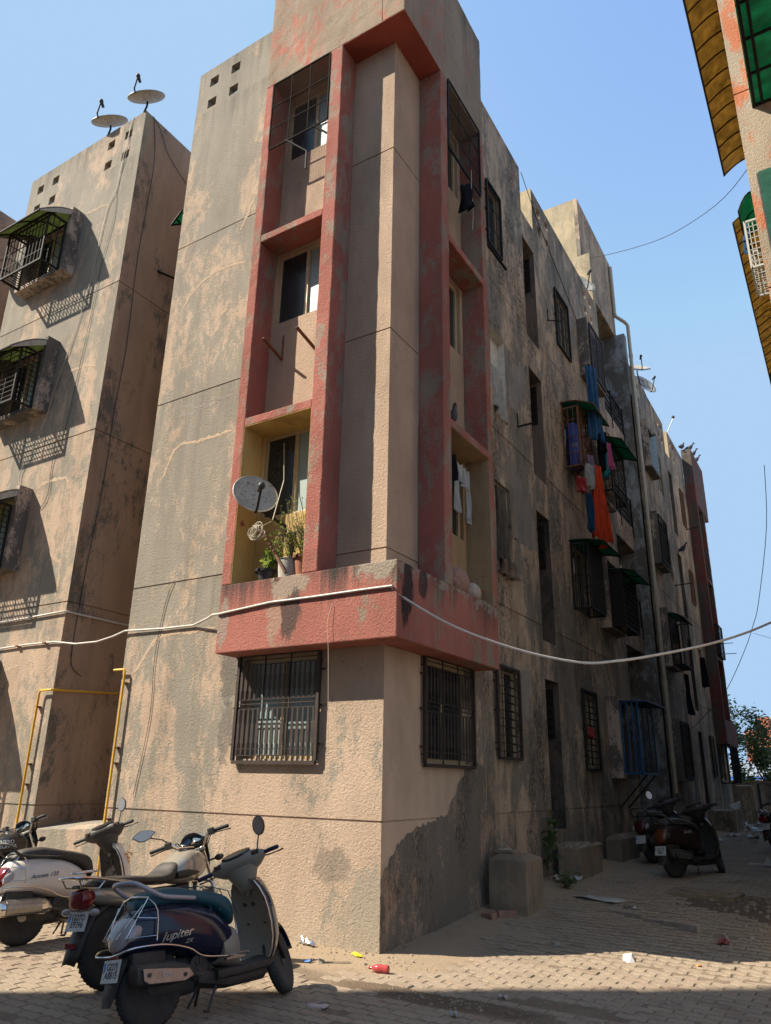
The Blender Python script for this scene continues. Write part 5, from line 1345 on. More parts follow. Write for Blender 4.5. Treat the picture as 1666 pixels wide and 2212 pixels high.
# ------------------------------------------------------------------ barrel, sacks, birds
o = empty('water_barrel', (.17, 7.34, 7.96), 'blue plastic barrel with white lettering inside the lane cage', 'barrel')
m = MB(); m.lathe([(.20, 0), (.225, .04), (.225, .3), (.232, .32), (.225, .34), (.225, .66), (.232, .68), (.225, .70), (.225, .95), (.2, 1.0), (.12, 1.02)], 24, Matrix.Diagonal((.7, 1, 1, 1))); m.build('drum', simple('blue_barrel_plastic', (.012, .05, .26), .45), o, smooth=40)
lt = M['pvc']
for i in range(4): text('lettering', ('|||I|II|', 'II|II|||', '|II||II', '||I|||')[i], lt, o, frame((.02 + .03 * i, -.235, .45 - .001), (0, 0, 1), (-1, 0, 0)), .05, .001)
bird_m = simple('pigeon_feather', (.07, .07, .085), .7, var=.3, vscale=25)
def pigeon(loc, rz_, label, s=1.0):
    o = empty('pigeon', loc, label, 'bird', 'pigeons on the ledges', rz=rz_)
    m = MB(); rings = []
    for x, z, r in ((-.17, .07, .006), (-.13, .08, .02), (-.07, .10, .045), (0, .12, .062), (.05, .145, .058), (.085, .19, .036), (.10, .225, .030), (.115, .25, .030), (.135, .262, .022), (.15, .26, .010), (.175, .252, .003)):
        rings.append([Vector((x - math.sin(a) * r * .25, math.cos(a) * r, z + math.sin(a) * r)) * s for a in [k * math.pi / 6 for k in range(12)]])
    m.loft(rings); m.build('body', bird_m, o, smooth=70)
    m = MB()
    for y in (.02, -.02): m.tube([(.01 * s, y * s, .07 * s), (.015 * s, y * s, 0)], .004 * s, 5)
    m.build('legs', simple('pigeon_leg', (.25, .05, .04), .7) if 'pigeon_leg' not in bpy.data.materials else bpy.data.materials['pigeon_leg'], o)
pigeon((.30, 1.20, 6.262), R_(-50), 'dark pigeon standing on the red lane side ledge')
for i, (y, rz_, lb) in enumerate(((20.35, 1.2, 'pigeon on the far roof edge, first and leftmost'), (23.2, .4, 'pigeon at the far roof corner, second along'), (23.9, .1, 'pigeon at the far roof corner, third along'), (24.6, .3, 'pigeon at the far roof corner, last and lowest'))):
    pigeon((.05 if i == 0 else .30, 22.9 if i == 0 else y, 14.33 + .35), rz_, lb, 1.5)
pigeon((-.36, 13.6, 12.70), R_(60), 'pigeon perched on the top stair railing', 1.3)
pigeon((.15, 19.6, 9.38), R_(-20), 'pigeon fluttering out of the far drain shaft', 1.3)
def sack(loc, rx_, ry_, rz_, mat, label, seed):
    q = random.Random(seed); m = MB(); m.ball((0, 0, rz_ * .8), rx_, ry_, rz_, n=18, m=12)
    m.v = [(x * (1 + .1 * mnoise.noise(Vector((x * 9, y * 9, z * 9 + seed)))), y * (1 + .1 * mnoise.noise(Vector((x * 9 + 5, y * 9, z * 9)))), max(0, z + .03 * mnoise.noise(Vector((x * 14, y * 14, z * 14 + seed))))) for x, y, z in m.v]
    o = m.build('sack', mat, smooth=80); o.location = loc
    return tag(o, label, 'sack', 'sacks on the lane side shelf')
sk = simple('printed_cement_sack', (.26, .14, .11), .8, var=.35, vscale=18, rust=(.35, .28, .24, 1), rustcover=.6)
sack((.22, 1.42, 3.942), .14, .26, .20, sk, 'faded red printed sack on the recess shelf, larger', 1)
sack((.24, 1.82, 3.942), .12, .18, .13, simple('dusty_white_sack', (.34, .27, .23), .85, var=.3), 'dusty pale sack next to the printed one, smaller', 2)
o = MB().box(-.08, .08, -.10, .10, 0, .03).build('tile', terra); o.location = (.28, 1.98, 4.1); o.rotation_euler = (.3, .2, .4); tag(o, 'broken terracotta tile leaning on the pale sack', 'tile')
# ------------------------------------------------------------------ two wheelers (x forward, y left, z up; wheels at x = -.64 and .64)
from mathutils.bvhtree import BVHTree
RUB = simple('tyre_rubber', (.022, .021, .020), .85, bump=.3, bscale=90, dust=(.20, .16, .12, 1), dustamt=.5)
CHROME = simple('chrome', (.62, .60, .57), .16, 1.0, .5, var=.1, rust=(.25, .15, .09, 1), rustcover=.72)
STEEL = simple('dull_steel', (.34, .32, .29), .38, .9, .5, var=.2)
ENG = simple('dusty_engine_metal', (.05, .047, .043), .6, .3, .4, var=.3, dust=DUST + (1,), dustamt=.35)
BLK = simple('black_plastic', (.018, .017, .017), .5, 0, .4, dust=DUST + (1,), dustamt=.28)
GRIP = simple('rubber_grip', (.012, .012, .016), .7)
GLOSSBLK = simple('gloss_black_paint', (.010, .010, .011), .12, 0, .5, dust=DUST + (1,), dustamt=.18)
LAMP_R = simple('red_lamp_lens', (.15, .010, .012), .12, 0, .6)
LAMP_C = simple('clear_lamp_lens', (.30, .27, .27), .1, 0, .7)
LAMP_O = simple('orange_lamp_lens', (.20, .045, .01), .15, 0, .6)
MIRR = simple('mirror_glass', (.36, .32, .29), .08, .55, .5)  # brownish base tint stands in for the reflected building
PLATE = simple('white_number_plate', (.48, .48, .45), .5, var=.15, rust=(.25, .22, .18, 1), rustcover=.64)
PLTXT = simple('plate_black', (.02, .02, .02), .6)
BLUEMK = simple('plate_blue_mark', (.03, .12, .45), .6)
SILV = simple('silver_badge', (.55, .50, .42), .3, .6, .5)

def sup(x, zb, zt, w, n=20, e=2.5, ysh=0.0):
    zc = (zb + zt) / 2; h = (zt - zb) / 2; out = []
    for k in range(n):
        a = 2 * math.pi * k / n; c, s_ = math.cos(a), math.sin(a)
        out.append(Vector((x, ysh + w * math.copysign(abs(c) ** (2 / e), c), zc + h * math.copysign(abs(s_) ** (2 / e), s_))))
    return out
def spline(st, n=4):
    out = []
    for i in range(len(st) - 1):
        a, b, c, d = st[max(0, i - 1)], st[i], st[i + 1], st[min(len(st) - 1, i + 2)]
        for s_ in range(n):
            t = s_ / n
            out.append(tuple(.5 * (2 * b[k] + (c[k] - a[k]) * t + (2 * a[k] - 5 * b[k] + 4 * c[k] - d[k]) * t * t + (3 * b[k] - a[k] - 3 * c[k] + d[k]) * t ** 3) for k in range(len(b))))
    return out + [tuple(st[-1])]
def hull(st, n=20, e=2.5, k=4):
    m = MB(); m.loft([sup(*q[:3], max(.004, q[3]), n, e) for q in spline(st, k)]); return m
RK = R_(26)
def steer_m(s_, ax):
    d = Vector((-math.sin(RK), 0, math.cos(RK))); o = Vector(ax)
    return Matrix.Translation(o) @ Matrix.Rotation(s_, 4, d) @ Matrix.Translation(-o)
def wheel(parent, c, r, wd, rim, style, SM=None):
    """tyre with rim, spokes and disc as its parts; axle along local y"""
    S = SM or Matrix()
    T = S @ Matrix.Translation(Vector(c)) @ Matrix.Rotation(R_(90), 4, 'X')
    m = MB(); ri = r * .66
    prof = [(ri, -wd * .38), (ri + .012, -wd * .46), (r * .84, -wd * .52), (r * .95, -wd * .40), (r * .995, -wd * .18), (r, 0), (r * .995, wd * .18), (r * .95, wd * .40), (r * .84, wd * .52), (ri + .012, wd * .46), (ri, wd * .38)]
    m.lathe(prof, 40, T)
    # tread blocks
    for i in range(44):
        a = 2 * math.pi * i / 44
        for sgn in (-1, 1):
            p = lambda rr, h, da: T @ Vector((rr * math.cos(a + da), rr * math.sin(a + da), h))
            m.add([p(r * .975, sgn * wd * .12, 0), p(r * .975, sgn * wd * .40, .05), p(r * .975, sgn * wd * .40, .11), p(r * .975, sgn * wd * .12, .06), p(r * 1.012, sgn * wd * .12, .005), p(r * .985, sgn * wd * .38, .05), p(r * .985, sgn * wd * .38, .105), p(r * 1.012, sgn * wd * .12, .055)],
                  [(0, 3, 2, 1), (4, 5, 6, 7), (0, 1, 5, 4), (1, 2, 6, 5), (2, 3, 7, 6), (3, 0, 4, 7)])
    w_ = m.build('wheel', RUB, parent, smooth=50)
    m = MB(); rr = ri
    m.lathe([(rr + .004, -wd * .34), (rr - .012, -wd * .30), (rr - .03, -wd * .12), (rr - .03, wd * .12), (rr - .012, wd * .30), (rr + .004, wd * .34)], 36, T)
    m.lathe([(.012, -wd * .5), (.05, -wd * .45), (.055, 0), (.05, wd * .45), (.012, wd * .5)], 18, T)
    if style == 'disc':
        m.lathe([(.03, wd * .1), (rr * .55, wd * .16), (rr * .8, wd * .05), (rr - .01, wd * .2), (rr - .01, wd * .05), (.03, -wd * .05)], 30, T)
        m.lathe([(.03, -wd * .1), (rr * .55, -wd * .2), (rr * .8, -wd * .1), (rr - .01, -wd * .25), (rr - .01, -wd * .15), (.03, 0)], 30, T)
    else:
        n = 5 if style == 'five' else 6
        for i in range(n):
            for da in ((-.16, .16) if style == 'five' else (0,)):
                a = 2 * math.pi * i / n
                p0 = T @ Vector((.045 * math.cos(a), .045 * math.sin(a), 0)); p1 = T @ Vector(((rr - .02) * math.cos(a + da), (rr - .02) * math.sin(a + da), 0))
                m.bar(p0, p1, .022, .03, T.to_3x3() @ Vector((0, 0, 1)))
    m.build('rim', rim, w_, smooth=40)
    return w_
def onto(o, mesh_obj, d):
    """press flat lettering onto the curved panel it is printed on"""
    me = mesh_obj.data; bv = BVHTree.FromPolygons([v.co for v in me.vertices], [p.vertices for p in me.polygons]); d = Vector(d)
    zs = [v.co.dot(d) for v in o.data.vertices]; z1 = max(zs)
    for v in o.data.vertices:
        k = z1 - v.co.dot(d); h = bv.ray_cast(v.co - d * (1.0), d)
        if h[0] is not None: v.co = h[0] - d * (.0035 - (.002 if k > .0005 else 0))
def plate(parent, c, tilt, lines, w_=.20, h_=.10, blue=False, name='number_plate'):
    M4 = frame(c, (0, -1, 0), (math.sin(tilt), 0, math.cos(tilt)))
    m = MB(); m.prism([(-w_ / 2, -h_ / 2), (w_ / 2, -h_ / 2), (w_ / 2, h_ / 2), (-w_ / 2, h_ / 2)], .004, M4)
    p = m.build(name, PLATE, parent, bevel=.002)
    text('lettering', lines, PLTXT, p, M4 @ Matrix.Translation((.008, 0, .0022)), h_ * .42, .0006, sx=.95, bold=.0012)
    b = MB(); b.prism([(-w_ * .45, -h_ * .05), (-w_ * .36, -h_ * .05), (-w_ * .36, h_ * .38), (-w_ * .45, h_ * .38)], .002, M4 @ Matrix.Translation((0, 0, .002)))
    b.build('blue_mark', BLUEMK, p)
    return p
def mirror(parent, foot, c, rx_, rz_, nrm, SM, pointed=False, mat=BLK):
    S = SM; f = Vector(foot); c = Vector(c)
    m = MB(); m.tube([S @ f, S @ (f + Vector((.0, (c.y - f.y) * .25, .05))), S @ (c + Vector((.02, 0, -.01)))], [.008, .006, .006], 7)
    st = m.build('mirror_stem', mat, parent)
    n_ = Vector(nrm).normalized(); x = Vector((0, 0, 1)).cross(n_).normalized(); y = n_.cross(x)
    out = []
    for k in range(24):
        a = 2 * math.pi * k / 24; u = rx_ * math.cos(a); v = rz_ * math.sin(a)
        if pointed: u *= 1.0 + .25 * (math.sin(a) > -.2) * abs(math.cos(a)) ** 3; v *= .9 if math.cos(a) > 0 else 1.0
        out.append((u, v))
    P = lambda u, v, w2: S @ (c + x * u + y * v + n_ * w2)
    m = MB(); m.loft([[P(u * .6, v * .6, -.035) for u, v in out], [P(u, v, -.012) for u, v in out], [P(u, v, .004) for u, v in out], [P(u * .93, v * .93, .004) for u, v in out]])
    h = m.build('mirror', mat, parent, smooth=50)
    m = MB(); m.add([P(u * .92, v * .92, .0055) for u, v in out], [tuple(range(24))]); m.build('mirror_glass', MIRR, h, fixn=False)

def scooter(loc, heading, lean, steer, sc, cfg, label, group=None):
    o = empty('scooter', loc, label, 'scooter', group, rz=heading, rx=-lean); o.scale = (sc, sc, sc)
    AX = (.44, 0, .6); S = steer_m(steer, AX); I = Matrix()
    g = cfg.get
    wheel(o, (-.64, 0, .262), .262, .10, g('rim', ENG), g('style', 'disc'))
    wheel(o, (.64, 0, .255), .255, .09, g('rim', ENG), g('style', 'disc'), S)
    body = hull(g('body', [(-.93, .53, .62, .035), (-.89, .49, .70, .10), (-.78, .47, .79, .155), (-.6, .465, .81, .195), (-.38, .42, .79, .215), (-.18, .36, .73, .21), (-.04, .31, .64, .185), (.05, .285, .52, .15), (.10, .28, .38, .11)]), 28, 2.6).build('body', g('paint'), o, smooth=60)
    hull([(-.80, .77, .82, .06), (-.72, .76, .885, .125), (-.52, .76, .90, .155), (-.32, .75, .865, .165), (-.12, .69, .83, .16), (.02, .60, .785, .135), (.07, .575, .70, .10)], 24, 2.8).build('seat', g('seat'), o, smooth=60)
    if g('quilt'):
        m = MB()
        for i in range(9):
            x = -.66 + i * .085
            m.tube([(x + .05 * abs(t), t * .148, .895 - .10 * abs(t) ** 3 * 2 - max(0, x + .32) ** 2 * .42) for t in (-1, -.5, 0, .5, 1)], .004, 4)
        m.build('quilting', g('seat'), o)
    # lower trim between seat and floor, floor board, under body
    hull([(-.12, .33, .50, .214), (-.02, .30, .56, .192), (.06, .28, .57, .160), (.115, .275, .50, .12)], 22, 3).build('under_seat_panel', g('trim', BLK), o, smooth=60)
    m = MB(); m.loft([sup(x, z0, z1, w2, 16, 4) for x, z0, z1, w2 in ((-.15, .22, .30, .17), (.1, .22, .295, .165), (.38, .23, .30, .165), (.46, .26, .34, .14))]); m.build('floor_board', g('floor', BLK), o, smooth=40)
    m = MB(); m.loft([sup(x, z0, z1, w2, 14, 3) for x, z0, z1, w2 in ((-.30, .20, .36, .13), (.0, .15, .25, .13), (.36, .15, .26, .12), (.47, .22, .34, .07))]); m.build('under_body', BLK, o, smooth=40)
    # leg shield, rider side and nose
    zs = [.30, .36, .45, .55, .65, .74, .82, .87, .90]
    hw = [.165, .19, .21, .215, .212, .20, .17, .13, .07]; xc = [.415, .43, .435, .425, .405, .38, .352, .335, .325]
    inner, outer, full = [], [], []
    for z, w2, x in zip(zs, hw, xc):
        ts = [(-1 + 2 * i / 12) for i in range(13)]
        a = [Vector((x - .055 * abs(t) ** 2.2, w2 * t, z)) for t in ts]; b = [Vector((x + .012 - .05 * abs(t) ** 2.2, w2 * t, z)) for t in ts]
        c = [Vector((x + .014 - .05 * abs(t) ** 2.2, w2 * 1.015 * t, z)) for t in ts]; d = [Vector((x + .02 - .048 * abs(t) ** 2.2 + (.10 + .03 * math.sin((z - .3) * 5)) * (1 - abs(t) ** 2.4), w2 * 1.03 * t, z)) for t in ts]
        inner.append(a + b[::-1]); outer.append(c + d[::-1])
    m = MB(); m.loft(inner); ls = m.build('leg_shield', g('inner'), o, smooth=50)
    m = MB(); m.loft(outer); m.build('front_apron', g('apron', g('paint')), o, smooth=50)
    m = MB()
    for k in (0, 12): m.tube([r[k] + Vector((-.004, 0, 0)) for r in inner[:-1]], .008, 6)
    m.build('edge_trim', CHROME, ls, smooth=60)
    m = MB(); m.tube([(.30, -.02, .79), (.318, -.02, .79)], .028, 14); m.tube([(.296, -.02, .79), (.30, -.02, .79)], .017, 12); m.build('key_lock', STEEL, ls)
    m = MB()
    for z in (.55,):
        for y in (-.10, .10): m.tube([(.405 + (z - .4) * -.10, y, z), (.43, y, z)], .006, 8)
    for y in (-.05, .05): m.bar((.345, y, .70), (.32, y, .69), .014); m.bar((.32, y, .69), (.32, y, .715), .014)
    m.build('screw_caps', BLK, ls)
    # steering column cover, headset, instruments
    m = MB(); m.loft([[S @ Vector((x + rx_ * math.cos(a), ry_ * math.sin(a), z)) for a in [k * math.pi / 9 for k in range(18)]] for x, z, rx_, ry_ in ((.335, .80, .05, .065), (.315, .86, .065, .085), (.29, .92, .085, .12), (.275, .98, .095, .15))])
    m.build('column_cover', g('head'), o, smooth=60)
    m = MB(); rr = []
    for y, rx_, rz_, x, z in spline(((-.235, .022, .024, .245, 1.025), (-.21, .036, .040, .25, 1.022), (-.15, .075, .066, .268, 1.015), (-.07, .108, .080, .285, 1.018), (.07, .108, .080, .285, 1.018), (.15, .075, .066, .268, 1.015), (.21, .036, .040, .25, 1.022), (.235, .022, .024, .245, 1.025)), 3):
        rr.append([S @ Vector((x + rx_ * math.cos(a) - .35 * rz_ * math.sin(a), y, z + rz_ * math.sin(a))) for a in [k * math.pi / 9 for k in range(18)]])
    m.loft(rr); hd = m.build('headset', g('head'), o, smooth=60)
    m = MB(); m.loft([[S @ Vector(((.205 + .045 * math.cos(a) * q + .010), .13 * math.sin(a) * q, 1.095 + .026 * math.cos(a) * q + dz)) for a in [k * math.pi / 12 for k in range(24)]] for q, dz in ((1, -.012), (1.0, .003), (.86, .006), (.85, .004))])
    m.build('instrument_panel', GLOSSBLK, hd, smooth=40)
    m = MB(); m.loft([[S @ Vector((.392 + dx_, .085 * math.sin(a) * q, 1.01 + .045 * math.cos(a) * q)) for a in [k * math.pi / 12 for k in range(24)]] for q, dx_ in ((1, -.03), (.95, .0), (.6, .012), (.1, .015))]); m.build('headlight', LAMP_C, hd, smooth=60)
    for s_ in (-1, 1):
        m = MB(); m.box(.185, .225, s_ * .17 - .03, s_ * .17 + .03, 1.03, 1.062)
        m.xf(S); sw = m.build('switch', BLK, hd)
        m = MB(); m.ball((.183, s_ * .165, 1.045), .01, .014, .008)
        m.xf(S); m.build('switch_button', LAMP_R, sw)
    for s_ in (-1, 1):
        m = MB(); m.tube([S @ Vector((.245, s_ * .225, 1.026)), S @ Vector((.235, s_ * .30, 1.024)), S @ Vector((.225, s_ * .36, 1.02)), S @ Vector((.224, s_ * .366, 1.02))], [.017, .0175, .0175, .012], 12); m.build('grip', GRIP if g('grip') is None else g('grip'), o, smooth=50)
        m = MB(); m.tube([S @ Vector(p) for p in ((.275, s_ * .20, 1.01), (.31, s_ * .25, 1.005), (.30, s_ * .33, 1.0), (.295, s_ * .385, 1.0))], [.007, .006, .005, .008], 7); m.build('brake_lever', g('lever', BLK), o)
    for s_ in g('mirrors', (-1,)):
        mirror(o, (.26, s_ * .17, 1.05), (.27, s_ * .235, 1.255), .058, .082 if not g('bigmir') else .075, (-.95, -s_ * .25, .08), S)
    # fork, front mudguard
    for s_ in (-1, 1):
        MB().tube([S @ Vector((.49, s_ * .055, .50)), S @ Vector((.60, s_ * .065, .30)), S @ Vector((.64, s_ * .06, .25))], [.022, .022, .016], 9).build('fork_leg', BLK, o, smooth=50)
    m = MB(); rows = []
    for i in range(13):
        a = R_(12 + i * 9.6); rows.append([S @ Vector((.64 + (.285 + .0 * t) * math.cos(a), (.062 if abs(t) == 1 else .05) * t, .255 + (.275 if abs(t) == 1 else (.292 if abs(t) > .4 else .298)) * math.sin(a) * 1.02)) for t in (-1, -.9, -.45, 0, .45, .9, 1)])
    m.sheet(rows); m.build('front_mudguard', g('fender', g('paint')), o, smooth=60, solid=.005, fixn=False)
    # tail: lamp, mudflap, plate, grab rail
    hull([(-.945, .545, .60, .03), (-.925, .52, .66, .085), (-.87, .545, .725, .125), (-.82, .60, .745, .12)], 20, 2.6).build('tail_light', g('tail', LAMP_R), o, smooth=60)
    for s_ in (-1, 1): hull([(-.905, .57, .63, .014), (-.85, .58, .67, .024), (-.76, .61, .68, .014)], 12, 2.2).xf(Matrix.Translation((0, s_ * .125, 0))).build('indicator', g('ind', LAMP_C), o, smooth=60)
    m = MB(); m.loft([[Vector((x + dx_, w2 * t, z)) for t, dx_ in ((-1, .02), (-.6, .0), (.6, .0), (1, .02), (.6, .03), (-.6, .03))] for x, z, w2 in ((-.80, .52, .07), (-.90, .46, .085), (-.945, .38, .09), (-.985, .26, .075), (-1.0, .20, .05))]); m.build('mudflap', g('flap', BLK), o, smooth=40)
    plate(o, (-.952, .0, .41), R_(14), g('plate', ''), .20, .14)
    m = MB(); m.box(-.935, -.92, -.03, .03, .475, .505); m.build('reflector', LAMP_R, o)
    if g('rail') == 'strap':
        m = MB(); rr = []
        for x, y, z, a in ((-.36, .165, .80, 0), (-.50, .185, .815, 0), (-.66, .18, .84, 0), (-.78, .165, .90, 0), (-.86, .13, .945, 0), (-.90, 0, .955, 0), (-.86, -.13, .945, 0), (-.78, -.165, .90, 0), (-.66, -.18, .84, 0), (-.50, -.185, .815, 0), (-.36, -.165, .80, 0)): rr.append((x, y, z))
        m.tube(smooth_path(rr, 3), .017, 8); m.v = m.v; m.build('grab_rail', g('railmat'), o, smooth=60)
    else:
        MB().tube(smooth_path([(-.35, .17, .79), (-.6, .19, .80), (-.78, .17, .83), (-.88, .12, .93), (-.91, 0, .945), (-.88, -.12, .93), (-.78, -.17, .83), (-.6, -.19, .80), (-.35, -.17, .79)], 3), .014, 8).build('grab_rail', g('railmat'), o, smooth=60)
    if g('guard', True):
        m = MB()
        for s_ in (-1, 1):
            m.tube(smooth_path([(-.98, s_ * .03, .50), (-.985, s_ * .13, .51), (-.90, s_ * .215, .535), (-.68, s_ * .245, .525), (-.48, s_ * .25, .475), (-.34, s_ * .25, .405), (-.05, s_ * .245, .37), (.06, s_ * .22, .36)], 4), .007, 7)
        m.tube([(-.98, -.03, .50), (-.98, .03, .50)], .0085, 7)
        for s_ in (-1, 1):
            m.tube(smooth_path([(-.72, s_ * .20, .56), (-.715, s_ * .20, .75), (-.76, s_ * .15, .84)], 3), .0055, 6)
            m.tube([(-.76, s_ * .15, .84), (-.93, s_ * .14, .60), (-.72, s_ * .20, .59)], .004, 6); m.tube([(-.85, s_ * .155, .72), (-.72, s_ * .20, .70)], .004, 5); m.tube([(-.80, s_ * .15, .80), (-.95, s_ * .05, .60)], .004, 5)
        m.tube([(-.76, -.15, .84), (-.79, 0, .86), (-.76, .15, .84)], .008, 6)
        m.build('crash_guard', CHROME, o, smooth=60)
        m = MB(); m.bar((-.16, -.26, .36), (.02, -.255, .36), .035, .014); m.tube(smooth_path([(-.16, -.28, .37), (-.14, -.33, .385), (.0, -.33, .385), (.04, -.28, .37)], 3), .006, 6); m.build('foot_rest', STEEL, o)
    # exhaust on the right side, engine, swing arm, stands
    if g('muffler', 'shield') == 'chrome':
        m = MB(); m.loft([[Vector((x, -.175 + r * math.cos(a), z + r * math.sin(a))) for a in [k * math.pi / 10 for k in range(20)]] for x, z, r in ((-.96, .345, .03), (-.95, .345, .068), (-.93, .345, .074), (-.50, .335, .074), (-.47, .335, .062), (-.42, .32, .03))]); mf = m.build('exhaust', CHROME, o, smooth=35)
        m = MB(); m.loft([[Vector((x, -.185 + r * math.cos(a), z + r * math.sin(a))) for a in [R_(100) + k * R_(130) / 8 for k in range(9)]] for x, z, r in ((-.90, .347, .079), (-.55, .338, .079))], False, False); m.build('heat_shield', STEEL, mf, solid=.004, fixn=False)
    else:
        m = MB(); m.loft([sup(x, z0, z1, w2, 18, 3, -.155) for x, z0, z1, w2 in ((-.90, .33, .40, .03), (-.88, .29, .435, .055), (-.60, .265, .42, .06), (-.42, .27, .37, .045), (-.38, .29, .34, .03))]); mf = m.build('exhaust', BLK, o, smooth=40)
        m = MB(); m.prism([(-.84, .325), (-.80, .30), (-.50, .275), (-.42, .30), (-.46, .35), (-.80, .395), (-.85, .40)], .012, Matrix.Translation((0, -.222, 0)) @ Matrix.Rotation(R_(90), 4, 'X')); hs_ = m.build('heat_shield', STEEL, mf, bevel=.004)
        m = MB()
        for x, z in ((-.80, .355), (-.50, .315)): m.tube([(x, -.229, z), (x, -.236, z)], .014, 10)
        m.build('bolt', ENG, hs_)
        if g('mtext'): text('lettering', g('mtext'), PLATE, hs_, frame((-.65, -.231, .335), (1, 0, -.13), (0, 0, 1)), .038, .001)
    m = MB(); m.tube([(-.40, -.14, .31), (-.2, -.10, .26), (-.05, -.06, .25)], .018, 8); m.build('exhaust_pipe', ENG, o)
    m = MB(); m.loft([sup(x, z0, z1, w2, 14, 3) for x, z0, z1, w2 in ((-.75, .18, .36, .055), (-.6, .16, .42, .10), (-.3, .16, .42, .13), (-.12, .19, .38, .11))]); m.xf(Matrix.Translation((0, .05, 0))); m.build('engine', ENG, o, smooth=40)
    m = MB(); m.lathe([(.085, 0), (.09, .02), (.07, .03), (.02, .03)], 20, Matrix.Translation((-.28, -.085, .33)) @ Matrix.Rotation(R_(90), 4, 'X'))
    for i in range(8): m.bar((-.28 + .02 * math.cos(i * .785), -.117, .33 + .02 * math.sin(i * .785)), (-.28 + .07 * math.cos(i * .785), -.117, .33 + .07 * math.sin(i * .785)), .01, .006, (0, 1, 0))
    m.build('fan_cover', BLK, o)
    m = MB(); m.box(-.86, -.58, -.12, -.02, .40, .50); m.build('air_box', BLK, o, bevel=.02)
    m = MB(); m.tube([(-.10, .12, .20), (-.06, .24, .04), (-.02, .26, .02)], .011, 7); m.build('side_stand', BLK, o)
    m = MB(); m.tube([(-.12, -.10, .20), (-.22, -.12, .04), (-.26, -.13, .045)], .011, 7); m.tube([(-.12, .10, .20), (-.22, .12, .06)], .011, 7); m.build('centre_stand', BLK, o)
    for tx, c, sz, mt_, shr in g('side_text', ()):
        t_ = text('lettering', tx, mt_, body, frame((c[0], -.5, c[1]), (1, 0, .06), (0, 0, 1)), sz, .0008, shear=shr, sx=1.15, bold=.0008)
        onto(t_, body, (0, 1, 0))
    return o

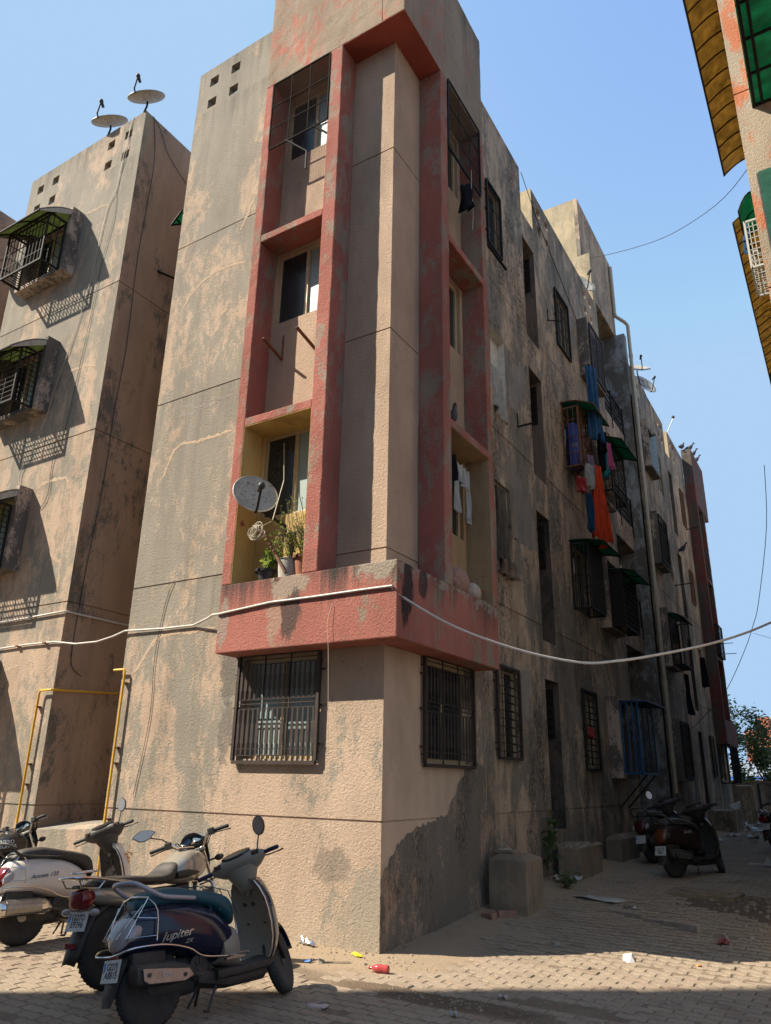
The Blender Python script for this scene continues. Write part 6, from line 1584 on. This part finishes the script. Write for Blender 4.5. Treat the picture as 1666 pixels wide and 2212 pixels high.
def motorcycle(loc, heading, lean, steer, sc, cfg, label, group=None):
    o = empty('motorcycle', loc, label, 'motorcycle', group, rz=heading, rx=-lean); o.scale = (sc, sc, sc)
    AX = (.40, 0, .70); S = steer_m(steer, AX); g = cfg.get
    wheel(o, (-.63, 0, .30), .30, .085, g('rim', ENG), 'six'); wheel(o, (.64, 0, .30), .30, .075, g('rim', ENG), 'six', S)
    tank = hull([(-.10, .74, .82, .10), (-.02, .70, .875, .135), (.10, .68, .945, .17), (.22, .69, .965, .165), (.33, .72, .94, .13), (.385, .76, .87, .08)], 26, 2.5).build('tank', g('paint'), o, smooth=60)
    hull([(-.04, .725, .80, .158), (.06, .715, .83, .172), (.16, .72, .835, .172), (.22, .74, .80, .160)], 20, 2.6).build('knee_pad', BLK, o, smooth=60) if g('pads') else None
    m = MB(); m.tube([(.17, 0, .95), (.17, 0, .975)], [.045, .04], 18); m.build('fuel_cap', STEEL, o, smooth=40)
    if g('pads'):
        m = MB(); m.loft([[Vector((.20 + .10 * math.cos(a) * q, .055 * math.sin(a) * q, .972 + dz)) for a in [k * math.pi / 12 for k in range(24)]] for q, dz in ((1, 0), (1.02, .008), (.9, .012))]); m.build('tank_pouch', simple('tan_leatherette', (.32, .21, .16), .6), o, smooth=40)
    hull([(-.84, .74, .79, .09), (-.76, .735, .815, .125), (-.5, .73, .805, .135), (-.28, .71, .785, .14), (-.14, .70, .80, .15), (-.05, .72, .86, .14), (.0, .78, .88, .11)], 24, 2.8).build('seat', g('seat'), o, smooth=60)
    hull([(-.93, .66, .74, .06), (-.82, .62, .75, .11), (-.6, .58, .74, .125), (-.40, .54, .72, .13), (-.25, .50, .69, .12)], 22, 2.8).build('side_panel', g('paint'), o, smooth=60)
    hull([(-1.0, .64, .70, .06), (-.985, .60, .735, .085), (-.93, .595, .745, .095), (-.88, .62, .74, .09)], 18, 3).build('tail_light', LAMP_R, o, smooth=50)
    m = MB(); m.box(-1.0, -.90, -.05, .05, .748, .775); tl = m.build('tail_cowl', BLK, o, bevel=.01)
    if g('tailtext'): text('lettering', g('tailtext'), SILV, tl, frame((-1.002, 0, .76), (0, -1, 0), (0, 0, 1)), .022, .001)
    m = MB(); rows = []
    for x, z, w2 in ((-.55, .62, .07), (-.75, .62, .075), (-.88, .56, .085), (-.95, .45, .09), (-1.0, .33, .085), (-1.04, .24, .07)): rows.append([Vector((x + .02 * abs(t) ** 2, w2 * t, z - .02 * abs(t) ** 2)) for t in (-1, -.6, 0, .6, 1)])
    m.sheet(rows); m.build('rear_mudguard', BLK, o, smooth=60, solid=.006, fixn=False)
    plate(o, (-.965, .0, .52), R_(16), g('plate', ''), .22, .14)
    m = MB(); m.box(-1.02, -1.0, -.05, .05, .34, .375); m.build('reflector', LAMP_R, o)
    for s_ in (-1, 1):
        m = MB(); m.tube([(-.90, s_ * .05, .58), (-.93, s_ * .13, .58)], .008, 6); m.build('indicator_stalk', BLK, o)
        m = MB(); m.ball((-.94, s_ * .16, .58), .035, .04, .028); m.build('indicator', LAMP_C, o, smooth=60)
    # chrome luggage carrier
    m = MB()
    m.tube(smooth_path([(-.55, .13, .76), (-.80, .14, .80), (-1.0, .12, .83), (-1.09, .09, .835), (-1.10, 0, .835), (-1.09, -.09, .835), (-1.0, -.12, .83), (-.80, -.14, .80), (-.55, -.13, .76)], 3), .011, 8)
    for x in (-.88, -.98): m.tube([(x, -.125, .825), (x, .125, .825)], .009, 7)
    m.tube(smooth_path([(-1.02, .06, .865), (-.85, .065, .87), (-.80, 0, .87), (-.85, -.065, .87), (-1.02, -.06, .865), (-1.05, 0, .865), (-1.02, .06, .865)], 3), .008, 7)
    for s_ in (-1, 1): m.tube([(-1.06, s_ * .10, .835), (-1.02, s_ * .09, .76), (-.86, s_ * .10, .74), (-.82, s_ * .13, .80)], .008, 7)
    m.build('luggage_rack', CHROME, o, smooth=60)
    # steering: fork, headlamp, cowl, clocks, bar
    for s_ in (-1, 1):
        MB().tube([S @ Vector((.375, s_ * .085, .93)), S @ Vector((.50, s_ * .085, .66)), S @ Vector((.62, s_ * .08, .36)), S @ Vector((.645, s_ * .07, .29))], [.019, .019, .027, .02], 10).build('fork_leg', CHROME if s_ else BLK, o, smooth=50)
    m = MB(); m.lathe([(.02, -.10), (.07, -.08), (.092, -.02), (.098, .02), (.085, .03), (.02, .036)], 24, S @ Matrix.Translation((.50, 0, .86)) @ Matrix.Rotation(R_(82), 4, 'Y')); m.build('headlamp', BLK, o, smooth=50)
    m = MB(); rows = []
    for x, z, w2 in ((.56, .80, .09), (.545, .90, .115), (.50, 1.0, .125), (.44, 1.08, .105), (.40, 1.115, .07)): rows.append([S @ Vector((x - .06 * abs(t) ** 2, w2 * t, z - .03 * abs(t) ** 3)) for t in (-1, -.7, -.35, 0, .35, .7, 1)])
    m.sheet(rows); m.build('headlamp_cowl', BLK, o, smooth=70, solid=.008, fixn=False)
    m = MB(); m.prism([(-.11, -.045), (.11, -.045), (.12, .02), (.07, .06), (-.07, .06), (-.12, .02)], .05, S @ frame((.42, 0, 1.025), (0, -1, 0), (.72, 0, .69))); ip = m.build('instrument_panel', BLK, o, bevel=.012)
    m = MB()
    for y in (-.06, .06): m.lathe([(.048, 0), (.05, .006), (.043, .008), (.001, .004)], 22, S @ frame((.405, 0, 1.04), (0, -1, 0), (.72, 0, .69)) @ Matrix.Translation((y, .005, .01)))
    m.build('dial', simple('dial_glass', (.10, .14, .19), .15), ip, smooth=40)
    hb = [(.30, -.375, 1.055), (.32, -.22, 1.06), (.35, -.15, 1.045), (.375, -.095, .965), (.375, -.03, .955), (.375, .03, .955), (.375, .095, .965), (.35, .15, 1.045), (.32, .22, 1.06), (.30, .375, 1.055)]
    MB().tube(smooth_path([S @ Vector(p) for p in hb], 3), .011, 9).build('handlebar', CHROME, o, smooth=60)
    m = MB(); m.bar(S @ Vector((.37, -.11, .945)), S @ Vector((.37, .11, .945)), .05, .03); m.build('yoke', STEEL, o, bevel=.006)
    for s_ in (-1, 1):
        MB().tube([S @ Vector((.319, s_ * .235, 1.06)), S @ Vector((.30, s_ * .37, 1.055)), S @ Vector((.299, s_ * .378, 1.055))], [.0175, .0175, .013], 11).build('grip', GRIP, o, smooth=50)
        m = MB(); m.box(.295, .355, s_ * .205 - .03, s_ * .205 + .03, 1.03, 1.09); m.xf(S); m.build('switch', BLK, o, bevel=.006)
        MB().tube([S @ Vector(p) for p in ((.36, s_ * .19, 1.05), (.385, s_ * .25, 1.045), (.36, s_ * .34, 1.035), (.35, s_ * .385, 1.03))], [.008, .006, .0055, .008], 7).build('brake_lever', BLK, o)
        m = MB(); m.tube([S @ Vector((.46, s_ * .09, .83)), S @ Vector((.46, s_ * .17, .83))], .009, 6); m.build('indicator_stalk', BLK, o)
        m = MB(); m.ball((.46, s_ * .205, .83), .035, .045, .03); m.xf(S); m.build('indicator', BLK if not g('ind') else g('ind'), o, smooth=60)
    for s_ in g('mirrors', ()): mirror(o, (.325, s_ * .20, 1.085), (.30, s_ * .40, 1.22), .085, .052, (-.93, -s_ * .3, .12), S, True)
    m = MB()
    for s_ in (-1, 1):
        for k in range(3): m.tube(smooth_path([S @ Vector((.36, s_ * (.2 - .02 * k), 1.05)), S @ Vector((.46, s_ * .14, 1.0 + .03 * k)), S @ Vector((.46, s_ * .06, .88)), Vector((.36, 0, .72))], 4), .005, 5)
    m.build('control_cable', GRIP, o)
    m = MB(); rows = []
    for i in range(13):
        a = R_(15 + i * 12); rows.append([S @ Vector((.64 + .325 * math.cos(a), .05 * t, .30 + (.335 - .02 * abs(t)) * math.sin(a))) for t in (-1, -.6, 0, .6, 1)])
    m.sheet(rows); m.build('front_mudguard', g('fender', BLK), o, smooth=60, solid=.005, fixn=False)
    # engine, frame, exhaust, crash guard
    m = MB()
    for k in range(9): m.box(.02 - .005 * k, .20, -.10, .10, .46 + .022 * k, .472 + .022 * k)
    m.box(.04, .18, -.075, .075, .45, .67); m.loft([sup(x, z0, z1, w2, 14, 3) for x, z0, z1, w2 in ((-.22, .28, .46, .10), (-.05, .25, .48, .125), (.15, .26, .46, .12), (.22, .30, .42, .09))]); m.build('engine', ENG, o, smooth=35)
    m = MB(); m.tube([(.36, 0, .88), (.22, 0, .66), (-.3, 0, .66), (-.8, 0, .68)], .022, 8); m.tube([(.38, 0, .82), (.30, 0, .5), (.22, 0, .3), (-.2, 0, .26), (-.25, 0, .62)], .018, 8)
    for s_ in (-1, 1): m.tube([(-.22, s_ * .07, .36), (-.63, s_ * .075, .30)], .02, 8); m.tube([(-.58, s_ * .12, .33), (-.48, s_ * .12, .64)], .026, 10)
    m.build('frame', BLK, o, smooth=50)
    m = MB(); m.tube(smooth_path([(.18, -.08, .48), (.28, -.12, .40), (.22, -.13, .27), (-.1, -.14, .25), (-.35, -.15, .28), (-.85, -.17, .36)], 4), [.02] * 13 + [.025, .03, .036, .042, .044, .044, .044, .04], 10); m.build('exhaust', CHROME, o, smooth=50)
    m = MB(); m.tube(smooth_path([(.26, 0, .36), (.30, -.14, .36), (.32, -.25, .44), (.31, -.26, .60), (.30, -.22, .68), (.28, -.05, .70), (.28, .05, .70), (.30, .22, .68), (.31, .26, .60), (.32, .25, .44), (.30, .14, .36), (.26, 0, .36)], 3), .013, 8); m.build('crash_guard', CHROME, o, smooth=60)
    m = MB(); m.tube([(-.15, .11, .28), (-.08, .25, .04), (-.04, .27, .02)], .011, 7); m.build('side_stand', BLK, o)
    m = MB()
    for s_ in (-1, 1): m.tube([(-.1, s_ * .10, .30), (-.1, s_ * .26, .31)], .014, 7)
    m.build('foot_peg', BLK, o)
    if g('tanktext'):
        t_ = text('lettering', g('tanktext'), PLATE, tank, frame((.10, -.5, .825), (1, 0, .02), (0, 0, 1)), .058, .0008, bold=.001); onto(t_, tank, (0, 1, 0))
    return o

navy_p = simple('navy_blue_paint', (.006, .010, .028), .13, 0, .45, dust=DUST + (1,), dustamt=.09)
beige_p = simple('warm_grey_plastic', (.25, .21, .165), .5, 0, .4, var=.06, dust=DUST + (1,), dustamt=.22)
teal_s = simple('teal_vinyl_seat', (.010, .065, .085), .45, 0, .4, bump=.15, bscale=200)
blk_s = simple('black_vinyl_seat', (.022, .020, .019), .5, 0, .4, bump=.15, bscale=200, dust=DUST + (1,), dustamt=.25)
white_p = simple('pearl_white_paint', (.60, .54, .49), .22, .0, .5, dust=DUST + (1,), dustamt=.30)
grey_h = simple('dark_grey_plastic', (.055, .050, .050), .45, 0, .4, dust=DUST + (1,), dustamt=.25)
silver_r = simple('silver_grab_rail', (.36, .34, .36), .4, .3, .5)
bronze_p = simple('grey_beige_tank_paint', (.34, .30, .24), .16, .35, .5, dust=DUST + (1,), dustamt=.15)
maroon_p = simple('faded_maroon_paint', (.045, .016, .015), .35, 0, .5, dust=DUST + (1,), dustamt=.35)
navy_g = simple('navy_rubber_grip', (.012, .014, .045), .6)
gz = lambda x, y: gh(x, y)
scooter((.0, -2.22, 0), R_(83), R_(11), R_(33), .975, dict(paint=navy_p, seat=teal_s, quilt=True, inner=beige_p, trim=beige_p, floor=BLK, head=beige_p, style='five', rim=BLK, tail=LAMP_C, rail='strap', railmat=silver_r, plate='GJ27J\nA8815', mtext='CVT-i', grip=navy_g, mirrors=(-1,),
    side_text=(('Jupiter', (-.54, .575), .078, SILV, .35), ('ZX', (-.44, .52), .036, SILV, .3))), 'navy blue scooter with teal quilted seat and beige leg shield, nearest the viewer')
scooter((-3.10, -1.13, 0), R_(81.6), R_(8.6), R_(33), 1.015, dict(paint=white_p, seat=blk_s, inner=BLK, trim=BLK, floor=BLK, head=grey_h, style='disc', rim=STEEL, tail=LAMP_R, railmat=BLK, plate='GJ 01\n3512', muffler='chrome', mirrors=(-1,), flap=white_p, apron=white_p, fender=white_p, bigmir=1,
    side_text=(('Access 125', (-.52, .62), .052, simple('dark_badge', (.05, .055, .09), .4), .3),)), 'dusty pearl white scooter with black seat and chrome muffler, parked by the gas riser')
ch = empty('garland', (-3.0, -.68, .78), 'small orange tinsel garland tied to the white scooter', 'garland')
m = MB(); q_ = random.Random(2)
for i in range(40): p = Vector((q_.gauss(0, .025), q_.gauss(0, .02), q_.gauss(0, .04))); m.tube([p, p + Vector((q_.uniform(-1, 1), q_.uniform(-1, 1), q_.uniform(-1, 1))) * .03], .004, 4)
m.build('tinsel', simple('orange_tinsel', (.65, .25, .02), .3, .5), ch)
motorcycle((-1.19, -1.66, 0), R_(92), R_(6), R_(35), 1.03, dict(paint=bronze_p, seat=blk_s, pads=True, plate='GJ27D\nE9396', tailtext='TVS', mirrors=(1,)), 'grey motorcycle with chrome luggage rack, parked between the two scooters')
motorcycle((-4.66, -1.24, 0), R_(80), R_(7), R_(30), 1.0, dict(paint=GLOSSBLK, seat=blk_s, tanktext='HERO\nHONDA', plate=''), 'black motorcycle cut off by the left edge of the picture')
scooter((1.86, 6.70, gz(1.8, 6.7) - .01), R_(67.6), R_(5), R_(28), .97, dict(paint=simple('old_maroon_paint', (.022, .011, .010), .5, 0, .3), seat=blk_s, inner=simple('dark_green_grey_plastic', (.035, .04, .038), .45), trim=BLK, head=BLK, style='disc', rim=ENG, tail=simple('dusty_orange_lens', (.10, .025, .008), .3), ind=BLK, railmat=BLK, plate='GJ 27\n2851', guard=False, mirrors=(), side_text=(('Scooty', (-.42, .68), .07, SILV, .3),)), 'old maroon scooter with orange tail lamp standing in the shaded lane')
scooter((1.02, 8.75, gz(1.0, 8.7) - .01), R_(74), R_(8), R_(25), 1.0, dict(paint=BLK, seat=blk_s, inner=grey_h, trim=BLK, head=grey_h, style='disc', rim=ENG, tail=simple('dull_red_lens', (.05, .006, .006), .4), railmat=BLK, plate='', guard=False, mirrors=(1,)), 'dark scooter half hidden behind the maroon one')
motorcycle((2.60, 13.6, gz(2.5, 13.0) - .01), R_(75), R_(8), R_(20), 1.0, dict(paint=BLK, seat=blk_s, plate=''), 'dark motorcycle at the right edge far down the lane')
# ------------------------------------------------------------------ litter, each piece its own
def scrap(loc, w_, h_, mat, label, seed, cat='litter', crumple=.03, name='litter_scrap', rz_=0):
    q = random.Random(seed); n = 5; rows = []
    for j in range(n):
        rows.append([(w_ * (i / (n - 1) - .5) + q.uniform(-.1, .1) * w_ / n, h_ * (j / (n - 1) - .5) + q.uniform(-.1, .1) * h_ / n, .004 + abs(q.gauss(0, crumple))) for i in range(n)])
    m = MB(); m.sheet(rows); o = m.build(name, mat, smooth=30, solid=.002, fixn=False); o.location = (loc[0], loc[1], gh(loc[0], loc[1]) + .004); o.rotation_euler = (0, 0, rz_)
    return tag(o, label, cat)
paper = simple('white_paper', (.34, .32, .29), .8, var=.1); foil = simple('silver_foil', (.6, .6, .6), .25, .9); yel = simple('yellow_wrapper', (.75, .62, .02), .35); org = simple('orange_wrapper', (.75, .28, .02), .4); pinkp = simple('pale_pink_paper', (.42, .33, .33), .8); redp = simple('red_wrapper', (.26, .04, .03), .5); bluep = simple('blue_wrapper', (.08, .2, .5), .4)
plast = simple('white_plastic_bag', (.36, .36, .36), .4, var=.15)
scrap((-.15, -.17), .16, .055, yel, 'bright yellow wrapper at the foot of the corner', 1, crumple=.015, rz_=-.5)
scrap((-.80, -.10), .20, .06, foil, 'crumpled silver foil strip by the wall foot', 2, crumple=.025, rz_=-.25)
scrap((-.42, -.62), .08, .05, bluep, 'tiny blue and yellow sweet wrapper on the dirt', 3, crumple=.01)
scrap((.52, -1.72), .16, .09, pinkp, 'flat pale pink paper on the shaded pavers', 4, crumple=.006, rz_=.2)
scrap((1.15, 3.6), .62, .30, paper, 'spread of torn newspaper in the shaded lane', 5, 'newspaper', .012, 'newspaper', -.3)
scrap((2.75, 1.30), .045, .045, org, 'little orange wrapper on the sunlit pavers', 6, crumple=.015)
scrap((2.84, 2.2), .10, .10, redp, 'crumpled red wrapper at the edge of the rubble', 7, crumple=.03)
scrap((1.62, 3.30), .16, .05, foil, 'blue and silver tube wrapper in the shaded lane', 8, crumple=.01)
scrap((.30, 4.45), .12, .16, paper, 'white paper scrap standing by the second plinth', 9, crumple=.05)
scrap((.45, 4.85), .18, .10, plast, 'white bag crumpled against the second plinth', 10, crumple=.04)
scrap((1.62, -.72), .07, .05, paper, 'white carton flap near the hollow in the pavers', 11, crumple=.02)
scrap((1.5, -1.35), .05, .07, paper, 'small folded white paper in the foreground soil', 12, crumple=.03)
for i, (x, y, s_) in enumerate(((.95, 17.6, .30), (1.5, 16.9, .30), (.3, 24.0, .5), (1.4, 20.1, .5), (.9, 22.0, .4), (2.0, 21.5, .35), (1.0, 24.5, .4), (.9, 15.2, .3))):
    o = scrap((x, y), s_, s_ * .7, plast, ('white plastic bag near the utility ledge', 'white plastic bag lying mid lane beyond the scooters', 'big white bag heaped at the boundary wall', 'large white bag in the far rubbish spread', 'grey white bag left of the large far bag', 'white bag at the right of the far rubbish', 'white bag half way to the boundary wall', 'white bag closest to the dark scooters')[i], 30 + i, 'plastic bag', s_ * .14, 'plastic_bag')
    o['group'] = 'plastic bags at the far end of the lane'
def stone(loc, r, label, mat, seed, name='stone'):
    q = random.Random(seed); m = MB(); pebble(m, 0, 0, 0, r, q); o = m.build(name, mat, bevel=.004); o.location = (loc[0], loc[1], gh(loc[0], loc[1])); o.scale = (1.3, .8, .8); o.rotation_euler = (0, 0, seed)
    return tag(o, label, name)
sand = simple('pale_broken_plaster', (.24, .195, .15), .9, var=.2); brk = simple('old_brick', (.24, .13, .09), .9, var=.3)
stone((1.30, 1.42), .075, 'flat pale stone in the shade near the sunlit strip', sand, 3)
stone((2.10, 1.25), .10, 'bigger white stone further right in the shaded pavers', simple('white_stone', (.5, .47, .42), .9), 2)
stone((-.30, -.55), .06, 'round brown stone on the dirt by the front wheel', sand, 5)
o = MB().box(-.115, .115, -.055, .055, 0, .075).build('brick', brk, bevel=.012); o.location = (.42, 2.24, gh(.42, 2.24) - .01); o.rotation_euler = (0, 0, .6); tag(o, 'dusty whole brick lying before the tall plinth', 'brick')
o = MB().box(-.115, .06, -.055, .055, 0, .07).build('brick', brk, bevel=.012); o.location = (.30, 2.05, gh(.3, 2.05) - .01); o.rotation_euler = (.1, 0, -.3); tag(o, 'broken half brick next to the whole one', 'brick')
q_ = random.Random(21)
rb_ = MB()
for i in range(150):
    x = q_.gauss(3.05, .5); y = q_.gauss(4.3, .7); pebble(rb_, x, y, gh(x, y), q_.uniform(.012, .045), q_)
for i in range(160):
    x = q_.uniform(.6, 3.0); y = q_.uniform(15, 26); pebble(rb_, x, y, gh(x, y), q_.uniform(.03, .10), q_)
for i in range(60):
    x = q_.uniform(.02, .47); y = q_.uniform(5.05, 6.1); pebble(rb_, x, y, .72, q_.uniform(.015, .05), q_)
tag(rb_.build('rubble', sand), 'scattered rubble and plaster lumps in the hollow and down the lane', None, None, 'stuff')
bt = empty('plastic_bottle', (.36, -.55, gh(.36, -.55) + .035), 'crushed red bottle lying on the sunlit dirt', 'bottle', rz=.15)
m = MB(); m.lathe([(.012, -.10), (.013, -.085), (.02, -.07), (.034, -.045), (.036, .0), (.031, .02), (.036, .045), (.033, .075), (.02, .082)], 18, Matrix.Rotation(R_(90), 4, 'Y')); m.build('body', simple('red_drink_plastic', (.36, .05, .05), .12, 0, .6), bt, smooth=50)
m = MB(); m.tube([(-.115, 0, 0), (-.098, 0, 0)], .015, 12); m.build('cap', redp, bt)
mh = empty('manhole_cover', (2.30, 4.62, gh(2.3, 4.6)), 'rectangular concrete manhole cover sunk in the shaded lane', 'manhole', rz=-.08)
m = MB(); m.box(-.42, .42, -.30, .30, -.05, .05); c_ = m.build('frame', M['concrete'], mh, bevel=.008)
m = MB(); m.lathe([(.24, .0), (.245, .066), (.22, .07), (.001, .06)], 28, Matrix.Diagonal((1.35, 1, 1, 1))); m.build('lid', M['concrete'], mh, smooth=30)
cn = empty('paper_cone', (2.52, 9.0, gh(2.5, 9.0)), 'torn carton with an upright cone flap on the far paving', 'litter')
m = MB(); m.box(-.2, .08, -.06, .06, 0, .03); m.build('flap', pinkp, cn); m = MB(); m.lathe([(.09, .0), (.05, .07), (.004, .15)], 12, Matrix.Translation((.12, 0, .01))); m.build('cone', paper, cn)
pv = empty('broken_paver', (1.75, 2.9, gh(1.75, 2.9)), 'broken pavers heaved up along a crack in the lane', 'pavers', rz=-.25)
m = MB()
for i, (x, y) in enumerate(((-.5, .18), (-.25, .12), (0, .05), (.25, 0), (.5, -.06), (.75, -.14))): m.box(x - .11, x + .11, y - .05, y + .05, -.06, .028 + .012 * (i % 3))
m.build('slab', simple('grey_brown_paver', (.25, .19, .15), .95, var=.25), pv, bevel=.006)
bush('weed', (.55, 4.15, gh(.55, 4.15)), 'low weed clump on the soil before the second plinth', 14, .10, .24, .16, .05, 12, 16, 'leaf', .1)
bush('sapling', (.10, 4.62, gh(.1, 4.6)), 'broad leaved sapling growing at the wall by the second plinth', 5, .6, .95, .22, .12, 14, 16, 'leaf', .1)
bush('creeper', (.30, 5.15, .70), 'leafy creeper spilling from the top of the second plinth', 8, -.35, -.12, .22, .08, 15, 12, 'leaf', .1)
o = empty('coiled_string', (.22, 2.70, .79), 'loop of white string and a flat stone on the tall plinth', 'string')
m = MB(); m.tube([(.1 * math.cos(i * .7) * (1 - i * .02), .08 * math.sin(i * .7), .03 + .012 * math.sin(i)) for i in range(22)], .006, 5); m.tube([(.05, .05, .03), (.0, .0, .12), (-.05, -.02, .02)], .006, 5); m.build('string', M['wire_pale'], o)
m = MB(); m.box(-.12, .16, -.12, .16, -.015, .03); m.build('slab', M['concrete'], o, bevel=.012)
